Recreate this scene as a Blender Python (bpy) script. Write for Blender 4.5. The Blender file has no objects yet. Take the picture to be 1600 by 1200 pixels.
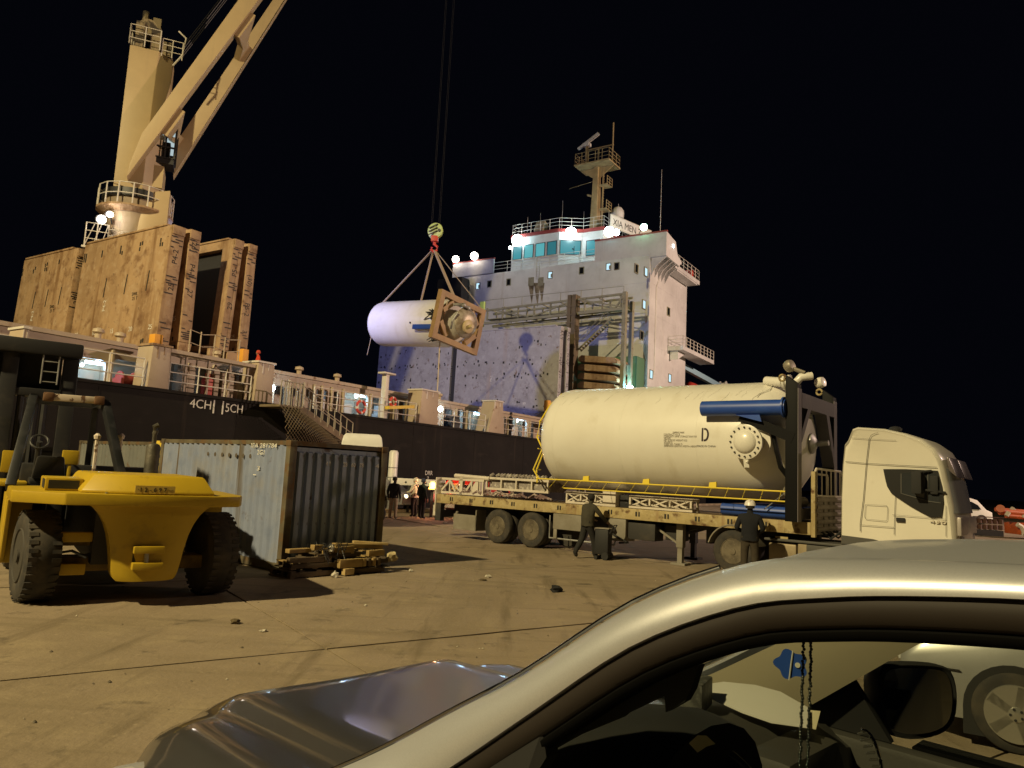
import bpy, bmesh, math, random
from mathutils import Vector as V, Matrix
from math import sin, cos, pi, radians, sqrt, atan, atan2
random.seed(7)
scene = bpy.context.scene
COL = scene.collection
# ------------------------------------------------------------------ camera
FPX, HOR, RS, CH = 1160.0, 742.0, 0.05, 2.12
ROLL = atan(RS); PITCH = atan((HOR-600)*cos(ROLL)/FPX)
fwd = V((0, cos(PITCH), sin(PITCH))); up0 = V((0, -sin(PITCH), cos(PITCH))); r0 = V((1, 0, 0))
rt = cos(ROLL)*r0 + sin(ROLL)*up0; up = -sin(ROLL)*r0 + cos(ROLL)*up0
CP = V((0, 0, CH))
cd = bpy.data.cameras.new('camera'); cam = bpy.data.objects.new('camera', cd); COL.objects.link(cam)
cd.sensor_width = 36; cd.lens = 36*FPX/1600; cd.clip_start = .05; cd.clip_end = 4000
cam.matrix_world = Matrix(((rt.x, up.x, -fwd.x, 0), (rt.y, up.y, -fwd.y, 0), (rt.z, up.z, -fwd.z, CH), (0, 0, 0, 1)))
scene.camera = cam
# ------------------------------------------------------------------ night sky and exposure
w = bpy.data.worlds.new('World'); scene.world = w; w.use_nodes = True
nt = w.node_tree; bg = nt.nodes['Background']
bg.inputs[0].default_value = (.30, .36, .72, 1); bg.inputs[1].default_value = .0036
scene.view_settings.view_transform = 'Standard'; scene.view_settings.look = 'None'
scene.view_settings.exposure = 0; scene.view_settings.gamma = 1; scene.view_settings.use_curve_mapping = False
scene.cycles.use_denoising = True
scene.cycles.max_bounces = 8
scene.cycles.sample_clamp_indirect = 6

def lamp(name, loc, col, power, radius=.3, target=None, angle=None, blend=.6, parent=None):
    d = bpy.data.lights.new(name, 'SPOT' if target is not None else 'POINT')
    d.color = col; d.energy = power; d.shadow_soft_size = radius
    o = bpy.data.objects.new(name, d); COL.objects.link(o); o.location = loc
    if target is not None:
        d.spot_size = radians(angle); d.spot_blend = blend
        o.rotation_euler = (V(target)-V(loc)).to_track_quat('-Z', 'Y').to_euler()
    return o

SODIUM = (1, .81, .42); BLUE = (.40, .42, 1.0); CYAN = (.22, .88, 1.0)
# quay floodlight masts outside the frame (sodium), behind-left of the camera and to the right
lamp('quay_floodlight', (-31, -12.5, 34), SODIUM, 142000, .6, target=(-2, 27, 2), angle=96, blend=1)
lamp('quay_floodlight', (75, 34, 28), (1, .70, .53), 190000, .7, target=(4, 62, 12), angle=84, blend=1)
# blue-white ship floodlights on the crane post, aimed aft at the hatch and the bridge front
# (ship frame positions are worked out below: crane post stands near (-20,38))
lamp('crane_floodlight', (-19.0, 40.3, 14.0), BLUE, 11000, .3, target=(.8, 68.1, 13.5), angle=82, blend=.9)

# ------------------------------------------------------------------ geometry helpers
def ray(px, py): return fwd + rt*((px-800)/FPX) - up*((py-600)/FPX)
def ground(px, py, z=0):
    v = ray(px, py); return CP + v*((z-CH)/v.z)
def at_depth(px, py, y):
    v = ray(px, py); return CP + v*(y/v.y)
class Fr:                                    # local frame of a thing: where a sight line meets one of its planes
    def __init__(s, o, ang):
        s.o = V((o[0], o[1], 0)); s.a = radians(ang)
        s.x = V((cos(s.a), sin(s.a), 0)); s.y = V((-sin(s.a), cos(s.a), 0)); s.z = V((0, 0, 1))
    def l(s, p): d = p-s.o; return V((d@s.x, d@s.y, d.z))
    def w(s, p): return s.o + s.x*p[0] + s.y*p[1] + s.z*p[2]
    def pl(s, px, py, n, c):
        v = ray(px, py); p0 = s.o + n*c; return s.l(CP + v*(((p0-CP)@n)/(v@n)))
    def X(s, px, py, c): return s.pl(px, py, s.x, c)
    def Y(s, px, py, c): return s.pl(px, py, s.y, c)

def frame_of(d, up=(0, 0, 1)):
    d = V(d).normalized(); u = V(up)
    if abs(d@u) > .98*u.length: u = V((1, 0, 0))
    x = u.cross(d).normalized(); return x, d.cross(x), d   # right, up, dir

class MB:
    def __init__(s): s.v = []; s.f = []; s.m = []
    def add(s, vs, fs, mi=0):
        b = len(s.v); s.v += [V(p) for p in vs]; s.f += [[b+i for i in f] for f in fs]; s.m += [mi]*len(fs); return s
    def hexa(s, p, mi=0):                    # bottom 4, top 4
        return s.add(p, [(3, 2, 1, 0), (4, 5, 6, 7), (0, 1, 5, 4), (1, 2, 6, 5), (2, 3, 7, 6), (3, 0, 4, 7)], mi)
    def bx(s, x0, x1, y0, y1, z0, z1, mi=0):
        return s.hexa([(x0, y0, z0), (x1, y0, z0), (x1, y1, z0), (x0, y1, z0), (x0, y0, z1), (x1, y0, z1), (x1, y1, z1), (x0, y1, z1)], mi)
    def box(s, c, d, R=None, mi=0):
        h = V(d)*.5; pts = [V((x*h.x, y*h.y, z*h.z)) for z in (-1, 1) for x, y in ((-1, -1), (1, -1), (1, 1), (-1, 1))]
        if R is not None: pts = [R @ p for p in pts]
        return s.hexa([V(c)+p for p in pts], mi)
    def beam(s, p, q, w, h, up=(0, 0, 1), mi=0):
        p, q = V(p), V(q); x, u, d = frame_of(q-p, up); x = x*(w/2); u = u*(h/2)
        return s.hexa([p-x-u, p+x-u, p+x+u, p-x+u, q-x-u, q+x-u, q+x+u, q-x+u], mi)
    def tube(s, p, q, r, r2=None, n=8, mi=0):
        return s.loft([[p, r], [q, r if r2 is None else r2]], n, mi)
    def loft(s, st, n=8, mi=0, up=(0, 0, 1)):
        d = V(st[-1][0])-V(st[0][0]); x, u, d = frame_of(d, up)
        return s.rings([[V(p)+x*(r*cos(2*pi*i/n))+u*(r*sin(2*pi*i/n)) for i in range(n)] for p, r in st], mi)
    def rings(s, R, mi=0, cap=True):
        n = len(R[0]); b = len(s.v)
        for r in R: s.v += [V(p) for p in r]
        fs = []
        for k in range(len(R)-1):
            for i in range(n):
                j = (i+1) % n; fs.append([b+k*n+i, b+k*n+j, b+(k+1)*n+j, b+(k+1)*n+i])
        if cap: fs.append([b+i for i in reversed(range(n))]); fs.append([b+(len(R)-1)*n+i for i in range(n)])
        s.f += fs; s.m += [mi]*len(fs); return s
    def pipe(s, pts, r, n=6, mi=0, closed=False):
        pts = [V(p) for p in pts]; R = []
        for i, p in enumerate(pts):
            a = pts[i-1] if (i > 0 or closed) else p; b = pts[(i+1) % len(pts)] if (i < len(pts)-1 or closed) else p
            d = b-a
            x, u, _ = frame_of(d)
            R.append([p+x*(r*cos(2*pi*k/n))+u*(r*sin(2*pi*k/n)) for k in range(n)])
        if closed: R.append(R[0])
        return s.rings(R, mi, cap=not closed)
    def prism(s, pts, vec, mi=0):
        n = len(pts); vec = V(vec); pts = [V(p) for p in pts]
        return s.add(pts+[p+vec for p in pts], [list(reversed(range(n))), list(range(n, 2*n))]+[(i, (i+1) % n, n+(i+1) % n, n+i) for i in range(n)], mi)
    def lathe(s, prof, o, ax, n=24, mi=0, up=(0, 0, 1)):
        o = V(o); x, u, d = frame_of(ax, up)
        return s.rings([[o+d*t+x*(r*cos(2*pi*i/n))+u*(r*sin(2*pi*i/n)) for i in range(n)] for r, t in prof], mi)
    def grid(s, rows, mi=0):
        b = len(s.v); m = len(rows[0])
        for r in rows: s.v += [V(p) for p in r]
        fs = [[b+i*m+j, b+i*m+j+1, b+(i+1)*m+j+1, b+(i+1)*m+j] for i in range(len(rows)-1) for j in range(m-1)]
        s.f += fs; s.m += [mi]*len(fs); return s
    def mesh(s, name, mats, smooth=None, bevel=0, solid=0):
        me = bpy.data.meshes.new(name)
        me.from_pydata(s.v, [], s.f)
        for k, p in enumerate(me.polygons): p.material_index = s.m[k]
        bm = bmesh.new(); bm.from_mesh(me)
        if solid:
            bmesh.ops.solidify(bm, geom=bm.faces[:], thickness=solid)
        bmesh.ops.recalc_face_normals(bm, faces=bm.faces[:])
        if bevel:
            es = [e for e in bm.edges if len(e.link_faces) == 2 and e.calc_face_angle(0) > .5]
            bmesh.ops.bevel(bm, geom=es, offset=bevel, segments=2, profile=.6, affect='EDGES', clamp_overlap=True)
        bm.to_mesh(me); bm.free()
        if bevel and smooth is None: smooth = 40
        if smooth:
            me.shade_smooth(); me.set_sharp_from_angle(angle=radians(smooth))
        for m in (mats if isinstance(mats, (list, tuple)) else [mats]): me.materials.append(m)
        return me
    def build(s, name, mats, parent=None, smooth=None, bevel=0, solid=0, label=None):
        o = bpy.data.objects.new(name, s.mesh(name, mats, smooth, bevel, solid)); COL.objects.link(o)
        if parent: o.parent = parent
        if label: o['label'] = label
        return o
def thing(name, label, cat, loc=(0, 0, 0), rz=0, group=None):
    o = bpy.data.objects.new(name, None); COL.objects.link(o); o.empty_display_size = .3
    o.location = loc; o.rotation_euler = (0, 0, rz); return tag(o, label, cat, group)
def tag(o, label=None, cat=None, group=None, kind=None):
    if label: o['label'] = label
    if cat: o['category'] = cat
    if group: o['group'] = group
    if kind: o['kind'] = kind
    return o
def part(name, me, parent, label=None):
    o = bpy.data.objects.new(name, me); COL.objects.link(o); o.parent = parent
    if label: o['label'] = label
    return o
def ftext(fr, axis, c, px, py, qx, qy):      # helper for lettering: start and end on a local plane
    f = fr.X if axis == 'x' else fr.Y
    return f(px, py, c), f(qx, qy, c)
def lettering(txt, p, right, upv, size, mat, parent, name='lettering', align='LEFT', depth=.002, width=None, spacing=1.0):
    cu = bpy.data.curves.new('t', 'FONT'); cu.body = txt; cu.size = size; cu.extrude = depth; cu.align_x = align
    cu.space_line = .95; cu.space_character = spacing; cu.resolution_u = 3
    to = bpy.data.objects.new('t', cu); COL.objects.link(to)
    dg = bpy.context.evaluated_depsgraph_get(); me = bpy.data.meshes.new_from_object(to.evaluated_get(dg))
    bpy.data.objects.remove(to); bpy.data.curves.remove(cu)
    r = V(right).normalized(); u = V(upv); u = (u-r*(u@r)).normalized(); nn = r.cross(u)
    sx = 1
    if width and len(me.vertices):
        xs = [v.co.x for v in me.vertices]; sx = width/max(.001, (max(xs)-min(xs)))
    for v in me.vertices: v.co = V(p)+r*(v.co.x*sx)+u*v.co.y+nn*v.co.z
    me.materials.clear(); me.materials.append(mat); me.name = name
    return part(name, me, parent)

# ------------------------------------------------------------------ materials
def M(name, col, rough=.6, metal=0, mott=None, rust=None, streak=None, bump=None, spec=.5, coat=0, emit=None, trans=0, alpha=None, ior=None, dirt=None):
    m = bpy.data.materials.new(name); m.use_nodes = True; n = m.node_tree.nodes; L = m.node_tree.links
    b = n['Principled BSDF']; b.inputs['Roughness'].default_value = rough; b.inputs['Metallic'].default_value = metal
    b.inputs['Specular IOR Level'].default_value = spec
    if coat: b.inputs['Coat Weight'].default_value = coat; b.inputs['Coat Roughness'].default_value = .06
    if trans: b.inputs['Transmission Weight'].default_value = trans
    if ior: b.inputs['IOR'].default_value = ior
    if alpha is not None: b.inputs['Alpha'].default_value = alpha
    if emit: b.inputs['Emission Color'].default_value = (*emit[:3], 1); b.inputs['Emission Strength'].default_value = emit[3]
    tc = n.new('ShaderNodeTexCoord'); cur = None
    def noise(scale, detail=5, stretch=None, off=0, rot=0):
        t = n.new('ShaderNodeTexNoise'); t.inputs['Scale'].default_value = scale; t.inputs['Detail'].default_value = detail; t.inputs['Roughness'].default_value = .6
        mp = n.new('ShaderNodeMapping'); L.new(tc.outputs['Object'], mp.inputs[0]); L.new(mp.outputs[0], t.inputs[0])
        mp.inputs['Location'].default_value = (off, off*1.7, off*.6)
        if stretch: mp.inputs['Scale'].default_value = stretch
        if rot: mp.inputs['Rotation'].default_value = (0, 0, rot)
        return t.outputs[0]
    def ramp(src, lo, hi):
        r = n.new('ShaderNodeMapRange'); r.inputs['From Min'].default_value = lo; r.inputs['From Max'].default_value = hi
        r.clamp = True; L.new(src, r.inputs['Value']); return r.outputs[0]
    def mix(fac, a, c):
        x = n.new('ShaderNodeMix'); x.data_type = 'RGBA'; L.new(fac, x.inputs[0])
        for k, val in ((6, a), (7, c)):
            if isinstance(val, tuple): x.inputs[k].default_value = (*val[:3], 1)
            else: L.new(val, x.inputs[k])
        return x.outputs[2]
    cur = tuple(col)
    fac0 = None
    for q in (mott or []):                   # (scale, other colour, lo, hi[, stretch])
        cur = mix(ramp(noise(q[0], stretch=q[4] if len(q) > 4 else None, off=q[0], rot=q[5] if len(q) > 5 else 0), q[2], q[3]), cur, tuple(q[1]))
    if streak:                               # (colour, scale, lo, hi)
        cur = mix(ramp(noise(streak[1], 4, (1, 1, .06), 3), streak[2], streak[3]), cur, tuple(streak[0]))
    if rust:                                 # (colour, scale, lo, hi)
        fac0 = ramp(noise(rust[1], 8, None, 11), rust[2], rust[3]); cur = mix(fac0, cur, tuple(rust[0]))
        rr = n.new('ShaderNodeMapRange'); rr.inputs['To Min'].default_value = rough; rr.inputs['To Max'].default_value = .9; L.new(fac0, rr.inputs[0]); L.new(rr.outputs[0], b.inputs['Roughness'])
    if dirt:
        cur = mix(ramp(noise(dirt[1], 6, None, 23), dirt[2], dirt[3]), cur, tuple(dirt[0]))
    if isinstance(cur, tuple): b.inputs['Base Color'].default_value = (*cur[:3], 1)
    else: L.new(cur, b.inputs['Base Color'])
    if bump:                                 # (scale, strength, distance)
        bp = n.new('ShaderNodeBump'); bp.inputs['Strength'].default_value = bump[1]; bp.inputs['Distance'].default_value = bump[2]
        L.new(noise(bump[0], 6, bump[3] if len(bump) > 3 else None), bp.inputs['Height']); L.new(bp.outputs[0], b.inputs['Normal'])
    return m
def EM(name, col, s): return M(name, (.04, .04, .04), .3, emit=(*col, s))

MAT = dict(
 dark=M('dark_steel', (.025, .025, .028), .5, bump=(9, .15, .01)),
 black=M('black_rubber', (.018, .018, .018), .8, bump=(30, .3, .004)),
 tyre=M('tyre_rubber', (.03, .028, .026), .85, mott=[(5, (.075, .062, .045), .4, .75)], bump=(25, .3, .006)),
 chrome=M('chrome', (.75, .75, .75), .15, 1),
 steel=M('galvanised_steel', (.42, .42, .42), .45, .6, mott=[(3, (.25, .24, .22), .4, .7)]),
 white=M('white_paint', (.74, .73, .70), .4, mott=[(1.2, (.6, .58, .53), .45, .8)]),
 mark=M('white_marking', (.75, .73, .68), .7, mott=[(9, (.35, .32, .28), .5, .7)]),
 blackmark=M('black_marking', (.02, .018, .015), .7),
 wood=M('pale_timber', (.42, .30, .13), .8, mott=[(2, (.20, .13, .06), .4, .7, (1, 8, 8))], bump=(14, .4, .01)),
 yellow=M('yellow_paint', (.72, .52, .06), .45, mott=[(2, (.5, .34, .05), .5, .8)]),
 glassdark=M('dark_glass', (.012, .014, .016), .06, spec=.6),
 litwin=EM('lit_window', (.55, .85, 1.0), 1.1),
 lampw=EM('lamp_glass_white', (.85, 1.0, 1.0), 30),
 lampo=EM('lamp_glass_warm', (1.0, .88, .74), 30),
 lampg=EM('lamp_glass_green', (.45, 1.0, .72), 16),
)
# ------------------------------------------------------------------ quay and water
S = Fr((-5.5, 40), 57)                        # ship frame: x aft, y inboard, z up
QE = -1.6                                     # quay edge in the ship frame
conc = M('concrete', (.285, .222, .155), .85, mott=[(.35, (.20, .155, .095), .35, .72), (1.7, (.31, .245, .155), .5, .8), (.9, (.20, .155, .098), .52, .72, (1, .16, 1), -.6), (1.3, (.19, .148, .092), .55, .70, (.10, 1.6, 1), .9), (2.2, (.16, .122, .075), .56, .70, (1.2, .12, 1), .15), (11, (.34, .27, .185), .62, .8), (60, (.20, .155, .105), .56, .7)],
         dirt=((.085, .066, .042), 1.9, .60, .74), bump=(16, .8, .012))
conc2 = M('joint_concrete', (.05, .04, .028), .9, bump=(20, .4, .01))
a = S.w((-300, QE, 0)); b = S.w((700, QE, 0)); c = S.w((700, -900, 0)); d = S.w((-300, -500, 0))
gnd = MB(); gnd.prism([(p.x, p.y, -.30) for p in (a, b, c, d)], (0, 0, .28))
GR = gnd.build('ground', conc); tag(GR, kind='structure')
ang = radians(35.0); gx = V((cos(ang), sin(ang), 0)); gy = V((-sin(ang), cos(ang), 0)); g0 = ground(510, 1014) ; g0.z = 0
slabm = {}
ns = 0
SW = 5.6
for i in range(-6, 14):
    for j in range(-5, 12):
        p00 = g0 + gx*(i*SW) + gy*(j*SW); cen = p00+gx*SW/2+gy*SW/2
        if cen.y < -2 or cen.y > 62 or abs(cen.x) > 6+cen.y*.85: continue
        cs = [p00, p00+gx*SW, p00+gx*SW+gy*SW, p00+gy*SW]
        if any(S.l(q).y > QE-.5 for q in cs): continue
        rnd = random.Random(i*71+j); dz = rnd.uniform(-.004, .004)
        g = .014; m = MB(); top = []; bot = []
        # slab with a slightly chipped outline: each edge split in eight
        ring = []
        for e in range(4):
            A, B = cs[e], cs[(e+1) % 4]; inn = (cen-(A+B)/2).normalized()
            for t in range(8):
                k = t/8; ring.append(A.lerp(B, k)+(inn*(g+rnd.choice((0, 0, .002, .006, .016))) if t else (cen-A).normalized()*g*1.4))
        m.add([(p.x, p.y, -.012) for p in ring]+[(p.x, p.y, .0+dz) for p in ring], [list(range(32, 64))]+[(q, (q+1) % 32, 32+(q+1) % 32, 32+q) for q in range(32)])
        m.build('concrete_slab', conc, GR); ns += 1
kb = MB(); kb.bx(-60, 120, QE-.02, QE+.5, -.9, .16)
k = kb.build('kerb', M('kerb_concrete', (.30, .24, .16), .85, mott=[(1, (.18, .14, .09), .4, .7)]), None, bevel=.03); k.location = S.o; k.rotation_euler = (0, 0, S.a); tag(k, kind='structure')
wt = MB(); wt.add([S.w((-800, QE+.4, -2.6)), S.w((1500, QE+.4, -2.6)), S.w((1500, 1500, -2.6)), S.w((-800, 1500, -2.6))], [(0, 1, 2, 3)])
o = wt.build('water', M('harbour_water', (.004, .006, .009), .12, bump=(.8, .4, .15))); tag(o, kind='structure')
# litter on the slabs
def lump(name, label, cat, px, py, size, mat, seed, flat=.5):
    p = ground(px, py); rnd = random.Random(seed); bm = bmesh.new(); bmesh.ops.create_icosphere(bm, subdivisions=2, radius=1)
    for v in bm.verts: v.co *= rnd.uniform(.65, 1.25); v.co.x *= size; v.co.y *= size*.7; v.co.z = max(-.6, v.co.z)*size*flat
    me = bpy.data.meshes.new(name); bm.to_mesh(me); bm.free(); me.materials.append(mat)
    o = bpy.data.objects.new(name, me); COL.objects.link(o); o.location = (p.x, p.y, size*flat*.58); o.rotation_euler = (0, 0, rnd.uniform(0, 6)); tag(o, label, cat); return o
ragm = M('black_rag', (.012, .012, .013), .9); papm = M('pale_litter', (.5, .46, .38), .8); brn = M('brown_litter', (.09, .065, .03), .9)
lump('rag', 'black crumpled rag lying alone on open concrete before the trailer', 'rag', 868, 925, .14, ragm, 1, .55)
lump('debris', 'dark twisted scrap on the concrete below the pallet pile', 'debris', 367, 974, .09, brn, 2, .4)
lump('litter', 'crushed cream paper scrap right of dark twisted scrap', 'litter', 411, 987, .05, papm, 3, .4)
lump('litter', 'pale scrap beside brown leaf litter between container shadow and black rag', 'litter', 763, 903, .07, papm, 4, .6)
lump('litter', 'flat brown scrap beside the pale scrap left of black rag', 'litter', 754, 907, .10, brn, 5, .2)
lump('litter', 'small white scrap out on concrete past the pallet pile', 'litter', 642, 893, .07, papm, 6, .5)
lump('litter', 'tiny pale chip on open concrete below the container shadow', 'litter', 571, 947, .04, papm, 7, .5)
lump('litter', 'white scrap lying behind the trailer tail', 'litter', 695, 818, .13, papm, 8, .3)
# more crumbs that nobody could count
cr = MB(); rnd = random.Random(5)
for _ in range(220):
    y = rnd.uniform(6, 30); x = rnd.uniform(-.65, .35)*y; s = rnd.uniform(.005, .018); p = V((x, y, .004))
    cr.add([p+V((-s, -s, 0)), p+V((s, -s*.6, 0)), p+V((s*.8, s, 0)), p+V((-s*.7, s, 0)), p+V((0, 0, s))], [(0, 1, 4), (1, 2, 4), (2, 3, 4), (3, 0, 4)])
o = cr.build('grit', M('grit', (.12, .10, .07), .9, mott=[(3, (.5, .45, .36), .55, .6)])); tag(o, kind='stuff')
# ------------------------------------------------------------------ the cargo ship
MS = dict(
 hull=M('hull_paint', (.012, .0105, .010), .75, spec=.15, mott=[(.5, (.019, .016, .015), .4, .7), (2.2, (.03, .025, .022), .62, .8, (.25, 1, 1))], streak=((.045, .034, .026), 1.5, .62, .8), bump=(2.2, .25, .03)),
 deck=M('deck_paint', (.10, .05, .035), .8, mott=[(1, (.06, .04, .03), .4, .7)]),
 cream=M('cream_ship_paint', (.45, .36, .26), .55, mott=[(.8, (.36, .28, .20), .4, .8)], rust=((.16, .075, .03), 1.6, .62, .72), streak=((.30, .20, .11), 2.2, .6, .78)),
 white=M('white_ship_paint', (.74, .73, .715), .5, mott=[(.25, (.50, .488, .475), .35, .75), (1.4, (.54, .52, .50), .55, .8)], rust=((.34, .24, .15), .9, .70, .8), streak=((.55, .50, .44), 1.1, .6, .8)),
 hatch=M('hatch_paint', (.40, .265, .15), .65, mott=[(.6, (.28, .18, .10), .4, .7), (3.2, (.44, .32, .21), .5, .75), (1.6, (.21, .12, .06), .54, .70)], rust=((.13, .06, .026), 1.1, .56, .72), streak=((.20, .11, .05), 1.8, .52, .72), dirt=((.07, .04, .022), 4.5, .635, .73), bump=(2.5, .5, .03)),
 hatchg=M('grey_hatch_paint', (.37, .36, .38), .6, mott=[(.6, (.28, .27, .28), .4, .7), (3, (.42, .41, .43), .5, .75), (1.4, (.22, .20, .21), .56, .72)], rust=((.17, .11, .08), 1.7, .62, .70), streak=((.36, .30, .27), 1.5, .6, .8), dirt=((.07, .06, .06), 5.5, .68, .74), bump=(2.5, .3, .02)),
 crane=M('crane_paint', (.48, .365, .205), .5, mott=[(.5, (.40, .30, .165), .4, .75)], rust=((.20, .10, .04), 1.5, .70, .8), streak=((.40, .31, .18), 1.6, .58, .8)),
 red=M('red_oxide_trim', (.30, .045, .04), .6),
 redp=M('red_paint', (.55, .05, .03), .5),
 rail=M('rail_paint', (.62, .58, .52), .5),
 mast=M('mast_paint', (.42, .31, .15), .6, mott=[(1.5, (.30, .22, .11), .4, .7)]),
 green=M('green_deck_paint', (.10, .22, .12), .7),
 gant=M('gantry_paint', (.30, .29, .20), .65, mott=[(1, (.22, .20, .13), .4, .7)], rust=((.10, .06, .03), 2, .62, .7)),
 colm=M('gantry_column_paint', (.15, .115, .065), .7, mott=[(1, (.08, .055, .03), .4, .7)], rust=((.22, .14, .07), 2, .6, .7)),
 orange=M('orange_paint', (.75, .35, .04), .6),
)
SH = thing('cargo_ship', 'dark hulled cargo ship alongside the quay with white bridge house', 'ship', S.o, S.a)
def shp(name, mb, mat, parent=None, **k): return mb.build(name, mat, parent or SH, **k)
BEAM = 23.4; DK = 4.6
R_ = []
for x, b, bot in ((-62, .3, 3.0), (-56, 3.2, -.5), (-48, 7.5, -2.8), (-38, 10.8, -3.2), (-28, 11.7, -3.2), (50, 11.7, -3.2), (56, 9.8, -1)):
    c = BEAM/2; t = DK + (2.2 if x < -40 else 0)
    R_.append([(x, c-b, t), (x, c-b, 0), (x, c-b*.93, bot*.7), (x, c-b*.7, bot), (x, c+b*.7, bot), (x, c+b*.93, bot*.7), (x, c+b, 0), (x, c+b, t)])
hm = MB(); hm.rings(R_)
for z in (2.15, .2):
    hm.bx(-28, 50, -.014, .05, z, z+.035)
for k in range(14): hm.bx(-28+k*5.7, -27.96+k*5.7, -.012, .05, -2.2, 4.5)
hm.bx(-28, 50, -.06, .12, DK-.02, DK+.10)
hull = shp('hull', hm, MS['hull'])
dk = MB(); dk.bx(-40, 50, .1, BEAM-.1, DK-.03, DK+.03); shp('main_deck', dk, MS['deck'])
p, q = S.Y(296, 636, -.016), S.Y(329, 640, -.016)
lettering('4CH', p, (1, 0, 0), (0, 0, 1), .50, MAT['mark'], hull, width=(q-p).x)
p = S.Y(332, 641, -.016); q = S.Y(350, 643, -.016)
for xx_ in (p.x+.05, q.x-.07): tk = MB(); tk.bx(xx_-.03, xx_+.03, -.018, -.002, p.z-.12, p.z+.42); shp('marking_bar', tk, MAT['mark'], hull)
p, q = S.Y(351, 643, -.016), S.Y(378, 645, -.016)
lettering('5CH', p, (1, 0, 0), (0, 0, 1), .50, MAT['mark'], hull, width=(q-p).x)
p = S.Y(664, 742, -.016)
lettering('DRR\n  7', p, (1, 0, 0), (0, 0, 1), .34, MAT['blackmark' if False else 'mark'], hull)
# --- side passage wall with arched openings
WY = 1.7
ops = [(120, 167, 560), (176, 232, 565), (262, 330, 572), (334, 392, 578), (427, 447, 603), (452, 470, 606), (476, 488, 606), (492, 500, 608), (504, 513, 609), (519, 531, 612), (537, 576, 615), (580, 600, 622), (604, 611, 624), (616, 634, 626),
       (637, 643, 627), (646, 652, 628), (692, 708, 637), (713, 727, 639), (730, 753, 641), (757, 764, 645), (786, 791, 650), (794, 824, 652), (828, 850, 656), (856, 880, 660)]
zt = 6.28
ow = []
for a_, b_, y_ in ops:
    p, q = S.Y(a_, y_, WY), S.Y(b_, y_, WY); ow.append((p.x, q.x, min(zt-.22, (p.z+q.z)/2)))
wl = MB(); xs = -30
for k, (x0, x1, zo) in enumerate(ow):
    wl.bx(xs, x0, WY, WY+.16, DK, zt); r = min(.22, (x1-x0)*.35)
    pts = [(x0, zt), (x0, zo-r), (x0+r*.12, zo-r*.5), (x0+r*.5, zo-r*.12), (x0+r, zo), (x1-r, zo), (x1-r*.5, zo-r*.12), (x1-r*.12, zo-r*.5), (x1, zo-r), (x1, zt)]
    wl.prism([(x, WY, z) for x, z in pts], (0, .16, 0)); xs = x1
wl.bx(xs, 32.8, WY, WY+.16, DK, zt)
wl.bx(-30, 32.8, WY-.08, 3.0, zt+.003, zt+.16)
for x0, x1, zo in ow: wl.bx(x0-.10, x0-.02, WY-.14, WY-.003, DK, zt-.2)
shp('passage_wall', wl, MS['cream'], bevel=0)
cm = MB(); cm.bx(-30, 32.8, 3.0, 3.2, DK, 6.5); cm.bx(-30, 32.8, 3.2, 20.2, 6.2, 6.45)
for k in range(40): cm.bx(-29+k*1.55, -28.9+k*1.55, 2.72, 2.997, DK, 6.2)
shp('hatch_coaming', cm, MS['cream'])
# rails on the deck edge
def rail(mb, x0, x1, y0, y1, z, h=1.05, step=1.5, r=.024, n=3):
    L_ = sqrt((x1-x0)**2+(y1-y0)**2); k = max(1, round(L_/step))
    for i in range(k+1):
        t = i/k; x = x0+(x1-x0)*t; y = y0+(y1-y0)*t; mb.tube((x, y, z), (x, y, z+h), r*1.25, n=5)
    for j in range(n): mb.tube((x0, y0, z+h*(j+1)/n), (x1, y1, z+h*(j+1)/n), r, n=5)
posts = [(22, 41, 512, 585), (229, 262, 540, 612), (396, 425, 567, 632), (654, 684, 611, 666), (762, 788, 627, 681)]
px_ = []
for i, (a_, b_, t_, bt_) in enumerate(posts):
    p, q = S.Y(a_, bt_, -.05), S.Y(b_, bt_, -.05); tp = S.Y((a_+b_)/2, t_, -.05); zz = tp.z; wd = (q.x-p.x); px_.append((p.x, q.x))
    m = MB(); dpt = .95; sh = .18 if i in (0, 4) else .04
    m.hexa([(p.x, -.05, DK+.1), (q.x, -.05, DK+.1), (q.x, dpt, DK+.1), (p.x, dpt, DK+.1), (p.x+wd*sh*2, -.05, zz), (q.x-wd*sh, -.05, zz), (q.x-wd*sh, dpt, zz), (p.x+wd*sh*2, dpt, zz)])
    o = shp('lashing_post', m, MS['cream'], bevel=.03)
    m = MB(); m.bx(p.x+wd*sh*2-.05, q.x-wd*sh+.05, -.1, dpt+.05, zz+.003, zz+.08); m.bx(p.x+wd*.3, p.x+wd*.36, -.062, -.053, zz-.45, zz-.02); m.bx(p.x+wd*.62, p.x+wd*.66, -.062, -.053, zz-.3, zz-.02); shp('cap_plate', m, MS['rail'] if i != 1 else MS['hatch'], o)
seg = [-28]+[v for pr in px_ for v in pr]+[44]
for i in range(0, len(seg), 2):
    m = MB(); x0, x1 = seg[i]+.1, seg[i+1]-.1
    if i == 6: x0 += 2.4                                 # gap for the gangway head
    rail(m, x0, x1, .12, .12, DK+.1); shp('deck_rail', m, MS['rail'])
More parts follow.
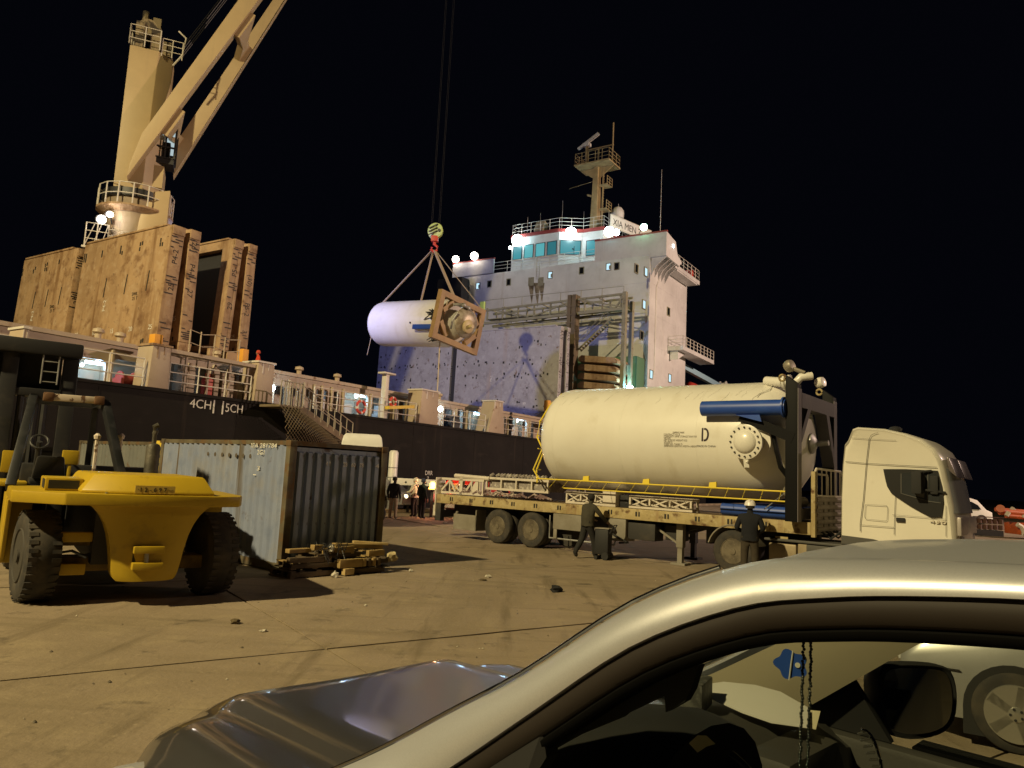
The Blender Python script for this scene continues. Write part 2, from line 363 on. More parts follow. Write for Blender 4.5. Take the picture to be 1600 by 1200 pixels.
# lights in the passage (fixtures that are lit in the photograph)
def passage_light(px, py, pw, yy=2.2, big=1.0, fx=True):
    p = S.Y(px, py, yy); m = MB(); m.lathe([(.02, -.09*big), (.10*big, -.06*big), (.13*big, .02), (.10*big, .07*big), (.02, .09*big)], p, (0, -1, 0), 12)
    if fx: shp('passage_lamp', m, MAT['lampw'], smooth=60)
    l = lamp('passage_light', S.w((p.x, p.y-.12, p.z-.15)), (.30, .60, 1.0), pw*.33, .12)
    return l
passage_light(152, 566, 90, big=.7); passage_light(425, 606, 120, yy=1.2, big=1.2); passage_light(556, 620, 110, big=.6); passage_light(688, 639, 120, yy=1.2, big=1.3); passage_light(742, 646, 120, big=.6); passage_light(808, 658, 120, big=.6); passage_light(128, 570, 50, big=.5)
slm_ = EM('strip_lamp_glass', (.6, .88, 1), 6)
for a_, y_, ww in ((558, 620, .9), (741, 648, .8), (808, 657, .8), (148, 570, 1.0)):
    p = S.Y(a_, y_, 2.9); lm = MB(); lm.bx(p.x-ww/2, p.x+ww/2, 2.6, 2.68, p.z-.02, p.z+.1); shp('strip_lamp', lm, slm_)
# gear in the passage and on deck
def drumwinch(x, y, z, s, mat):
    m = MB(); m.lathe([(.42*s, 0), (.42*s, .06*s), (.25*s, .07*s), (.25*s, .7*s), (.42*s, .71*s), (.42*s, .78*s), (.06*s, .79*s), (.06*s, 1.0*s)], (x, y, z+.5*s), (1, 0, 0), 14)
    m.bx(x-.1*s, x+.05*s, y-.4*s, y+.4*s, z, z+.55*s); m.bx(x+.75*s, x+1.1*s, y-.35*s, y+.35*s, z, z+.8*s)
    return shp('deck_winch', m, mat, smooth=40)
p = S.Y(192, 596, .9); drumwinch(p.x, 1.2, DK, .75, MS['red'])
p = S.Y(330, 610, 1.0); drumwinch(p.x, 1.0, DK, .9, MS['cream'])
p = S.Y(365, 612, 1.0); drumwinch(p.x, 1.0, DK, .7, MS['cream'])
for a_, y_ in ((563, 636), (613, 628)):
    p = S.Y(a_, y_, .05); m = MB(); rr = .30 if a_ < 600 else .22
    ring = [p+V((rr*cos(t*pi/10), -.05, rr*sin(t*pi/10))) for t in range(20)]
    m.pipe(ring, .07, 8, closed=True)
    for k in range(len(m.f)): m.m[k] = 1 if (k//8) % 5 in (0,) else 0
    shp('life_ring', m, [MS['redp'], MAT['white']], smooth=60)
for a_, b_, y0_, y1_, mt in ((690, 701, 0, 0, None), (581, 596, 0, 0, None)): pass
m = MB(); p = S.Y(586, 640, 2.2); m.bx(p.x, p.x+.9, 1.9, 2.5, DK, DK+.5); m.bx(p.x+.1, p.x+.7, 2.0, 2.4, DK+.503, DK+.95); shp('deck_locker', m, MAT['white'], bevel=.03)
m = MB(); p = S.Y(712, 663, 1.2); m.lathe([(.45, 0), (.45, .12), (.2, .13), (.2, .5), (.45, .51), (.45, .62)], (p.x, 1.2, DK+.5), (0, 1, 0), 18); m.bx(p.x-.4, p.x+.4, 1.1, 1.9, DK, DK+.2); shp('rope_reel', m, MAT['dark'], smooth=40)
p = S.Y(601, 640, .6); m = MB(); m.bx(p.x-.16, p.x+.1, .5, .8, DK, 7.1); m.bx(p.x-.4, p.x+.5, .4, .9, 7.103, 7.2); shp('davit_post', m, MS['rail'], bevel=.02)
p = S.Y(611, 648, -.1); m = MB(); m.beam((p.x-.4, -.15, DK+.65), (p.x+1.6, -.15, DK+.9), .3, .16); shp('pilot_boom', m, MAT['yellow'])
for a_ in (195, 160, 540, 480, 350, 700, 780): # small ventilator heads above the wall
    p = S.Y(a_, 560, WY); m = MB(); m.lathe([(.12, 0), (.12, .25), (.22, .3), (.2, .42), (.05, .48)], (p.x, WY+.5, zt+.16), (0, 0, 1), 10); shp('ventilator', m, MS['cream'], smooth=50)
# forward working platform between the first two lashing posts
m = MB(); p = S.Y(262, 548, .3); q = S.Y(396, 573, .3); m.beam((p.x, .3, p.z), (q.x, .3, q.z), .5, .14)
for t in (.2, .45, .7, .92): m.bx(p.x+(q.x-p.x)*t-.04, p.x+(q.x-p.x)*t+.04, .2, .3, DK, p.z-.1)
for t in (.22, .34, .5, .62, .8): m.tube((p.x+(q.x-p.x)*t, .3, p.z), (p.x+(q.x-p.x)*t, .3, p.z+1.0), .03, n=5)
for zz in (.5, 1.0): m.pipe([(p.x+(q.x-p.x)*(.22+.58*k/8), .3, p.z+zz-.10*sin(k/8*pi*2)**2) for k in range(9)], .018, 5)
shp('working_platform', m, MS['cream'])
for t, h in ((.25, .95), (.32, 1.1), (.53, .8), (.60, 1.2), (.7, .9), (.78, 1.1), (.9, .7)):
    m = MB(); x = p.x+(q.x-p.x)*t; m.bx(x-.14, x+.14, .5, .9, DK, DK+h); m.lathe([(.2, 0), (.2, .08), (.1, .1), (.1, .25)], (x, .7, DK+h), (0, 0, 1), 10); shp('vent_pipe', m, MS['cream'] if t != .53 else MS['redp'], bevel=.02)
# gangway with net
gw = MB(); A = S.Y(432, 634, -.9); B = S.Y(540, 694, -.9); A.y = B.y = -.9
for yy in (-.55, -1.25):
    gw.beam((A.x+1.0, yy, A.z), (B.x, yy, B.z), .06, .28)
nst = 22
for k in range(nst):
    t = (k+.5)/nst; P_ = V((A.x+1.0+(B.x-A.x-1.0)*t, 0, A.z+(B.z-A.z)*t)); gw.bx(P_.x-.11, P_.x+.11, -1.22, -.58, P_.z, P_.z+.03)
gw.bx(A.x-.2, A.x+1.0, -1.35, .1, A.z-.05, A.z+.05)
gwm = M('gangway_metal', (.20, .15, .09), .7, mott=[(3, (.12, .09, .05), .4, .7)])
GW = shp('gangway', gw, gwm)
m = MB()
for yy in (-.52, -1.28):
    for h in (.5, 1.0): m.tube((A.x+1.0, yy, A.z+h), (B.x, yy, B.z+h), .022, n=5)
    for k in range(9):
        t = k/8; x = A.x+1.0+(B.x-A.x-1.0)*t; z = A.z+(B.z-A.z)*t; m.tube((x, yy, z), (x, yy, z+1.0), .022, n=5)
for k in range(7): m.tube((A.x-.2+k*.2, -1.35, A.z), (A.x-.2+k*.2, -1.35, A.z+1.05), .028, n=5)
m.tube((A.x-.2, -1.35, A.z+1.05), (A.x+1, -1.35, A.z+1.05), .028, n=5)
shp('handrail', m, M('gangway_rail', (.34, .30, .24), .6), GW)
nm = MB(); n0 = 30
def netp(u, v):                              # u along the gangway, v downwards
    x = A.x-.3+u*3.6; top = A.z-(max(0, u-.3)*3.6)*.55; z = top-v*(1.9-1.0*u); return V((x+v*.35*(1-u), -1.45-.25*sin(v*pi), z-.12*sin(u*pi*2.5)*v))
for k in range(n0+1):
    for sgn in (1, -1):
        pts = []
        for j in range(9):
            u = k/n0*1.5-.25+sgn*(j/8-.5)*.5; v = j/8
            if 0 <= u <= 1: pts.append(netp(u, v))
        if len(pts) > 1: nm.pipe(pts, .014, 3)
shp('safety_net', nm, M('net_cord', (.13, .10, .06), .9), GW)
# --- hatch covers
def panel(x, tx, y0, y1, z0, z1, th, mat, label=None, mode=0, texts=(), seed=1, recess=False):
    rnd = random.Random(seed)
    m = MB(); xr = .34 if recess else 0
    m.prism([(x+xr, y0, z0), (x+th, y0, z0), (x+tx+th, y0, z1), (x+tx+xr, y0, z1)], (0, y1-y0, 0))
    P = shp('hatch_cover', m, mat, bevel=.03, label=label)
    if recess:                               # open underside: rim girders round a bay painted dark for its shade
        fx0 = lambda z: x+tx*(z-z0)/(z1-z0)
        def rim(ya, yb, za, zb):
            r_ = MB(); r_.hexa([(fx0(z)+d, y, z) for z in (za, zb) for d, y in ((0, ya), (xr-.003, ya), (xr-.003, yb), (0, yb))]); r_.build('rim_girder', mat, P, bevel=.02)
        rim(y0, y0+.80, z0, z1); rim(y1-.6, y1, z0, z1); rim(y0+.803, y1-.603, z1-.42, z1); rim(y0+.803, y1-.603, z0, z0+.25)
        r_ = MB(); r_.hexa([(fx0(z)+d, y, z) for z in (z0+.253, z1-.423) for d, y in ((xr-.02, y0+.803), (xr-.003, y0+.803), (xr-.003, y1-.603), (xr-.02, y1-.603))]); r_.build('shade_plate', M('underside_shade', (.02, .02, .022), .8), P); rnd = random.Random(seed)
    def at(t): return x+tx*t, z0+(z1-z0)*t
    e = MB()                                 # slots and stiffener marks on the quay-side end
    for c_, n_, sp in ((.955, 7, .12), (.60, 4, .10), (.24, 2, .22), (.12, 6, .09), (.47, 1, .1)):
        for k in range(n_):
            xx, zz = at(c_-k*sp/(z1-z0)); l_ = rnd.uniform(.25, .95)*th*.85; o_ = .06*th if k % 2 == 0 else th*.92-l_
            e.bx(xx+o_, xx+o_+l_, y0-.015, y0+.01, zz-.022, zz+.022)
    tag(e.build('end_slot', MAT['blackmark'], P), kind='stuff')
    r = MB()
    xx, zz = at(1); r.bx(xx+.02, xx+th-.02, y0-.06, y0+.35, zz-.4, zz-.003); r.bx(xx-.05, xx+th*.5, y0+.4, y1-.2, zz+.003, zz+.09); r.build('cover_lip', mat, P, bevel=.02)
    for txt, t, up_ in texts:
        xx, zz = at(t); d = 1 if up_ else -1
        lettering(txt, (xx+(th*.72 if up_ else th*.28), y0-.004, zz), (0, 0, d), (-d, 0, 0), .36, MAT['blackmark'], P)
    f = MB(); wf = MB(); sl = MB()
    W = y1-y0; H = z1-z0
    for k in range(3):                        # long dark slits
        yy = y0+W*(.18+.24*k); xx, zz = at(.52 if mode == 0 else .5); sl.hexa([(at(.50)[0]-.008, yy, z0+H*.50), (at(.50)[0]-.008, yy+.07, z0+H*.50), (at(.50)[0]+.05, yy+.07, z0+H*.5), (at(.5)[0]+.05, yy, z0+H*.5)]+[(at(.66)[0]-.008, yy-.06, z0+H*.66), (at(.66)[0]-.008, yy+.01, z0+H*.66), (at(.66)[0]+.05, yy+.01, z0+H*.66), (at(.66)[0]+.05, yy-.06, z0+H*.66)])
    if recess: return P
    if mode == 0: tag(sl.build('slit', MAT['blackmark'], P), kind='stuff')
    cnt = 46 if mode == 0 else 80
    for k in range(cnt):                      # sockets, bolt groups
        if mode == 0:
            row = rnd.choice((.035, .06, .10, .10, .86, .90)); yy = y0+W*(rnd.random()*.92+.04); t = row+rnd.uniform(-.01, .01); a_, b_ = .05, .09
            if row > .8: yy = y0+W*(.08+.22*rnd.randint(0, 4))+rnd.choice((0, .16))
        else:
            row = rnd.choice((.06, .08, .14, .42, .45, .60, .63, .78, rnd.random())); yy = y0+W*rnd.uniform(.02, .98); t = min(.97, max(.03, row+rnd.uniform(-.02, .02))); a_, b_ = rnd.uniform(.04, .09), rnd.uniform(.05, .11)
        xx, zz = at(t); f.bx(xx-.006, xx+.05, yy-a_, yy+a_, zz-b_, zz+b_)
    tag(f.build('lashing_socket', MAT['blackmark'], P), kind='stuff')
    nums = ('25', '20', '15', '10', '05') if mode == 0 else ('90', '80', '70', '60', '50')
    for k, tx_ in enumerate(nums):
        xx, zz = at(.19 if mode == 0 else .10); lettering(tx_, (xx-.006, y0+W*(.10+.21*k), zz), (0, -1, 0), (0, 0, 1), .30, MAT['mark'], P, name='tally_number')
    xx, zz = at(.38); t2 = at(.55)
    lettering('P4-2' if mode == 0 else 'P6-1', (xx-.008, y0+W*.62, zz), (t2[0]-xx, 0, t2[1]-zz), (0, 1, 0), .30, MAT['mark'], P, name='panel_code')
    if mode == 0:
        xx, zz = at(.44); lettering('SWL\n 25 T', (xx-.006, y0+W*.33, zz+.2), (0, -1, 0), (0, 0, 1), .22, MAT['blackmark'], P, name='load_note')
    return P
def lugs(P, x, y0, z0, z1, mat):
    m = MB(); m.prism([(x, y0-.004, z0), (x+.5, y0-.004, z0), (x+.62, y0-.004, z1), (x+.02, y0-.004, z1)], (0, .25, 0)); m.build('hinge_arm', mat, P)
HB = 7.15
P1 = panel(-12.82, .22, 3.15, 10.3, HB-.7, 12.15, .62, MS['hatch'], 'upright hatch cover marked P4-2', 0, (('P4-2', .70, True), ('25', .49, True)), 3)
P2 = panel(-11.72, -.05, 3.15, 10.3, HB, 12.2, .55, MS['hatch'], 'upright hatch cover marked P4-1', 0, (('(26)', .92, False), ('P4-1', .70, False), ('27', .47, False)), 4)
lugs(P2, -11.75, 3.15, HB-.75, HB-.02, MS['hatch'])
P3 = panel(-13.08, .22, 10.42, 15.75, HB-.7, 11.95, .62, MS['hatch'], 'upright hatch cover on the far side of the deck', 0, (('25', .5, True),), 5)
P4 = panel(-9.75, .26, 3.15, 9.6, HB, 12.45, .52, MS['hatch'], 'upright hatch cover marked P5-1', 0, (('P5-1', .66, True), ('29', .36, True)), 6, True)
lugs(P4, -10.2, 3.15, HB-.75, HB-.02, MS['hatch']); lugs(P4, -9.3, 3.15, HB-.75, HB-.02, MS['hatch'])
P5 = panel(-8.72, .02, 3.15, 9.6, HB-.4, 12.45, .5, MS['hatch'], 'upright hatch cover marked P5-2', 0, (('(30)', .74, False), ('P5-2', .50, False), ('31', .27, False)), 7)
panel(21.75, .12, 3.15, 13.7, 7.25, 14.5, .55, MS['hatchg'], 'upright grey hatch cover before the bridge house', 1, (('P6-1', .6, True), ('32', .4, True)), 8)
panel(23.1, -.1, 3.15, 13.7, 7.4, 14.6, .5, MS['hatchg'], 'upright grey hatch cover nearest the bridge house', 1, (('P6-2', .7, False), ('33', .35, False)), 9)
panel(21.75, .12, 14.25, 23.1, 7.25, 14.4, .55, MS['hatchg'], 'far half of the upright grey hatch cover', 1, (), 10)
m = MB(); m.bx(22.0, 22.6, 13.72, 14.22, 7, 14.2); shp('gap_filler', m, MAT['dark'])  # added dark box stands in for the dark gap between cover halves
m = MB(); m.prism([(21.2, 3.0, 6.95), (21.2, 14, 6.95), (21.5, 14, 7.25), (21.5, 3, 7.25)], (.6, 0, 0)); shp('cover_foot', m, MS['hatchg'])
def block_at(px, py, y, w_, h_, name, mat):
    p = S.Y(px, py, y); m = MB(); m.bx(p.x-w_/2, p.x+w_/2, y, y+.4, p.z-h_/2, p.z+h_/2); return shp(name, m, mat, bevel=.03)
block_at(248, 533, 1.2, .36, .55, 'latch_box', MS['orange']); block_at(384, 556, 1.2, .30, .6, 'latch_box', MS['orange']); block_at(859, 634, 1.2, .38, .8, 'latch_box', MS['orange'])
# --- deck crane
dv = S.w((0, 0, 0)); hookxy = V((-4.95, 46.8, 0)); axw = S.w((-9.7, 11.5, 0)); dvec = hookxy-axw
CrA = math.degrees(atan2(dvec.y, dvec.x))-7; Cr = Fr((axw.x, axw.y), CrA)
pm = MB(); pm.lathe([(1.35, 4.6), (1.3, 11.0), (1.15, 12.6), (1.1, 13.6), (1.45, 14.6), (1.5, 15.3)], (0, 0, 0), (0, 0, 1), 28)
CRN = pm.build('deck_crane', M('worn_pedestal_paint', (.33, .26, .18), .6, mott=[(.8, (.24, .18, .12), .4, .7)], rust=((.12, .06, .03), 1.2, .6, .7)), SH, smooth=40); CRN.location = (-9.7, 11.5, 0); CRN.rotation_euler = (0, 0, Cr.a-S.a)
def crp(name, mb, mat, **k): return mb.build(name, mat, CRN, **k)
m = MB(); sect = lambda x0, x1, y0, ch, z: [(x0, -y0, z), (x1-ch, -y0, z), (x1, -y0+ch, z), (x1, y0-ch, z), (x1-ch, y0, z), (x0, y0, z)]
m.rings([sect(-1.0, 1.05, 1.30, .72, 15.75), sect(-1.0, 1.05, 1.28, .72, 20), sect(-1.0, 1.05, 1.25, .68, 23.5)])
crp('crane_house', m, MS['crane'], bevel=.03)
m = MB(); m.lathe([(1.62, 15.303), (1.62, 15.747)], (0, 0, 0), (0, 0, 1), 28); crp('slewing_ring', m, MAT['dark'], smooth=40)
m = MB(); m.bx(-.85, -.45, -1.1, .9, 23.503, 25.0); m.bx(-.1, .35, -1.0, 1.0, 23.503, 24.9); m.tube((-.3, -.9, 24.9), (-.3, .9, 24.9), .45, n=14); m.bx(.5, .9, -.9, .9, 23.503, 24.3); m.tube((-.6, .2, 25), (-.6, .2, 26.3), .16, n=8); m.bx(-.2, .2, .0, .3, 24.9, 26.0)
crp('sheave_head', m, M('worn_crane_top', (.28, .22, .13), .7, rust=((.05, .04, .03), 1.5, .45, .55)))
m = MB(); rail(m, -1.05, .4, -1.35, -1.35, 23.5, 1.1, .7); rail(m, -1.05, -1.05, -1.35, 1.35, 23.5, 1.1, .9); rail(m, .5, 1.5, -1.2, -1.2, 23.3, 1.0, .5); m.pipe([(1.1, -1.2, 22.9), (1.5, -1.2, 23.6), (1.6, -1.2, 24.6), (1.2, -1.2, 24.9)], .05)
crp('top_rail', m, MS['rail'])
# service platform round the pedestal
m = MB(); m.lathe([(1.5, 14.55), (1.85, 14.75), (1.85, 14.85), (1.5, 14.85)], (0, 0, 0), (0, 0, 1), 20); crp('service_platform', m, MS['hatch'])
m = MB()
for k in range(16):
    a_ = k*pi/8; m.tube((1.8*cos(a_), 1.8*sin(a_), 14.85), (1.8*cos(a_), 1.8*sin(a_), 15.95), .035, n=5)
for h in (.55, 1.1): m.pipe([(1.8*cos(k*pi/8), 1.8*sin(k*pi/8), 14.85+h) for k in range(16)], .025, 5, closed=True)
crp('platform_rail', m, MS['rail'])
m = MB(); m.prism([(.5, -1.35, 15.7), (1.65, -1.35, 16.0), (1.65, -1.35, 14.2), (.9, -1.35, 13.2), (.3, -1.35, 13.4)], (0, 2.7, 0)); crp('jib_foot_bracket', m, MS['crane'], bevel=.03)
m = MB(); rail(m, -1.9, -.9, -1.7, -1.7, 12.35, 1.2, .5); rail(m, -.9, 1.4, -1.7, -1.7, 12.35, 1.0, .6); m.bx(-2.0, 1.5, -1.8, -1.2, 12.25, 12.35)
for k in range(3): m.tube((-1.9+k*.35, -1.7, 12.35), (-1.55+k*.3, -1.7, 13.5), .02, n=4)
crp('lower_gallery', m, MS['rail'])
# twin jib beams
def jb(y0, y1, pl, name):
    m = MB(); m.prism([(p.x, y0, p.z) for p in pl], (0, y1-y0, 0)); return crp(name, m, MS['crane'], bevel=.02)
def ext(p, q, L_): d = (q-p).normalized(); return p+d*L_
def Cy(px, py, y): return Cr.Y(px, py, y)
nl0, nl1, nr0, nr1 = Cy(222, 208, -2.0), Cy(372, 0, -2.0), Cy(198, 276, -2.0), Cy(406, 0, -2.0)
LJ = 40
jb(-2.0, -1.25, [nr0, ext(Cy(264, 192, -2.0), nr1, LJ), ext(nl0, nl1, LJ-1), nl0, Cy(203, 255, -2.0)], 'jib_beam')
fl0, fl1, fr0, fr1 = Cy(300, 186, 1.25), Cy(426, 0, 1.25), Cy(321, 195, 1.25), Cy(444, 0, 1.25)
de = (fl0-fl1).normalized()
jb(1.25, 2.0, [fr0+(fr0-fr1).normalized()*3.6, ext(fr0, fr1, LJ-1), ext(fl0, fl1, LJ-1.3), fl0+de*2.0], 'jib_beam')
jd = (nr1-Cy(264, 192, -2.0)).normalized(); jn = V((-jd.z, 0, jd.x))
for px, py in ((266, 193), (377, 42)):
    c_ = Cy(px, py, -1.3); c_.y = 0; m = MB()
    def bt(off): return [c_+jd*a_+V((0, b_, 0))+jn*off for a_, b_ in ((-.85, -1.75), (-.28, .2), (-.85, 2.15), (.85, 2.15), (.28, .2), (.85, -1.75))]
    m.prism(bt(.0), jn*-.35); crp('jib_cross_plate', m, MS['crane'], bevel=.02)
tipc = ext(nl0, nl1, LJ-.5); tipc.y = 0
m = MB(); m.box(tipc, (1.2, 4.4, 1.4)); m.tube(tipc+V((.2, -1.2, 0)), tipc+V((.2, 1.2, 0)), .7, n=16); crp('jib_head', m, MS['crane'])
TIPW = V(CRN.location); TIPL = tipc
m = MB(); m.lathe([(.03, 0), (.03, 1)], (0, 0, 0), (0, 0, 1), 4)
lf = MB()
for yy in (-.5, -.2, .2, .5): lf.tube((1.4, yy, 24.4), (tipc.x-.5, yy, tipc.z), .022, n=4)
crp('luffing_rope', lf, MAT['dark'])
# operator cab
cb = MB(); x0, x1, y0, y1, z0, z1 = .62, 1.62, -.85, .35, 17.9, 19.7
for x in (x0, x1):
    for y in (y0, y1): cb.bx(x-.05, x+.05, y-.05, y+.05, z0, z1)
for z in (z0, z0+.6, z1):
    for x in (x0, x1): cb.bx(x-.04, x+.04, y0+.05, y1-.05, z-.04, z+.04)
    for y in (y0, y1): cb.bx(x0+.05, x1-.05, y-.04, y+.04, z-.04, z+.04)
cb.bx(x0, x1, y0, y1, z0-.3, z0-.04); cb.bx(x0+.25, x0+.75, y0+.2, y0+.7, z0, z0+.95); cb.bx(x1-.5, x1-.42, y0-.03, y0+.03, z0, z1)
CAB = crp('operator_cab', cb, MAT['dark'])
m = MB(); m.bx(x0+.06, x1-.06, y1-.06, y1-.04, z0+.62, z1-.05); m.bx(x0+.06, x1-.06, y0+.04, y0+.06, z0+1.25, z1-.08); m.build('cab_window', EM('cab_window_light', (.75, .95, 1), .55), CRN)
m = MB(); m.bx(.3, 1.2, -.9, .9, 16.2, 17.4); crp('cab_support', m, MS['crane'])
# floodlights on the crane post
for px, py, rr in ((159, 343, .21), (172, 335, .15)):
    c_ = Cy(px, py, -1.6); m = MB(); m.lathe([(.03, -.12), (rr*.8, -.1), (rr, 0), (rr*.8, .1), (.03, .12)], c_, (.5, -.8, -.2), 14)
    o = crp('floodlight', m, MAT['lampo'], smooth=60)
    m = MB(); m.lathe([(rr*1.1, .13), (rr*1.2, .2), (rr*.7, .35), (.05, .4)], c_, (-.5, .8, .2), 12); m.tube(c_+V((.0, .2, 0)), (-.9, -.9, c_.z-.3), .04, n=5); crp('lamp_housing', m, MAT['dark'])
    lamp('crane_lamp', Cr.w(c_+V((.1, -.35, -.05))), (1, .9, .8), 9, .15)
m = MB(); m.lathe([(.03, -.12), (.2, -.1), (.25, 0), (.2, .1), (.03, .12)], (2.02, .95, 14.0), (.76, .65, 0), 14); crp('floodlight', m, EM('blue_lamp_glass', (.6, .65, 1), 20), smooth=60)
m = MB(); m.beam((1.2, .3, 14.0), (1.98, .9, 14.0), .08, .1); crp('lamp_bracket', m, MAT['dark'])
# --- bridge house
FX = 32.9
bm_ = MB(); bm_.bx(FX, 43.0, 0, BEAM, DK, 23.45)
BR = shp('bridge_house', bm_, MS['white'], bevel=.25)
def brp(name, mb, mat, **k): return mb.build(name, mat, BR, **k)
bw = MB()
pb_ = MB(); pb_.bx(FX+.003, FX+.15, 17.9, BEAM, 23.45, 25.0); brp('port_bulwark', pb_, MS['white'])
bw.bx(FX+.003, FX+.15, -1.5, 5.9, 23.0, 25.3)               # wing bulwark
bw.prism([(FX+.153, -1.5, 25.3), (FX+.153, -1.5, 23.0), (FX+3.4, -1.5, 22.9), (FX+4.2, -1.5, 23.4), (FX+2.9, -1.5, 23.9), (FX+2.4, -1.5, 25.0)], (0, .14, 0))
bw.bx(FX+.2, FX+4.0, -1.48, 5.8, 23.455, 23.55)
brp('bridge_wing', bw, MS['white'])
for k in range(5): m = MB(); x_ = FX+.16+k*.85; m.prism([(x_, 0, 21.3), (x_, -.5, 22.2), (x_, -1.46, 22.95), (x_, -1.46, 23.44), (x_, 0, 23.44)], (.1, 0, 0)); brp('wing_bracket', m, MS['white'])
m = MB(); m.bx(FX-.02, FX+.18, 17.85, BEAM+.05, 25.003, 25.13); brp('wing_trim', m, MS['red']); m = MB(); m.bx(FX-.02, FX+.18, -1.55, 5.95, 25.303, 25.45); brp('wing_trim', m, MS['red'])
m = MB(); m.bx(36.0, 43.1, -1.25, -.001, 22.7, 23.1); m.bx(36.6, 42.5, -1.2, -.002, 22.55, 22.695); brp('side_gallery', m, MS['white'])
m = MB(); rail(m, 36.1, 43.0, -1.2, -1.2, 23.1, 1.1, 1.1); rail(m, 43.0, 43.0, -1.2, 1.2, 23.1, 1.1, 1.1); brp('gallery_rail', m, MS['rail']); m = MB(); rail(m, FX+.08, FX+.08, 5.9, 17.9, 23.45, 1.1, 1.6); brp('gallery_rail', m, MS['rail'])
m = MB(); m.bx(41.2, 41.9, -1.0, -.4, 23.11, 23.9); brp('liferaft_canister', m, MS['redp'])
# wheelhouse
poly = [(33.4, 16.0), (33.4, 10.3), (34.7, 8.2), (34.7, 5.9), (41.5, 5.9), (41.5, 16.0)]
m = MB(); m.prism([(x, y, 23.46) for x, y in poly], (0, 0, 3.6)); WH = brp('wheelhouse', m, MS['white'])
m = MB(); m.prism([(x-(.12 if x < 40 else -.1), y+(.12 if y > 10 else -.12), 27.063) for x, y in poly], (0, 0, .34)); brp('roof_edge', m, MS['red'])
RZ = 27.41
m = MB()
for k in range(6):
    (xa, ya), (xb, yb) = poly[k], poly[(k+1) % 6]; rail(m, xa, xb, ya, yb, RZ, 1.15, 1.2)
brp('roof_rail', m, MS['rail'])
gl = EM('wheelhouse_glass', (.06, .60, .72), .42)
def wpane(A_, B_, t0, t1, z0, z1, mat=gl, name='wheelhouse_window'):
    A_, B_ = V((*A_, 0)), V((*B_, 0)); d = B_-A_; nrm = V((d.y, -d.x, 0)).normalized()
    if nrm.x > 0: nrm = -nrm
    P_, Q_ = A_+d*t0, A_+d*t1; fr = MB(); hw = nrm*.06
    def bar(a, b, za, zb): fr.hexa([a+V((0, 0, za)), b+V((0, 0, za)), b+hw+V((0, 0, za)), a+hw+V((0, 0, za)), a+V((0, 0, zb)), b+V((0, 0, zb)), b+hw+V((0, 0, zb)), a+hw+V((0, 0, zb))])
    u = d.normalized()*.07
    bar(P_-u, Q_+u, z0-.07, z0); bar(P_-u, Q_+u, z1, z1+.07); bar(P_-u, P_, z0, z1); bar(Q_, Q_+u, z0, z1)
    o = fr.build(name, MAT['dark'], BR); g = MB(); hw2 = nrm*.03
    g.hexa([P_+V((0, 0, z0)), Q_+V((0, 0, z0)), Q_+hw2+V((0, 0, z0)), P_+hw2+V((0, 0, z0)), P_+V((0, 0, z1)), Q_+V((0, 0, z1)), Q_+hw2+V((0, 0, z1)), P_+hw2+V((0, 0, z1))])
    g.build('wheelhouse_pane', mat, BR)
gl2 = EM('wheelhouse_glass_dim', (.05, .48, .58), .30); gl3 = EM('wheelhouse_glass_bright', (.16, .75, .82), .5)
for k in range(4): wpane(poly[0], poly[1], .04+k*.245, .22+k*.245, 24.75, 26.1, (gl, gl3, gl3, gl2)[k])
wpane(poly[1], poly[2], .08, .9, 24.75, 26.15); wpane(poly[2], poly[3], .2, .8, 24.6, 26.1)
m = MB(); m.bx(34.2, 34.3, 8.9, 9.0, 24.7, 25.6); m.bx(33.9, 34.5, 8.9, 9.0, 25.2, 25.3); brp('wheelhouse_console', m, MAT['dark'])
# windows and portholes of the block
def win(fr_, px, py, w_, h_, lit):
    p = (S.X(px, py, FX) if fr_ == 'f' else S.Y(px, py, 0)); m = MB(); g = MB(); t = .07
    if fr_ == 'f':
        for a_, b_, c0, c1 in ((-w_/2-t, w_/2+t, -h_/2-t, -h_/2), (-w_/2-t, w_/2+t, h_/2, h_/2+t), (-w_/2-t, -w_/2, -h_/2, h_/2), (w_/2, w_/2+t, -h_/2, h_/2)): m.bx(FX-.07, FX+.05, p.y+a_, p.y+b_, p.z+c0, p.z+c1)
        g.bx(FX-.02, FX+.04, p.y-w_/2, p.y+w_/2, p.z-h_/2, p.z+h_/2)
        if lit: m.bx(FX-.03, FX-.021, p.y-w_/2, p.y-w_*.1, p.z-h_*.4, p.z+h_*.2)
    else:
        for a_, b_, c0, c1 in ((-w_/2-t, w_/2+t, -h_/2-t, -h_/2), (-w_/2-t, w_/2+t, h_/2, h_/2+t), (-w_/2-t, -w_/2, -h_/2, h_/2), (w_/2, w_/2+t, -h_/2, h_/2)): m.bx(p.x+a_, p.x+b_, -.07, .05, p.z+c0, p.z+c1)
        g.bx(p.x-w_/2, p.x+w_/2, -.02, .04, p.z-h_/2, p.z+h_/2)
    m.build('window', MS['gant'], BR); g.build('window_pane', MAT['litwin'] if lit else MAT['glassdark'], BR)
for px, py, lit in ((747, 447, 1), (765, 444, 0), (795, 441, 0), (860, 430, 1), (909, 423, 0), (951, 417, 1), (964, 416, 0)): win('f', px, py, .42, .62, lit)
for px, py, lit in ((994, 420, 0), (1009, 425, 1), (1006, 476, 1), (1044, 487, 0), (1002, 524, 0), (982, 578, 1), (1017, 585, 1), (1046, 591, 1)): win('s', px, py, .62, .72, lit)
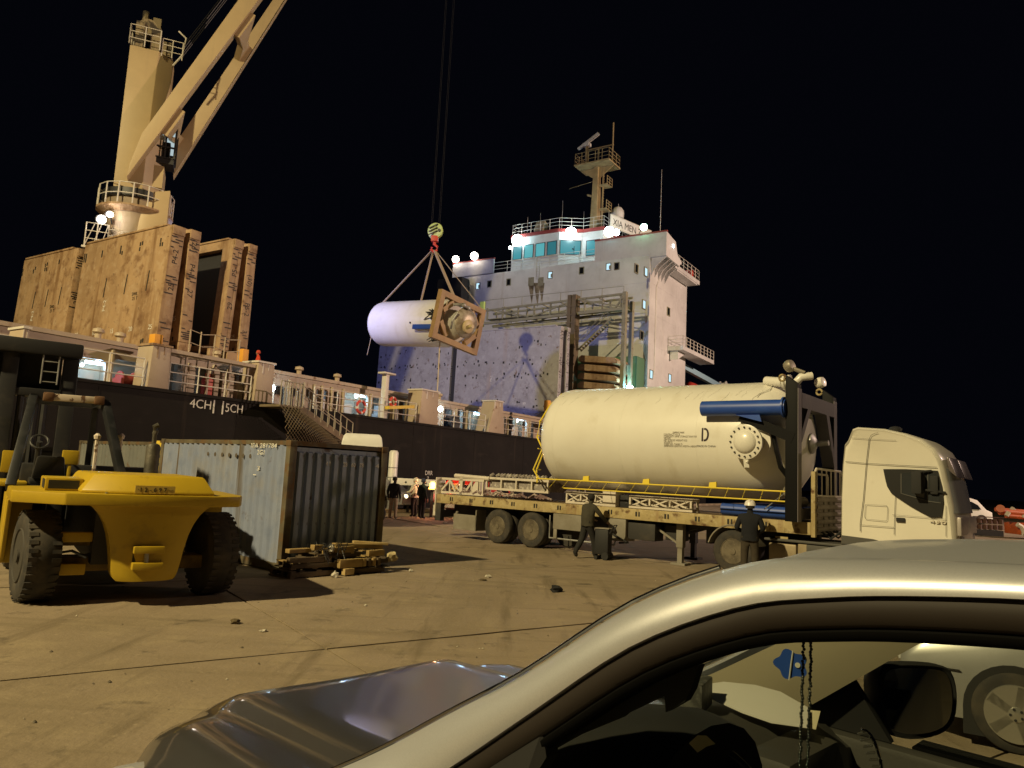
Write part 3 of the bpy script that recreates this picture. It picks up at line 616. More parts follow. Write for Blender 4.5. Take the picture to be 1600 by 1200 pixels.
# anchor-shaped rust patches and the hook pockets on the front
rs = M('rust_streaks', (.30, .25, .16), .85, rust=((.10, .075, .045), 1.8, .4, .6))
m = MB()
for px in (830, 845):
    a_ = S.X(px-4, 434, FX); b_ = S.X(px+4, 446, FX); m.bx(FX-.05, FX-.003, b_.y, a_.y, b_.z, a_.z)
brp('pocket_plate', m, MS['gant'])
m = MB()
for px, ln in ((830, 476), (839, 480), (846, 473)):
    a_ = S.X(px-5, 442, FX); b_ = S.X(px+5, 442, FX); c_ = S.X(px+1, ln, FX); m.prism([(FX-.006, a_.y, a_.z), (FX-.006, b_.y, b_.z), (FX-.006, c_.y, c_.z)], (.004, 0, 0))
brp('rust_stain', m, rs)
m = MB(); p = S.X(842, 405, FX); q = S.X(843, 436, FX)
for dy in (-.18, .18): m.tube((FX-.12, p.y+dy, p.z), (FX-.12, p.y+dy, q.z), .03, n=5)
for k in range(9): m.tube((FX-.12, p.y-.18, q.z+(p.z-q.z)*k/8), (FX-.12, p.y+.18, q.z+(p.z-q.z)*k/8), .02, n=4)
brp('wall_ladder', m, MS['rail'])
# deck seams on the front and side so that the plating reads
m = MB()
for z in (20.6, 17.7, 14.8, 11.9): m.bx(FX-.012, FX+.05, .3, BEAM-.3, z, z+.05); m.bx(FX+.3, 42.7, -.012, .05, z, z+.05)
for y in (5.6, 11.2, 16.8): m.bx(FX-.010, FX+.05, y, y+.03, DK, 23.3)
for x in (36.2, 39.8): m.bx(x, x+.03, -.010, .05, DK, 22.5)
brp('plate_seam', m, MS['white'])
m = MB(); m.pipe([(FX+1.4, -.08, 12), (FX+1.4, -.08, 20.5), (FX+2.2, -.08, 21.6), (FX+2.4, -.08, 22.4)], .035, 5); brp('wall_pipe', m, MS['rail'])
# lamps of the bridge
def blamp(px, py, x, col, rr, pw, kind):
    p = S.X(px, py, x); m = MB(); m.lathe([(.02, -rr*.8), (rr*.6, -rr*.65), (rr*.95, -rr*.25), (rr, .0), (rr*.7, .08), (.02, .1)], p, (1, .35, .25), 18); brp('floodlight', m, MAT[kind], smooth=60)
    m = MB(); m.bx(p.x+.14, p.x+.35, p.y-rr*.6, p.y+rr*.6, p.z-rr*.6, p.z+rr*.6); brp('lamp_housing', m, MAT['dark'], bevel=.03)
    if pw: lamp('bridge_lamp', S.w(p+V((-.45, -.15, -.12))), col, pw, .25)
blamp(808, 375, 33.05, CYAN, .58, 110, 'lampw'); blamp(892, 364, 33.5, CYAN, .58, 110, 'lampw'); blamp(952, 362, 33.3, CYAN, .50, 110, 'lampw'); blamp(963, 363, 33.4, CYAN, .32, 0, 'lampw')
blamp(1006, 355, 33.2, (.3, 1, .5), .34, 120, 'lampg'); blamp(741, 400, 32.7, (1, .85, .75), .42, 26, 'lampo'); blamp(712, 405, 32.7, (1, .85, .75), .38, 26, 'lampo'); blamp(797, 387, 33.2, CYAN, .16, 0, 'lampw')
p = S.Y(1049, 385, -1.3); m = MB(); m.lathe([(.02, -.2), (.22, -.15), (.28, 0), (.22, .15), (.02, .2)], p, (0, 0, 1), 12); brp('floodlight', m, MAT['lampw'], smooth=60)
p = S.Y(984, 606, -.4); m = MB(); m.lathe([(.02, -.2), (.25, -.15), (.3, 0), (.25, .15), (.02, .2)], p, (0, 0, 1), 12); brp('floodlight', m, MAT['lampw'], smooth=60); lamp('deck_lamp', S.w(p+V((-.3, -.4, .1))), CYAN, 220, .2)
# name board
nb0 = V((34.75, 5.2, 27.25)); nbd = V((cos(-.26), sin(-.26), 0)); nbn = V((nbd.y, -nbd.x, 0))
def nbq(mb, u0, u1, d0, d1, z0, z1): mb.hexa([nb0+nbd*u+nbn*d+V((0, 0, z)) for z in (z0, z1) for u, d in ((u0, d0), (u1, d0), (u1, d1), (u0, d1))])
m = MB(); nbq(m, 0, 6.6, 0, .08, .12, 1.28); NB = brp('name_board', m, MAT['white']); m = MB()
nbq(m, -.08, -.003, -.02, .1, .02, 1.36); nbq(m, 0, 6.6, -.02, .1, 1.283, 1.36); nbq(m, 0, 6.6, -.02, .1, .02, .117); nbq(m, 1, 1.1, -.2, -.003, -.5, 1.1); nbq(m, 5, 5.1, -.2, -.003, -.5, 1.1); brp('board_frame', m, MS['rail'])
lettering('XIA MEN Z', nb0+nbd*.3+nbn*.083+V((0, 0, .32)), nbd, (0, 0, 1), .98, MAT['blackmark'], BR, width=4.6)
# radome
m = MB(); p = S.X(965, 345, 38); m.lathe([(.35, -1.4), (.35, -.55), (.62, -.5), (.66, 0), (.6, .35), (.42, .62), (.15, .75), (.02, .77)], (38, p.y, p.z+.75), (0, 0, 1), 18); shp('satellite_dome', m, MAT['white'], smooth=60)
# radar mast
my = 7.55; m = MB(); m.rings([[(36+a_*s_, my+b_*s_, z) for a_, b_ in ((-.5, -.45), (.5, -.45), (.5, .45), (-.5, .45))] for z, s_ in ((27.4, .95), (30, .8), (34.4, .62))])
RM = shp('radar_mast', m, MS['mast'], bevel=.05)
def rmp(name, mb, mat=None, **k): return mb.build(name, mat or MS['mast'], RM, **k)
m = MB(); m.prism([(34.6, my-2.0, 34.4), (37.4, my-2.0, 34.4), (37.4, my+2.0, 34.4), (34.6, my+2.0, 34.4)], (0, 0, .16)); m.prism([(36, my-1.9, 34.38), (36, my+1.9, 34.38), (36, my+.4, 33.3), (36, my-.4, 33.3)], (.1, 0, 0)); rmp('mast_platform', m)
m = MB(); rail(m, 34.7, 37.3, my-1.95, my-1.95, 34.56, 1.2, .8); rail(m, 34.7, 34.7, my-1.95, my+1.95, 34.56, 1.2, .8); rail(m, 37.3, 37.3, my-1.95, my+1.95, 34.56, 1.2, .8); rail(m, 34.7, 37.3, my+1.95, my+1.95, 34.56, 1.2, .8); rmp('mast_rail', m)
m = MB(); m.tube((36, my+1.3, 34.5), (36, my+1.3, 37.0), .16, n=8); m.tube((36, my+1.3, 36.6), (36, my-1.8, 36.6), .07, n=6); m.tube((36, my-1.7, 34.5), (36, my-1.7, 39.0), .08, n=6); m.tube((36, my-.1, 34.5), (36, my-.1, 36.6), .10, n=6); rmp('mast_pole', m)
m = MB(); m.bx(35.7, 36.3, my+.95, my+1.65, 37.0, 37.35); rmp('scanner_motor', m, MAT['white'])
m = MB(); m.beam((36, my+2.35, 36.9), (36, my-.05, 38.2), .26, .3); rmp('radar_scanner', m, MAT['white'], bevel=.04)
m = MB()
for z in (29.6, 32.2): m.bx(35.4, 36.6, my-1.5, my-.6, z, z+.06); rail(m, 35.4, 36.6, my-1.5, my-1.5, z, .9, .5)
m.beam((36, my-.75, 27.4), (36, my-.75, 34.4), .12, .12)
for k in range(22): m.tube((35.8, my-.8, 27.7+k*.3), (36.2, my-.8, 27.7+k*.3), .02, n=4)
m.tube((36, my+.5, 31.4), (36, my+1.0, 31.6), .12, n=6); m.tube((36, my+.3, 33), (36, my+3.2, 32.7), .025, n=4)
rmp('mast_ladder', m)
for x, y, h in ((36, 14.2, 3.2), (36, 11.5, 4.2), (36, 6.0, 2.2), (36.5, 5.2, 3.0), (37, 5.6, 2.4), (35, 15.2, 2.6), (38, 1.2, 6.5), (36, 8.9, 2.6)): m = MB(); m.tube((x, y, 27.3 if y > 5 else 23.5), (x, y, 27.3+h), .03, .015, n=5); shp('whip_antenna', m, MS['rail'])
m = MB(); m.box((34.6, 13.2, 28.2), (.9, 1.1, 1.3), Matrix.Rotation(.4, 3, 'Y')); m.bx(34.3, 34.9, 12.9, 13.5, 27.41, 27.7); shp('deck_searchlight', m, M('canvas_cover', (.35, .30, .2), .9), bevel=.08)
# lattice frame and stairs before the bridge house
GX = 27.0; m = MB()
col = S.X(897, 462, GX); m.bx(GX-.42, GX+.42, col.y-.42, col.y-.08, 7, col.z); m.bx(GX-.42, GX+.42, col.y+.08, col.y+.42, 7, col.z); m.bx(GX-.3, GX+.3, col.y-.079, col.y+.079, 7, col.z-.1)
for k in range(14): m.bx(GX-.46, GX-.425, col.y-.5, col.y+.5, 7.5+k*.75, 7.62+k*.75)
LF = shp('lashing_frame', m, MS['colm'])
def lfp(name, mb, **k): return mb.build(name, MS['gant'], LF, **k)
m = MB()
tz, lz = 17.75, 16.6
for gx_ in (GX, GX+1.6):
    m.beam((gx_, -.2, tz+.35), (gx_, 14.6, tz), .16, .17); m.beam((gx_, -.2, lz+.2), (gx_, 14.6, lz-.1), .17, .24)
    for k in range(9): y = .2+k*1.75; m.beam((gx_, y, lz+.17), (gx_, y, tz+.2), .13, .13, up=(1, 0, 0))
    m.beam((gx_, 4.3, tz+.2), (gx_, .2, lz+.4), .10, .12); m.beam((gx_, 5.2, tz+.1), (gx_, 9, lz+.2), .10, .12); m.beam((gx_, 13.5, tz), (gx_, 9.5, lz+.2), .10, .12)
for k in range(8): y = .3+k*2; m.beam((GX, y, tz+.2), (GX+1.6, y, tz+.2), .1, .1)
m.bx(GX+.15, GX+1.45, -.1, 14.4, lz+.3, lz+.36)
lfp('truss_beam', m)
m = MB(); m.bx(GX-.2, GX+.25, -.35, -.02, 7, tz+.5); m.beam((GX, -.2, tz+.45), (GX, .9, lz), .12, .14); m.bx(GX+1.4, GX+1.8, -.3, 0, 7, tz); lfp('frame_post', m)
m = MB(); rail(m, GX-.1, GX-.1, -.1, 14.4, tz+.25, .75, 2.2, n=1); lfp('frame_rail', m)
a_ = S.X(905, 548, GX+.4); b_ = S.X(958, 497, GX+.4); m = MB()
for dx in (-.3, .3): m.beam((GX+.4+dx, a_.y, a_.z), (GX+.4+dx, b_.y, b_.z), .05, .14); m.tube((GX+.4+dx, a_.y, a_.z+1), (GX+.4+dx, b_.y, b_.z+1), .03, n=5)
for k in range(14):
    t = (k+.5)/14; y = a_.y+(b_.y-a_.y)*t; z = a_.z+(b_.z-a_.z)*t; m.bx(GX+.12, GX+.68, y-.13, y+.13, z, z+.05)
lfp('stair', m)
for k in range(5):
    m = MB(); z = 9.0+k*.78; m.prism([(27.3, 4.3, z+.30), (27.3, .5, z-.05), (27.3, .5, z+.22), (27.3, .8, z+.5), (27.3, 4.0, z+.85), (27.3, 4.3, z+.62)], (3.2, 0, 0)); shp('stowed_pontoon', m, MS['hatch'], bevel=.03)
m = MB(); m.bx(30.8, 32.6, .2, 7, 7.1, 13.3); shp('deck_store', m, MS['green'], bevel=.05)
m = MB(); m.bx(GX+.3, GX+.55, 14.9, 15.4, 16.3, 18.8); shp('signal_box', m, M('lime_paint', (.45, .6, .15), .6), bevel=.04)
a_ = S.X(690, 440, 30.5); b_ = S.X(726, 440, 30.5)
m = MB(); m.bx(30.0, 31.6, b_.y, b_.y+3.4, 7, 22.6); shp('vent_tower', m, M('near_black', (.004, .004, .005), .9), bevel=.35)  # tower in one even near-black
# side boarding platform and lifeboat davit aft
p = S.Y(1046, 545, -.2); q = S.Y(1096, 545, -.2); m = MB(); m.bx(p.x, q.x, -1.6, -.002, p.z-.15, p.z+.25); m.prism([(p.x+.5, -.9, p.z-.15), (p.x+2.5, -.9, p.z-.15), (p.x+.5, -.9, p.z-1.0)], (0, .8, 0)); shp('side_platform', m, MS['white'])
m = MB(); rail(m, p.x, q.x, -1.55, -1.55, p.z+.25, 1.0, 1); rail(m, p.x, p.x, -1.55, -.1, p.z+.25, 1.0, 1); shp('platform_rail', m, MS['rail'])
p = S.Y(1066, 572, 1.0); q = S.Y(1128, 606, 1.0); m = MB(); m.beam((p.x, 1, p.z), (q.x, 1, q.z), .5, .6); m.beam((q.x, 1, q.z), (q.x+.2, 1, DK), .4, .4); shp('boat_davit', m, M('pale_blue_paint', (.35, .55, .68), .5), bevel=.04)
p = S.Y(1130, 602, 1.0); m = MB(); m.lathe([(.5, 0), (.5, .1), (.3, .12), (.3, .7), (.5, .72), (.5, .8)], (p.x, .6, p.z), (0, 1, 0), 14); m.bx(p.x-.6, p.x+.6, .8, 1.2, p.z-.7, p.z+.2); shp('davit_winch', m, MAT['white'], smooth=40)
p = S.Y(1088, 606, 1.0); m = MB(); m.loft([(V((p.x-1.4, 1.5, p.z-.2)), .2), (V((p.x-.8, 1.5, p.z)), .6), (V((p.x+.8, 1.5, p.z)), .6), (V((p.x+1.6, 1.5, p.z-.2)), .2)], 12); shp('lifeboat', m, MS['redp'], smooth=50)
# ------------------------------------------------------------------ hook, slings and the hanging tank
hk = at_depth(680, 361, 46.8)
HK = thing('crane_hook', 'yellow green hook block hanging on wires above the suspended tank', 'crane hook', hk)
limem = M('lime_hazard_paint', (.50, .62, .22), .5, mott=[(2.2, (.62, .70, .45), .5, .6)])
m = MB()
for dx in (-.16, .10):
    m.lathe([(.40, 0), (.52, .03), (.52, .07), (.40, .10)], (0, dx, 0), (0.25, 1, 0), 20)
m.bx(-.34, .34, -.2, .24, -.25, .25); m.build('sheave_block', limem, HK, bevel=.02)
m = MB()
for zz0 in (.30, .08, -.14): m.beam((-.40, -.27, zz0-.22), (.16, -.27, zz0+.10), .05, .075, up=(0, 1, 0))
m.lathe([(.10, 0), (.10, .05)], (.28, -.27, -.02), (0, -1, 0), 12); m.build('hazard_mark', MAT['dark'], HK)
m = MB(); m.bx(-.22, .22, -.2, .2, -.72, -.35); m.tube((0, 0, -.72), (0, 0, -.95), .1, n=8); m.build('swivel', MS['redp'], HK, bevel=.02)
m = MB(); m.pipe([(0, 0, -.9), (.2, 0, -1.05), (.18, 0, -1.3), (0, 0, -1.4), (-.2, 0, -1.25), (-.16, 0, -1.1)], .09, 8); m.build('hook', MS['redp'], HK, smooth=60)
m = MB()
topz = S.w((0, 0, 0)).z+58
for dx in (-.28, -.2, .2, .28):
    m = MB(); m.tube((dx, 0, .3), (dx*1.2, 0, 44), .007, n=4); m.build('wire_rope', MAT['black'], HK)
fc = at_depth(716, 505, 45.0)
axd = V((-.765, .645, .085)).normalized(); hh = V((.645, .765, .0)).normalized(); zz = hh.cross(axd); zz = zz if zz.z > 0 else -zz
ca, sa = cos(radians(7)), sin(radians(7)); e1 = hh*ca-zz*sa; e2 = hh*sa+zz*ca
tankw = M('tank_white', (.74, .72, .66), .32, mott=[(.9, (.68, .65, .58), .45, .8)], rust=((.42, .36, .25), 1.2, .72, .84), streak=((.60, .56, .47), 1.2, .6, .85), dirt=((.52, .47, .36), .6, .60, .85), bump=(1.2, .12, .02), coat=.2)
bluem = M('blue_paint', (.02, .065, .32), .4, mott=[(2, (.03, .09, .36), .5, .7)])
brown = M('brown_skirt', (.33, .21, .095), .6, mott=[(2, (.25, .15, .07), .45, .7)])
grey = M('grey_skirt_shaded', (.007, .007, .0075), .55, spec=.12)  # skirt grey darkened to hold the shaded side of the posts
greyf = M('grey_skirt_lit', (.085, .08, .085), .5, mott=[(1.4, (.13, .12, .12), .5, .7)])  # lighter copy of the skirt grey, holding light on the end face
def make_tank(name, label, o, ex, ey, ez, rad, length, skirt, fw, fh, extra):
    """ex along the axis from skirt to dome, ey across, ez up"""
    T_ = thing(name, label, 'tank', o); R3 = lambda x, y, z: ex*x+ey*y+ez*z
    m = MB(); prof = [(.05, -.95), (.5, -.9), (.95, -.72), (1.25, -.45), (1.44, -.2), (rad*.985, 0)]
    pr = [(r*rad/1.53, t+.75) for r, t in prof]+[(rad, .95), (rad, length*.4), (rad, length-.5)]
    for k in range(1, 9):
        a_ = k*pi/16; pr.append((rad*max(.01, cos(a_)), length-.5+rad*.52*sin(a_)))
    m.lathe(pr, (0, 0, 0), ex, 64); m.build('tank_shell', tankw, T_, smooth=50)
    m = MB()                                   # skirt frame: flat plate with octagon opening
    W, H = fw/2, fh/2; ow_, oh_ = W-.36, H-.34; cc = .72
    octp = [(-ow_+cc, -oh_), (ow_-cc, -oh_), (ow_, -oh_+cc), (ow_, oh_-cc), (ow_-cc, oh_), (-ow_+cc, oh_), (-ow_, oh_-cc), (-ow_, -oh_+cc)]
    th = .34
    def bar(a, b, c, d): m.prism([R3(-th/2, *q) for q in (a, b, c, d)], ex*th)
    bar((-W, -H), (W, -H), (W, -oh_), (-W, -oh_)); bar((-W, oh_), (W, oh_), (W, H), (-W, H)); bar((-W, -oh_), (-ow_, -oh_), (-ow_, oh_), (-W, oh_)); bar((ow_, -oh_), (W, -oh_), (W, oh_), (ow_, oh_))
    for sx in (-1, 1):
        for sy in (-1, 1):
            if extra == 'legs' and sy < 0: continue
            a_ = V((sx*(ow_-cc), sy*oh_)); b_ = V((sx*ow_, sy*(oh_-cc))); d_ = (b_-a_).normalized(); n_ = V((-d_.y, d_.x))
            if n_@V((sx, sy)) > 0: n_ = -n_
            q = [a_-d_*.3, b_+d_*.3, b_+d_*.0+n_*.0+n_*.28, a_+n_*.28]
            q = [a_, b_, b_+n_*.30-d_*.0+V((0, 0)), a_+n_*.30]
            m.prism([R3(-th/2+.003, *p) for p in q], ex*(th-.006))
    m.build('skirt_frame', skirt, T_)
    return T_, R3
HT, R3 = make_tank('storage_tank', 'white storage tank with brown square skirt hanging from the crane hook', fc, axd, hh*ca-zz*sa, e2, 1.5, 7.3, brown, 4.05, 3.0, '')
HT['group'] = 'white steel storage tanks'
def tpt(th_, x, r=1.5): return R3(x, r*cos(th_), r*sin(th_))      # on the shell
# inside the skirt: cone, manhole, pipework
def tank_gear(T_, R3, rad, seed, near):
    m = MB(); m.lathe([(.95, -.62), (.75, -.9), (.4, -1.0), (.1, -1.02)], (0, 0, 0), R3(1, 0, 0), 24); m.build('bottom_cone', M('weathered_steel', (.45, .40, .32), .45, .3, mott=[(2, (.25, .2, .14), .4, .6)]), T_, smooth=40)
    m = MB(); m.lathe([(.42, -.88), (.42, -1.06), (.36, -1.1), (.1, -1.14)], R3(0, -.1, -.25), R3(1, 0, 0), 20); m.lathe([(.12, -1.1), (.12, -1.4)], R3(0, -.1, -.25), R3(1, 0, 0), 10); m.build('manhole_cover', M('ochre_flange', (.5, .40, .22), .5), T_, smooth=40)
    m = MB(); m.pipe([R3(-.2, -.9, .9), R3(-.75, -.75, .95), R3(-.9, -.2, .85), R3(-.8, .1, .7)], .09, 8); m.pipe([R3(-.8, -1.0, .35), R3(-.55, -1.05, -.2), R3(-.3, -.8, -.6)], .06, 8)
    m.lathe([(.16, 0), (.16, .1)], R3(-.82, -.3, .85), R3(0, 1, 0), 12); m.lathe([(.14, 0), (.14, .1)], R3(-.85, -.75, .92), R3(0, 1, -.2), 12); m.build('pipework', MAT['steel'], T_, smooth=40)
tank_gear(HT, R3, 1.5, 1, False)
# side of the hanging shell that faces the quay
vw = (CP-fc).normalized(); ty = vw@R3(0, 1, 0); tz_ = vw@R3(0, 0, 1); th0 = atan2(tz_, ty)
m = MB(); c1 = tpt(th0+.12, .25, 1.62); c2 = tpt(th0+.12, 2.3, 1.62); m.beam(c1, c2, .26, .30); m.build('blue_pipe', bluem, HT, bevel=.04)
m = MB(); rnd = random.Random(4)
for dth in (.55, -.42):
    for k in range(14):
        c1 = tpt(th0+dth+rnd.uniform(-.09, .12), .3+rnd.random()*.3, 1.53); m.pipe([c1, c1+R3(rnd.uniform(.1, .5), 0, rnd.uniform(-.15, .2)), c1+R3(rnd.uniform(.4, .9), 0, rnd.uniform(-.3, .3))], .03, 4)
m.build('nozzle_cluster', MAT['dark'], HT)
m = MB(); m.tube(tpt(th0-.05, 2.7, 1.52), tpt(th0-.05, 2.7, 1.56), .06, n=8); m.build('name_plate', MAT['dark'], HT)
# slings
hb = hk+V((0, 0, -1.3)); slm = M('sling_webbing', (.34, .27, .2), .8); SLL = ['left outer sling running down to the domed end of hanging tank', 'thin inner sling behind, down to the middle of hanging tank', 'brown inner sling down to the top of the square skirt', 'right outer sling down to the far corner of the square skirt']
ends = [fc+R3(7.1, -.55, 1.22), fc+R3(4.2, .3, 1.47), fc+R3(0, -.9, 1.52), fc+R3(0, 1.8, 1.5)]
for k, e_ in enumerate(ends):
    o = bpy.data.objects.new('lifting_sling', MB().beam(hb+V(((k-1.5)*.07, 0, 0)), e_, .12 if k != 2 else .17, .05 if k != 2 else .08).mesh('lifting_sling', slm)); COL.objects.link(o); tag(o, SLL[k], 'sling', 'slings from the hook to the hanging tank')
o = bpy.data.objects.new('lifting_sling', MB().pipe([fc+R3(7.1, -.55, 1.22), fc+R3(7.25, -1.0, .75), fc+R3(7.25, -1.25, 0), fc+R3(7.2, -1.05, -.75), fc+R3(7.05, -.8, -1.2), fc+R3(7.05, -.8, -2.4)], .03, 5).mesh('lifting_sling', slm)); COL.objects.link(o); tag(o, 'thin strap wrapped round the domed end of hanging tank', 'sling', 'slings from the hook to the hanging tank')
p0 = fc+R3(-.2, -1.45, .9); pts = [p0, at_depth(688, 520, 44.6), at_depth(684, 600, 44.4), at_depth(680, 660, 44.3), at_depth(677, 690, 44.2), at_depth(676, 699, 44.2)]
o = bpy.data.objects.new('tag_rope', MB().pipe(pts, .035, 6).lathe([(.02, 0), (.07, .02), (.07, .12), (.02, .16)], pts[-1]-V((0, 0, .12)), (0, 0, 1), 8).mesh('tag_rope', M('pale_rope', (.55, .46, .32), .9))); COL.objects.link(o); tag(o, 'pale tag rope dangling from the hanging tank', 'rope')
# ------------------------------------------------------------------ flatbed trailer
g0t = ground(775, 849); T = Fr((g0t.x, g0t.y), -39)
MT = dict(
 rail=M('worn_yellow_rail', (.41, .325, .155), .7, mott=[(1.3, (.31, .24, .11), .4, .7), (9, (.47, .39, .22), .5, .7)], rust=((.12, .065, .03), 3.2, .53, .64), streak=((.25, .15, .07), 4, .58, .75), bump=(12, .3, .01)),
 frame=M('trailer_frame', (.03, .028, .026), .7, mott=[(2, (.06, .05, .04), .5, .7)]),
 panel=M('grey_trailer_panel', (.24, .22, .18), .6, mott=[(2, (.17, .15, .11), .4, .7)]),
 plank=M('deck_planks', (.16, .11, .06), .85, mott=[(2, (.09, .06, .035), .4, .7)]),
 lat=M('white_lattice_paint', (.62, .56, .48), .55, mott=[(2, (.52, .46, .38), .45, .7)], rust=((.25, .15, .08), 4, .66, .74)),
 cab=M('cab_white', (.74, .71, .62), .32, mott=[(.8, (.69, .66, .57), .4, .7)], coat=.4, dirt=((.50, .45, .34), 1.1, .62, .85)),
 plastic=M('grey_plastic', (.07, .068, .062), .6),
 seam=M('panel_gap', (.02, .018, .014), .8),
 rim=M('dusty_rim', (.15, .125, .085), .65, mott=[(4, (.075, .06, .04), .4, .65), (18, (.2, .17, .12), .58, .7)]),
 wind=M('windscreen_reflection', (.40, .42, .44), .16, spec=.8),  # pale base colour stands in for a bright reflection
)
TR = thing('flatbed_trailer', 'long flatbed trailer with worn yellow side rail carrying the white tank', 'trailer', T.o, T.a)
XR = -2.55; XF = 9.42; W = 2.5; ZB = 1.08; ZT = 1.37
m = MB()
m.bx(XR, XF, 0, .12, ZB, ZT); m.bx(XR, XF, W-.12, W, ZB, ZT); m.bx(XR-.1, XR, 0, W, ZB, ZT)
o = m.build('side_rail', MT['rail'], TR, bevel=.012)
m = MB()
for k in range(13): x = XR+.5+k*.86; m.bx(x, x+.05, -.012, .02, ZB+.10, ZB+.22); m.bx(x+.09, x+.13, -.012, .02, ZB+.10, ZB+.22)
tag(m.build('stake_pocket', MAT['blackmark'], TR), kind='stuff')
pm_ = MB().bx(0, XF-XR-.02, -.11, .11, -.03, .03).mesh('deck_plank', MT['plank'], bevel=0)
for k in range(10):
    o = part('deck_plank', pm_, TR); o.location = (XR+.01, .24+k*.224, ZT-.025)
m = MB()
for y in (.75, 1.75):
    m.bx(XR+.1, 5.6, y-.09, y+.09, .72, ZB); m.prism([(5.6, y-.09, .72), (6.3, y-.09, .95), (XF, y-.09, .95), (XF, y-.09, ZB), (5.6, y-.09, ZB)], (0, .18, 0))
for k in range(12): m.bx(XR+.3+k*.95, XR+.38+k*.95, .12, W-.12, ZB-.02, ZB+.14)
m.bx(XR-.05, XR+.05, .1, W-.1, .62, .85); m.bx(XR-.14, XR+.1, .0, .18, .5, ZB); m.bx(XR-.14, XR+.1, W-.18, W, .5, ZB)
m.build('chassis', MT['frame'], TR)
m = MB(); m.bx(XR-.16, XR-.102, -.05, .35, .8, ZT+.55); m.bx(XR-.3, XR-.163, .05, .3, .65, 1.0); m.build('tail_bracket', MT['lat'], TR, bevel=.02)
m = MB(); m.bx(XR-.16, XR-.102, W-.35, W+.05, .8, ZT+.55); m.build('tail_bracket', MT['lat'], TR, bevel=.02)
def wheel(parent, x, y, r, wd, out=-1, dual=False, rimm=None, seed=0, rz=0, loc_z=None):
    rimm = rimm or MT['rim']; z = r if loc_z is None else loc_z; R = Matrix.Rotation(rz, 3, 'Z')
    ax = R @ V((0, out, 0)); c = V((x, y, z)); t = MB()
    def tyre(off):
        t.lathe([(r*.58, off-wd*.44), (r*.64, off-wd*.49), (r*.86, off-wd*.5), (r*.95, off-wd*.44), (r*.992, off-wd*.30), (r, off), (r*.992, off+wd*.30), (r*.95, off+wd*.44), (r*.86, off+wd*.5), (r*.64, off+wd*.49), (r*.58, off+wd*.44)], c, ax, 40)
    tyre(-wd/2)
    if dual: tyre(-wd/2-wd*1.12)
    w_ = t.build('wheel', MAT['tyre'], parent, smooth=35)
    h = MB(); h.lathe([(r*.60, -wd*.03), (r*.575, wd*.01), (r*.545, -wd*.06), (r*.53, -wd*.36), (r*.50, -wd*.52), (r*.31, -wd*.58), (r*.27, -wd*.50), (r*.255, -wd*.24), (r*.17, -wd*.16), (r*.15, wd*.04), (.02, wd*.06)], c, ax, 28)
    x_, u_, d_ = frame_of(ax)
    for k in range(10):
        a_ = k*pi/5; p = c+x_*(r*.38*cos(a_))+u_*(r*.38*sin(a_)); h.tube(p-d_*wd*.56, p-d_*wd*.44, r*.035, n=6)
    h.build('rim', rimm, w_, smooth=35)
    hd = MB()
    for k in range(8):
        a_ = k*pi/4+.2; p = c+x_*(r*.43*cos(a_))+u_*(r*.43*sin(a_)); hd.tube(p-d_*wd*.57, p-d_*wd*.535, r*.055, n=8)
    hd.build('hand_hole', MAT['black'], w_)
    if seed == 9:
        tr = MB()
        nb = 34
        for k in range(nb):
            a_ = 2*pi*k/nb
            for sgn in (-1, 1):
                p = c+x_*(r*1.0*cos(a_))+u_*(r*1.0*sin(a_)); q = V(-ax)*(wd*.5)
                tang = -x_*sin(a_)+u_*cos(a_); rad_ = x_*cos(a_)+u_*sin(a_)
                b0 = p-d_*(wd/2)+d_*(sgn*wd*.33)+tang*(sgn*.01)
                tr.box(b0-rad_*.006, (wd*.26, .055*r/.63, .018), Matrix((d_, tang, rad_)).transposed())
        tag(tr.build('tread_block', MAT['tyre'], w_), kind='stuff')
    return w_
x2 = T.Y(829, 820, 0).x
wheel(TR, 0, 0, .52, .27, -1, True); wheel(TR, x2, 0, .52, .27, -1, True); wheel(TR, 0, W, .52, .27, 1, True); wheel(TR, x2, W, .52, .27, 1, True)
m = MB(); m.tube((0, .2, .52), (0, W-.2, .52), .09, n=8); m.tube((x2, .2, .52), (x2, W-.2, .52), .09, n=8)
for y in (.62, 1.88): m.beam((-.5, y, .78), (x2+.5, y, .78), .1, .09); m.beam((-.5, y, .8), (x2/2, y, .6), .08, .06); m.beam((x2/2, y, .6), (x2+.5, y, .8), .08, .06)
m.build('axle', MT['frame'], TR)
a_, b_ = T.Y(710, 805, .05), T.Y(744, 830, .05)
m = MB(); m.pipe([(a_.x+.1, .08, .85), (a_.x-.05, .08, .6), (a_.x, .08, .38)], .04); m.bx(a_.x, b_.x, .02, .06, .30, .78); m.bx(b_.x-.04, b_.x, .02, .5, .3, .95); m.build('mud_guard', MT['panel'], TR)
a_, b_ = T.Y(865, 793, .02), T.Y(909, 818, .02); m = MB(); m.bx(a_.x, b_.x, .02, .6, .62, ZB-.01); m.bx(a_.x+.05, a_.x+.17, -.02, .02, .35, .62); TB = m.build('tool_box', MT['panel'], TR, bevel=.015)
a_, b_ = T.Y(951, 800, .02), T.Y(977, 836, .02); m = MB(); m.bx(a_.x, b_.x, .02, .55, .47, ZB-.01); m.build('tool_box', MT['panel'], TR, bevel=.015)
m = MB(); m.bx(b_.x+.03, b_.x+.85, .1, .6, .55, 1.0); m.bx(b_.x+1.0, b_.x+1.5, .4, .8, .6, 1.0); m.build('air_tank_box', MT['frame'], TR, bevel=.03)
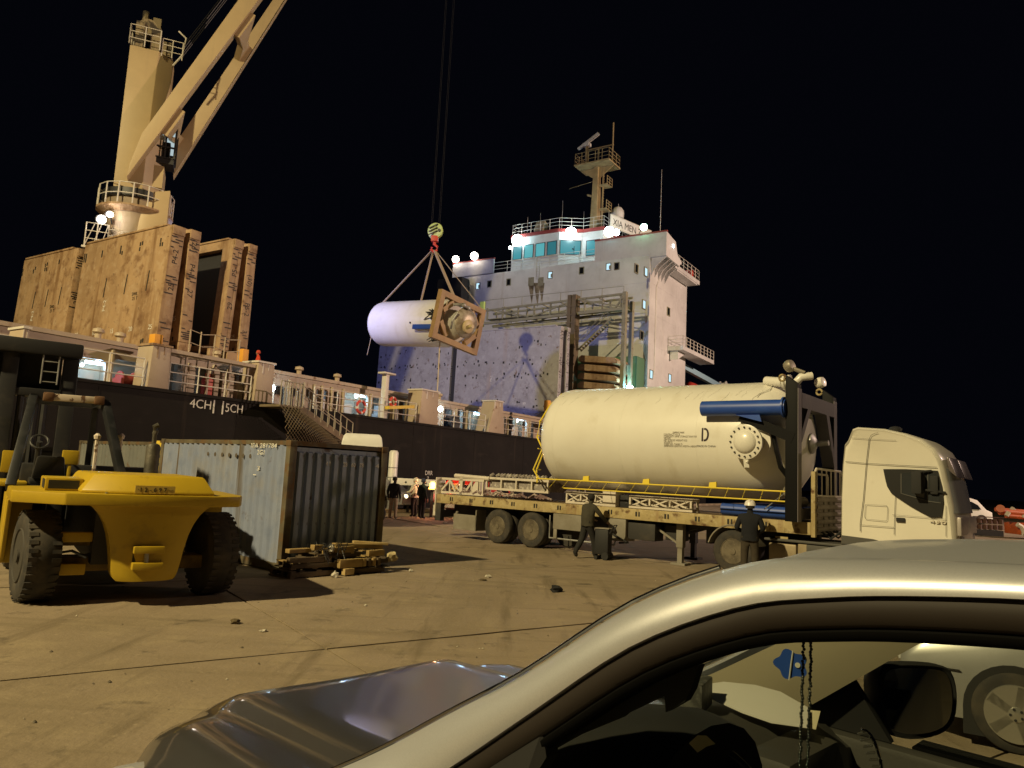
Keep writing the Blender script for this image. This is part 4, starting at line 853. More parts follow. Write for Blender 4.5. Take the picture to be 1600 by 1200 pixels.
a_ = T.Y(858, 845, .05); m = MB(); m.tube((a_.x, .05, .35), (a_.x+2.2, .05, .35), .025, n=6); m.tube((a_.x, .05, .35), (a_.x, .05, 1.0), .02, n=6); m.tube((a_.x+2.2, .05, .35), (a_.x+2.2, .3, .9), .02, n=6); m.build('side_guard', MAT['steel'], TR)
a_ = T.Y(893, 845, 1.2); m = MB(); m.lathe([(.22, -.13), (.45, -.13), (.5, -.08), (.5, .08), (.45, .13), (.22, .13)], (a_.x, 1.1, .52), (0, 1, 0), 24); m.build('spare_wheel', MAT['tyre'], TR, smooth=40)
# landing legs
for px, y, mt in ((1064, .35, MT['panel']), (1084, 2.1, MT['frame'])):
    x = T.Y(px, 840, y).x; m = MB(); m.bx(x-.09, x+.09, y-.09, y+.09, .45, ZB); m.bx(x-.065, x+.065, y-.065, y+.065, .06, .45); m.bx(x-.2, x+.2, y-.17, y+.17, 0.005, .06); m.beam((x-.8, y, .95), (x, y, .5), .05, .05); m.build('landing_leg', mt, TR)
# front wall of the trailer
m = MB(); m.bx(XF, XF+.10, .0, .13, ZB-.05, 2.55); m.build('head_post', MT['rail'], TR, bevel=.02)
m = MB(); m.bx(XF, XF+.10, W-.13, W, ZB-.05, 2.5)
for k in range(3): m.bx(XF+.02, XF+.09, .75+k*.42, .83+k*.42, ZB, 1.95)
m.build('head_post', MT['panel'], TR, bevel=.01)
m = MB()
for k in range(5):
    z = 1.12+k*.175; m.tube((XF+.06, .16, z+.08), (XF+.06, W-.16, z+.08), .06, n=8)
m.bx(XF+.03, XF+.055, .14, W-.14, ZB, 1.98)
m.build('corrugated_headboard', M('grey_headboard', (.36, .31, .27), .6, mott=[(3, (.22, .18, .14), .4, .7)]), TR, smooth=40)
m = MB()
m.pipe([(XF+.05, .1, 2.5), (XF+.05, .25, 2.62), (XF+.05, W-.25, 2.62), (XF+.05, W-.1, 2.5)], .03, 6)
for k in range(6): m.tube((XF+.05, .3+k*.38, 1.98), (XF+.05, .3+k*.38, 2.62), .018, n=5)
m.tube((XF+.05, .1, 1.98), (XF+.05, W-.1, 1.98), .03, n=5)
m.pipe([(XF-.05, .55, 1.3), (XF-.05, .55, 2.45), (XF-.05, .62, 2.5), (XF-.05, 1.45, 2.5), (XF-.05, 1.5, 2.45), (XF-.05, 1.5, 1.3)], .028, 6, closed=True)
m.build('head_grille', MT['lat'], TR)
# ------------------------------------------------------------------ the tank on the trailer
XS = 9.10
fc2 = T.w((XS, 1.25, 3.32)); ex2, ey2, ez2 = -T.x, -T.y, V((0, 0, 1)); RT = 1.53; LEN = 7.62
TK = thing('storage_tank', 'large white storage tank marked D lying on the flatbed trailer', 'tank', fc2, 0, 'white steel storage tanks')
def R4(x, y, z): return ex2*x+ey2*y+ez2*z
m = MB(); prof = [(.05, .05), (.5, .08), (.95, .20), (1.25, .42), (1.40, .62), (1.48, .80), (1.515, .98), (RT, 1.2), (RT, 2.5), (RT, 5.0), (RT, LEN-.5)]
for k in range(1, 10):
    a_ = k*pi/18; prof.append((RT*max(.01, cos(a_)), LEN-.5+RT*.50*sin(a_)))
m.lathe(prof, (0, 0, 0), ex2, 72); m.build('tank_shell', tankw, TK, smooth=50)
m = MB()
for x in (2.45, 4.7, 6.95): m.lathe([(RT-.02, x-.006), (RT+.004, x-.004), (RT+.004, x+.004), (RT-.02, x+.006)], (0, 0, 0), ex2, 72)
m.build('weld_seam', tankw, TK, smooth=50)
# wrinkled wrapping over the top of the tank
m = MB(); rnd = random.Random(11)
for k in range(34):
    x = rnd.uniform(1.0, 7.2); th = radians(rnd.uniform(34, 70)); ln = rnd.uniform(.25, .8); pts = []
    for j in range(6):
        t = th+j/5*ln*.5; xx = x+j/5*ln*rnd.uniform(-.5, -.2)+.02*sin(j*3); pts.append(R4(xx, (RT-.003)*cos(t), (RT-.003)*sin(t)))
    m.pipe(pts, rnd.uniform(.007, .014), 6)
tag(m.build('wrap_crease', tankw, TK, smooth=60), kind='stuff')
def onshell(o, flip=-1):                      # wrap flat lettering on to the shell: local x along, z up
    for v in o.data.vertices:
        p = v.co; along = p@ex2; hgt = p.z; th = hgt/RT; v.co = R4(along, (RT+.004)*cos(th), (RT+.004)*sin(th))
inkm = M('stencil_ink', (.025, .012, .02), .7); inkl = M('faint_stencil_ink', (.17, .12, .06), .7)
def tw(px, py): p = T.Y(px, py, -.28); return (XS-p.x, p.z-3.32)
def ttext(txt, px, py, size, width, mat, name='lettering'):
    a_, h_ = tw(px, py); o = lettering(txt, R4(a_, 1.6, h_), -ex2, (0, 0, 1), size, mat, TK, name, width=width, depth=.0006); onshell(o)
# the stencilled D: bar and bow with a gap
a0, h0 = tw(1096, 689.5); m = MB(); hD = .34
def Dp(u, h): return R4(a0-u, (RT+.005)*cos((h0+h)/RT), (RT+.005)*sin((h0+h)/RT))
m.grid([[Dp(0, h*hD/6), Dp(.045, h*hD/6)] for h in range(7)])
rows = []
for k in range(15):
    a_ = -pi/2+k*pi/14; cx = .085; rows.append([Dp(cx+.115*cos(a_), hD/2+hD/2*sin(a_)), Dp(cx+.065*cos(a_), hD/2+(hD/2-.05)*sin(a_))])
m.grid([[Dp(.06, 0), Dp(.06, .05)], rows[0]]); m.grid([[rows[-1][0], rows[-1][1]], [Dp(.06, hD), Dp(.06, hD-.05)]]); m.grid(rows)
m.build('letter_d', inkm, TK)
ttext('MADE IN CHINA', 1088.5, 698.5, .075, .50, inkm)
for k, (txt, px, wd_) in enumerate((('SHIPPING MARK', 1051, .33), ('CONTRACT NO. &', 1037, .46), ('COMMODITY NAME: STORAGE TANK FOR', 1037, .93), ('VESSEL', 1037, .21), ('NET & GROSS WEIGHT KGS', 1037, .66), ('VOLUME M:', 1037, .25), ('CASE NO. TANK D', 1037, .52), ('DIMENSION: LENGTH x WIDTH x HEIGHT', 1037, .93))):
    ttext(txt, px, 677.3+k*3.0, .072, wd_, inkl)
# manhole with bolts
a1, h1 = tw(1172, 690); nM = (ey2*cos(h1/RT)+ez2*sin(h1/RT)); cM = R4(a1, RT*cos(h1/RT)-.03, RT*sin(h1/RT))
m = MB(); m.lathe([(.50, .03), (.50, .045), (.40, .05)], cM-nM*.02, nM, 36); m.lathe([(.33, 0), (.33, .30), (.42, .31), (.42, .37), (.39, .38), (.28, .385), (.275, .40), (.22, .45), (.13, .49), (.02, .505)], cM, nM, 36)
MH = m.build('manhole', tankw, TK, smooth=40)
m = MB(); x_, u_, d_ = frame_of(nM)
for k in range(16): a_ = k*pi/8; p = cM+x_*(.35*cos(a_))+u_*(.35*sin(a_)); m.tube(p+d_*.38, p+d_*.42, .022, n=6)
tag(m.build('bolt', MAT['dark'], MH), kind='stuff')
m = MB(); m.beam(cM-u_*.42+d_*.33, cM-u_*.62+d_*.40+x_*.05, .1, .06); m.tube(cM-u_*.40+x_*.05+d_*.3, cM-u_*.5+x_*.05+d_*.4, .03, n=6); m.build('hinge', tankw, MH)
# blue support pipe and grey brace, valves and pipes
a_, h_ = tw(1101, 642.5); b_, h2_ = tw(1221, 641); m = MB(); rr = RT+.14; m.tube(R4(a_, rr*.985, .70), R4(.12, rr*.985, .70), .19, n=20); m.lathe([(.19, 0), (.25, .01), (.25, .05), (.19, .06)], R4(.2, rr*.985, .7), -ex2, 20); m.prism([R4(a_-.9, rr-.02, .52), R4(a_-1.5, rr-.02, .52), R4(a_-1.55, rr-.02, .35)], ey2*.12); m.build('blue_pipe', bluem, TK, smooth=40)
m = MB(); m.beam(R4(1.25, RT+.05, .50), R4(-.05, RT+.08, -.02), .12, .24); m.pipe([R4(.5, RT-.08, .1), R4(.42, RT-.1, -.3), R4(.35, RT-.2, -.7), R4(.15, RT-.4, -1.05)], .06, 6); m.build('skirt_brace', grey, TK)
m = MB(); m.tube(R4(1.0, .55, 1.50), R4(.5, .75, 1.42), .12, n=12); m.lathe([(.12, 0), (.19, .01), (.19, .06), (.12, .07), (.12, .12), (.19, .13), (.19, .18), (.12, .19)], R4(.5, .75, 1.42), -ex2, 16); m.pipe([R4(.32, .8, 1.36), R4(.16, .85, 1.38), R4(.04, .85, 1.52), R4(-.18, .7, 1.56)], .10, 10); m.lathe([(.03, -.1), (.12, -.09), (.14, 0), (.12, .09), (.03, .1)], R4(-.30, .45, 1.42), (.5, -.7, .2), 14); m.build('top_pipe', tankw, TK, smooth=40)
vm = M('valve_metal', (.30, .27, .21), .45, .4)
m = MB(); m.lathe([(.05, -.1), (.13, -.09), (.16, 0), (.13, .09), (.05, .1)], R4(.30, .9, 1.80), (.5, -.7, .3), 14); m.tube(R4(.25, .9, 1.75), R4(-.05, .85, 1.62), .05, n=8); m.build('valve', vm, TK, smooth=40)
m = MB(); m.lathe([(.03, 0), (.16, .02), (.16, .06), (.03, .08)], R4(.3, 1.0, -1.30), (.4, -.8, .3), 14); m.tube(R4(.35, 1.0, -1.3), R4(0, .9, -1.28), .08, n=8); m.build('valve', vm, TK, smooth=40)
m = MB(); m.tube(R4(.1, 1.15, -1.5), R4(.05, .6, -1.5), .13, n=10); m.build('drain_pipe', vm, TK, smooth=40)
m = MB(); m.tube(R4(.75, 1.3, -1.72), R4(.3, 1.1, -1.28), .015, n=5); m.build('lever', MAT['steel'], TK)
m = MB(); m.lathe([(.27, .25), (.25, .06), (.15, .0), (.06, -.02)], R4(-.06, 0, -.05), ex2, 20); m.tube(R4(-.06, -.1, -.05), R4(-.34, -.1, -.02), .07, n=10); m.build('end_manhole', MAT['steel'], TK, smooth=40)
# H shaped lifting skirt (two posts, cross bar, braces)
def post(y, mat): 
    m = MB(); z0, z1 = -1.95, 1.47; x0, x1 = -.14, .14
    m.hexa([R4(x1, y-.14, z0), R4(x0, y-.14, z0), R4(x0, y+.14, z0), R4(x1, y+.14, z0), R4(x1, y-.14, z1), R4(x0, y-.14, z1-.22), R4(x0, y+.14, z1-.22), R4(x1, y+.14, z1)]); P = m.build('skirt_post', mat, TK, bevel=.012)
    m = MB(); c = R4(.26, y, z1-.05); m.pipe([c+R4(.075*cos(t*pi/6), 0, .075*sin(t*pi/6)) for t in range(12)], .028, 6, closed=True); m.build('lifting_eye', MT['rail'], P)
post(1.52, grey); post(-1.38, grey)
m = MB()
def pb(pts): m.prism([R4(-.16, y, z) for y, z in pts], R4(.30, 0, 0))
pb([(1.38, .72), (-1.24, .72), (-1.24, 1.07), (1.38, 1.07)]); pb([(1.38, -.1), (1.38, .18), (.95, .72), (.70, .72)]); pb([(-1.24, -.6), (-1.24, -.2), (-.8, .72), (-.55, .72)])
pb([(1.38, -1.9), (-1.24, -1.9), (-1.24, -1.65), (1.38, -1.65)])
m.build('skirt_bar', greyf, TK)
flm = M('grey_post_lit', (.17, .155, .165), .45)  # paler still: thin sheets that paint the light on the post fronts
for y in (1.52, -1.38):
    m = MB(); m.hexa([R4(x, y+dy, z) for z in (-1.95, 1.15) for x, dy in ((-.143, -.13), (-.155, -.13), (-.155, .13), (-.143, .13))]); m.build('lit_post_face', flm, TK)
m = MB(); m.tube(R4(1.9, 1.05, -1.78), R4(-.1, 1.05, -1.78), .15, n=14); m.tube(R4(1.9, -1.05, -1.78), R4(-.1, -1.05, -1.78), .15, n=14); m.build('blue_saddle', bluem, TK, smooth=40)
# yellow guard rails and end ladder of the tank
yel = M('bright_yellow_paint', (.78, .60, .05), .5); m = MB(); rnd = random.Random(3); yo = RT+.09
zA, zB = -1.27, -1.50
m.tube(R4(7.3, yo, zA), R4(-.05, yo, zA), .020, n=6); m.tube(R4(6.4, yo, zB), R4(-.05, yo, zB), .018, n=6)
for k in range(16): x = .3+k*.44; m.tube(R4(x+.1, yo-.5, zA+.03), R4(x, yo, zB), .007, n=4)
for px in (918, 1012, 1116): x = tw(px, 755)[0]; m.prism([R4(x-.1, yo-.03, zA), R4(x+.1, yo-.03, zA), R4(x+.08, yo-.03, zA+.13), R4(x-.1, yo-.03, zA+.15)], ey2*.05)
m.build('guard_rail', yel, TK)
m = MB(); xe = 7.62
m.pipe([R4(7.3, yo, zA), R4(8.05, .9, -1.0), R4(7.85, .75, -.35), R4(8.15, .65, 0), R4(8.1, .6, .5), R4(7.75, .6, 1.0), R4(7.3, .6, 1.35)], .026, 6); m.pipe([R4(7.5, yo-.2, zA-.1), R4(8.3, .4, -1.0), R4(8.1, .3, -.35), R4(8.3, .2, .1), R4(8.25, .2, .5)], .026, 6)
for z in (-1.0, -.35, .05, .5): m.tube(R4(8.02, .75, z), R4(8.22, .3, z), .02, n=5)
m.build('end_ladder', yel, TK)
# ------------------------------------------------------------------ white lattice sections on the trailer
def lattice(name, label, x0, x1, y0, y1, z0, z1, seed, ends=True):
    o = thing(name, label, 'steel frame', T.w((x0, y0, z0)), T.a, 'white steel sections on the trailer'); L_ = x1-x0; Wd = y1-y0; H = z1-z0; rnd = random.Random(seed); t = .07
    for nm, yy in (('side_truss', 0), ('side_truss', Wd-t)):
        m = MB(); m.bx(0, L_, yy, yy+t, 0, t); m.bx(0, L_, yy, yy+t, H-t, H); n = max(2, round(L_/.55))
        for k in range(n+1): x = k*(L_-t)/n; m.bx(x, x+t*.7, yy+.004, yy+t-.004, t, H-t)
        m.build(nm, MT['lat'], o)
    m = MB(); n = max(2, round(L_/.5))
    for k in range(n+1): x = k*(L_-t)/n; m.bx(x, x+t, t, Wd-t, H-t*.9, H-.004)
    m.bx(.1, L_-.1, Wd*.3, Wd*.3+.05, H-.06, H-.01) if n else None
    m.build('cross_bar', MT['lat'], o)
    return o
A0, A1 = T.Y(760, 756, .25).x, T.Y(858, 760, .25).x
o = lattice('steel_frame', 'white barred steel frame stacked on the trailer beside the tank dome', A0, A1, .22, 2.3, 1.62, 2.02, 1)
m = MB()
for k in range(9): x = .1+k*.25; m.tube((x, .1, .44), (x+.12, .1, .50), .045, n=6); m.tube((x, .6, .44), (x+.1, .6, .5), .05, n=6)
m.bx(.05, A1-A0-.1, .06, 1.9, .30, .398); m.bx(.1, A1-A0-.2, .12, 2.0, .03, .29); m.build('stacked_fitting', M('grey_fittings', (.25, .22, .20), .6, mott=[(6, (.5, .46, .4), .5, .6)]), o)
o = lattice('steel_frame', 'white pipe truss with cut diagonals at the tail of the trailer', T.Y(686, 758, .2).x, T.Y(758, 758, .25).x, .18, 2.3, 1.40, 1.92, 2)
L_ = T.Y(758, 758, .25).x-T.Y(686, 758, .2).x
m = MB(); m.tube((.7, .05, .60), (L_+.2, .05, .56), .07, n=8); m.tube((.9, .5, .60), (L_, .5, .57), .05, n=8); m.beam((.1, .04, .08), (.5, .04, .45), .05, .06); m.beam((.5, .04, .45), (.75, .04, .08), .05, .06); m.beam((1.2, .04, .08), (1.5, .04, .48), .05, .07); m.prism([(1.35, .02, .05), (1.75, .02, .05), (1.75, .02, .48), (1.65, .02, .48)], (0, .05, 0)); m.pipe([(.75, .06, .25), (.9, .06, .42), (1.05, .06, .25), (.9, .06, .12)], .035, 6, closed=True); m.bx(.95, 1.08, 0, .12, .0, .55); m.build('diagonal', MT['lat'], o)
m = MB(); p = V((A0-T.Y(686, 758, .2).x, 0, 0))
m = MB(); rnd = random.Random(8)
for k in range(26): x = rnd.uniform(0.7, 4.2); m.pipe([(x, rnd.uniform(0, .1), .05), (x+rnd.uniform(.1, .35), rnd.uniform(0, .1), rnd.uniform(.08, .22)), (x+rnd.uniform(.3, .6), rnd.uniform(0, .1), .04)], .03, 5)
m.build('loose_strap', M('purple_brown_strap', (.16, .10, .10), .8, mott=[(5, (.4, .33, .3), .5, .6)]), o)
for (p0_, p1_, lb, sd) in ((930, 971, 'short white lattice piece under the tank beside white box', 3), (984, 1083, 'white cross braced lattice under the middle of the tank', 4)):
    x0_, x1_ = T.Y(p0_-45 if sd == 3 else p0_, 790, .2).x, T.Y(p1_-15 if sd == 3 else p1_, 790, .2).x
    o = lattice('steel_frame', lb, x0_, x1_, .15, .6, 1.385, 1.385+.34, sd); L_ = x1_-x0_; m = MB(); k = 0
    n = max(2, round(L_/.6))
    for k in range(n): a_ = .05+k*(L_-.1)/n; b_ = a_+(L_-.1)/n; m.beam((a_, .035, .06), (b_-.04, .035, .28), .03, .035); m.beam((a_, .037, .28), (b_-.04, .037, .06), .03, .035)
    m.bx(.1, L_-.1, .2, .3, .05, .25); m.build('cross_brace', MT['lat'], o)
x0_ = T.Y(943, 790, .2).x; m = MB(); m.bx(0, .42, 0, .5, 0, .40); m.bx(-.01, .43, -.01, .51, .403, .42)
o = m.build('white_box', MT['lat'], None, bevel=.012); o.location = T.w((x0_, .14, 1.375)); o.rotation_euler = (0, 0, T.a); tag(o, 'plain white box on the trailer beneath the yellow guard rail', 'box')
x0_ = T.Y(955, 790, .2).x; m = MB(); m.bx(0, 1.0, 0, .5, 0, .34); m.bx(.2, .27, -.01, -.001, .2, .27); m.bx(.2, .27, -.01, -.001, .08, .15)
o = m.build('black_case', [MAT['dark']], None, bevel=.02); o.location = T.w((x0_+.15, .35, 1.375)); o.rotation_euler = (0, 0, T.a); tag(o, 'dark box on the trailer between white box and cross braced lattice', 'box')
# ------------------------------------------------------------------ tractor unit
TC = thing('truck_tractor', 'cream white high roofed truck tractor pulling the flatbed trailer', 'truck', T.o, T.a)
prof = [(10.06, 1.12), (10.07, 2.0), (10.10, 2.7), (10.15, 3.20), (10.22, 3.30), (10.32, 3.56), (10.42, 3.60), (10.98, 3.56), (11.4, 3.46), (11.74, 3.33), (11.98, 3.14), (12.10, 2.92), (12.16, 2.72), (12.30, 1.95), (12.33, 1.70), (12.36, 1.2), (12.36, .95), (10.06, .95)]
m = MB()
def csec(y, inset, top):                      # cab outline at a given width: rounded corners at front and roof
    out = []
    for x, z in prof:
        xx = x - (inset*1.0 if x > 11.2 else 0)*min(1, (x-11.2)/.9) if x > 11.2 else x+inset*.25
        zz = z - (top if z > 2.75 else 0)*min(1, (z-2.75)/.6) if z > 2.75 else z
        out.append((xx, y, zz))
    return out
m.rings([csec(.03, .14, .10), csec(.0, .10, .06), csec(.05, .045, .025), csec(.14, .012, .008), csec(.35, -.02, 0), csec(1.25, -.09, 0), csec(2.15, -.02, 0), csec(2.36, .012, .008), csec(2.45, .045, .025), csec(2.5, .10, .06), csec(2.47, .14, .10)])
CB = m.build('cab', MT['cab'], TC, smooth=38)
def cp(px, py, y=-.012): p = T.Y(px, py, y); return V((p.x, y, p.z))
def strip(pts, wd_, name, mat, y=-.012, closed=False):
    m = MB(); P_ = [cp(*p, y) for p in pts]+([cp(*pts[0], y)] if closed else [])
    for a_, b_ in zip(P_[:-1], P_[1:]): m.beam(a_, b_, .02, wd_, up=(0, -1, 0)) if False else m.beam(a_, b_, wd_*.55, .008, up=(0, 1, 0))
    return m.build(name, mat, TC)
strip([(1358, 686), (1354, 720), (1349, 780), (1344, 818), (1344, 830)], .02, 'panel_gap', MT['seam']); strip([(1358, 686), (1361, 680), (1367, 677), (1372, 676)], .012, 'panel_gap', MT['seam'])
strip([(1321, 721), (1353, 724), (1464, 730)], .016, 'panel_gap', MT['seam'], -.01); strip([(1330, 684), (1358, 686), (1400, 688)], .008, 'panel_gap', MT['seam'], -.008)
strip([(1399, 775), (1398, 800), (1397, 835)], .014, 'panel_gap', MT['seam']); strip([(1345, 820), (1397, 824)], .012, 'panel_gap', MT['seam']); strip([(1394, 804), (1478, 811)], .008, 'panel_gap', MT['seam']); strip([(1478, 790), (1478, 838)], .012, 'panel_gap', MT['seam'])
strip([(1353, 788), (1385, 790), (1387, 793), (1386, 812), (1384, 814), (1353, 811), (1351, 808), (1352, 790)], .009, 'locker_door', MT['seam'], closed=True)
# side glass: one dark field, the pane, its frame and the curtain inside
fld = [(1380, 733), (1415, 733), (1465, 735.5), (1472, 760), (1474, 785), (1471, 808), (1455, 808.5), (1437, 799), (1421, 790), (1400, 776), (1392, 770), (1386, 760), (1383, 748)]
m = MB(); m.prism([cp(*p, -.016) for p in fld], (0, .03, 0)); m.build('side_window', M('side_window_surround', (.012, .012, .012), .35), TC)
m = MB(); m.prism([cp(*p, -.022) for p in ((1408, 740), (1428, 737), (1450, 738), (1464, 742), (1469, 766), (1468, 786), (1448, 782), (1409, 771))], (0, .006, 0)); m.build('side_pane', M('side_pane_glass', (.035, .038, .04), .08, spec=.8), TC)
m = MB(); m.prism([cp(*p, -.024) for p in ((1431, 740), (1446, 740), (1444, 778), (1430, 775))], (0, .002, 0)); m.build('curtain', M('curtain_grey', (.10, .10, .095), .8), TC)
m = MB()
for a_, b_ in (((1408, 771), (1450, 783)), ((1450, 738), (1449, 783)), ((1450, 783), (1470, 786)), ((1408, 740), (1408, 771))): m.beam(cp(*a_, -.026), cp(*b_, -.026), .018, .012, up=(0, 1, 0))
m.build('window_bar', MT['plastic'], TC)
a_, b_ = cp(1400, 808.5), cp(1414, 816); m = MB(); m.bx(a_.x, b_.x, -.02, .02, b_.z, a_.z); m.build('door_handle', MAT['black'], TC, bevel=.012)
a_ = cp(1452.5, 816.5); lettering('430', (a_.x, -.014, a_.z), (1, 0, 0), (0, 0, 1), .085, MT['lat'], TC, width=.30, depth=.012)
# windscreen, sun visor, grille
m = MB()
def fx(z): return 12.16+(2.72-z)*(.14/.77) if z < 2.72 else 12.16-(z-2.72)*.3
rows = []
for k in range(7):
    z = 1.78+k*.93/6; rows.append([(fx(z)+.105-.09*t*t-.06*abs(t)**8, 1.25+t*1.17, z) for t in (-1, -.93, -.8, -.6, -.3, 0, .3, .6, .8, .93, 1)])
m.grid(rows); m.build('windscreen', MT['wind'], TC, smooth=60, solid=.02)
vis = M('smoked_visor', (.11, .09, .09), .25, spec=.7)
for y0_, y1_ in ((.1, 1.2), (1.3, 2.4)):
    m = MB(); m.hexa([(12.22, y0_, 2.66), (12.37, y0_, 2.52), (12.37, y1_, 2.52), (12.22, y1_, 2.66), (12.16, y0_, 2.93), (12.22, y0_, 2.96), (12.22, y1_, 2.96), (12.16, y1_, 2.93)]); m.build('sun_visor', vis, TC, bevel=.03)
m = MB(); m.bx(12.34, 12.42, .12, 2.38, 1.32, 1.70); m.bx(12.34, 12.40, .3, 2.2, 1.1, 1.30); m.build('grille', M('grille_silver', (.42, .38, .36), .35, .3), TC, bevel=.02)
m = MB()
for z in (.98, 1.06): m.bx(12.36, 12.45, .1, 2.4, z, z+.045)
m.bx(12.3, 12.43, .05, 2.45, .42, .92); m.build('bumper', MT['cab'], TC, bevel=.03)
m = MB(); m.bx(12.35, 12.415, .35, 2.15, .99, 1.10); m.build('air_intake', MAT['black'], TC)
for y in (.16, 1.98): m = MB(); m.bx(12.33, 12.45, y, y+.36, .62, .84); m.build('headlight', M('headlight_glass', (.5, .5, .48), .1), TC, bevel=.03)
for y, s_ in ((-.16, 1),):        # mirrors on arms
    x = cp(1424, 745).x+.1
    if s_ < 0: x += .7
    m = MB(); m.bx(x-.05, x+.14, y-.16, y+.09, 2.15, 2.62); m.beam((x+.3, y+.12*s_, 2.65), (x, y, 2.6), .05, .05); m.beam((x+.55, y+.14*s_, 2.2), (x, y, 2.25), .05, .05); m.build('wing_mirror', MAT['black'], TC, bevel=.04)
m = MB(); m.bx(cp(1455, 740).x-.02, cp(1455, 740).x+.14, -.10, .1, 2.15, 2.55); m.build('mirror_arm', MAT['black'], TC, bevel=.04)
m = MB(); m.lathe([(.12, 0), (.15, .05), (.1, .1), (.02, .12)], (11.1, .6, 3.53), (0, 0, 1), 12); m.build('roof_vent', MAT['dark'], TC)
# chassis, tank, wheels
m = MB()
for y in (.8, 1.62): m.bx(6.6, 12.2, y, y+.1, .68, .92)
m.bx(6.55, 6.7, .7, 1.8, .6, .95); m.bx(7.2, 8.2, .75, 1.75, .92, 1.02); m.tube((7.55, .2, .52), (7.55, 2.3, .52), .13, n=10); m.lathe([(.3, -.15), (.3, .15)], (7.55, 1.25, .52), (0, 1, 0), 14)
m.build('chassis', MT['frame'], TC)
m = MB(); m.bx(8.4, 9.05, .12, .65, .40, .82); m.bx(9.08, 10.1, .12, .7, .36, .86); m.build('fuel_tank', M('dusty_alloy', (.33, .27, .17), .5, .3, mott=[(2, (.22, .17, .1), .4, .7)]), TC, bevel=.04)
m = MB(); m.bx(8.3, 10.3, .08, .75, .87, .93); m.bx(9.3, 11.0, .05, .8, .60, .85); m.build('side_step', MT['plastic'], TC, bevel=.02)
m = MB(); m.prism([(10.08, .02, .80), (11.3, .02, .80), (11.15, .02, 1.02), (10.75, .02, 1.11), (10.08, .02, 1.14)], (0, .5, 0)); m.build('cab_skirt', MT['plastic'], TC)
def fender(xc, y0, y1, r):
    m = MB(); rows = []
    for k in range(13): a_ = radians(15+k*12.5); rows.append([(xc+r*cos(a_), y0, .52+r*sin(a_)), (xc+r*cos(a_), y1, .52+r*sin(a_))])
    m.grid(rows); return m.build('wheel_arch', MT['panel'], TC, solid=.03, smooth=40)
fender(7.55, -.02, .62, .66); fender(7.55, 1.88, 2.52, .66)
wheel(TC, 7.55, 0, .52, .28, -1, True); wheel(TC, 7.55, 2.5, .52, .28, 1, True); wheel(TC, 11.3, .05, .5, .3, -1); wheel(TC, 11.3, 2.45, .5, .3, 1)
m = MB()
for k in range(5): m.pipe([(9.4, .6+k*.3, 1.2), (9.7, .6+k*.3, 1.0+.05*(k % 2)), (10.0, .6+k*.3, 1.25)], .025, 6)
m.build('air_hose', MAT['black'], TC)
m = MB(); m.bx(8.55, 8.85, .14, .17, .88, .98); m.build('step_plate', MT['rail'], TC)
# ------------------------------------------------------------------ forklift
FK = Fr((-5.72, 11.6), 124.8)
yw = M('forklift_yellow', (.47, .32, .018), .42, mott=[(1.2, (.40, .27, .016), .4, .75), (7, (.37, .25, .018), .6, .75)], dirt=((.17, .11, .025), 1.6, .60, .85), spec=.4)
blk = M('forklift_black', (.02, .02, .022), .55, mott=[(3, (.05, .045, .04), .55, .75)])
FL = thing('forklift', 'large yellow forklift truck with dark mast parked at the left', 'forklift', FK.o, FK.a)
flr = M('forklift_rim', (.045, .04, .033), .8)
for sy_ in (1, -1):
    w_ = wheel(FL, 0, 1.42*sy_, .64, .44, sy_, rz=.13, rimm=flr, seed=9); hb_ = MB(); R_ = Matrix.Rotation(.13, 3, 'Z'); hb_.lathe([(.17, -.06), (.17, .0), (.12, .03), (.02, .05)], V((0, 1.42*sy_, .64))+R_@V((0, -.10*sy_, 0)), R_@V((0, sy_, 0)), 16); hb_.build('hub', yw, w_, smooth=40)
wheel(FL, 3.6, 1.5, .72, .5, 1, rimm=yw); wheel(FL, 3.6, -1.5, .72, .5, -1, rimm=yw)
m = MB(); secs = []
for z, h in ((.355, .37), (.39, .405), (.46, .43), (.6, .455), (.8, .485), (1.0, .53), (1.15, .585), (1.28, .66), (1.36, .73), (1.415, .80)):
    ring = []
    for k in range(9):
        t = -1+k/4; ring.append((-.97-.04*(z-.4)+.13*abs(t)**3, -.12+t*h, z))
    ring += [(-.5, -.12+h, z), (.1, -.12+h*.9, z), (.1, -.12-h*.9, z), (-.5, -.12-h, z)]; secs.append(ring)
m.rings(secs); CW = m.build('counterweight', yw, FL, smooth=42)
m = MB(); m.bx(-1.0, -.955, -.16-.06, .22, .60, .70) if False else None
for z in (.53, .76): m.bx(-1.12, -.955, -.30, .10, z, z+.10)
m.build('tow_hook', yw, CW, bevel=.015)
m = MB(); m.bx(-.972, -.958, -.29, .09, .632, .757); m.build('tow_pocket', MAT['black'], CW); m = MB(); m.tube((-1.05, -.08, .58), (-1.05, -.08, .82), .03, n=8); m.build('tow_pin', MAT['steel'], CW)
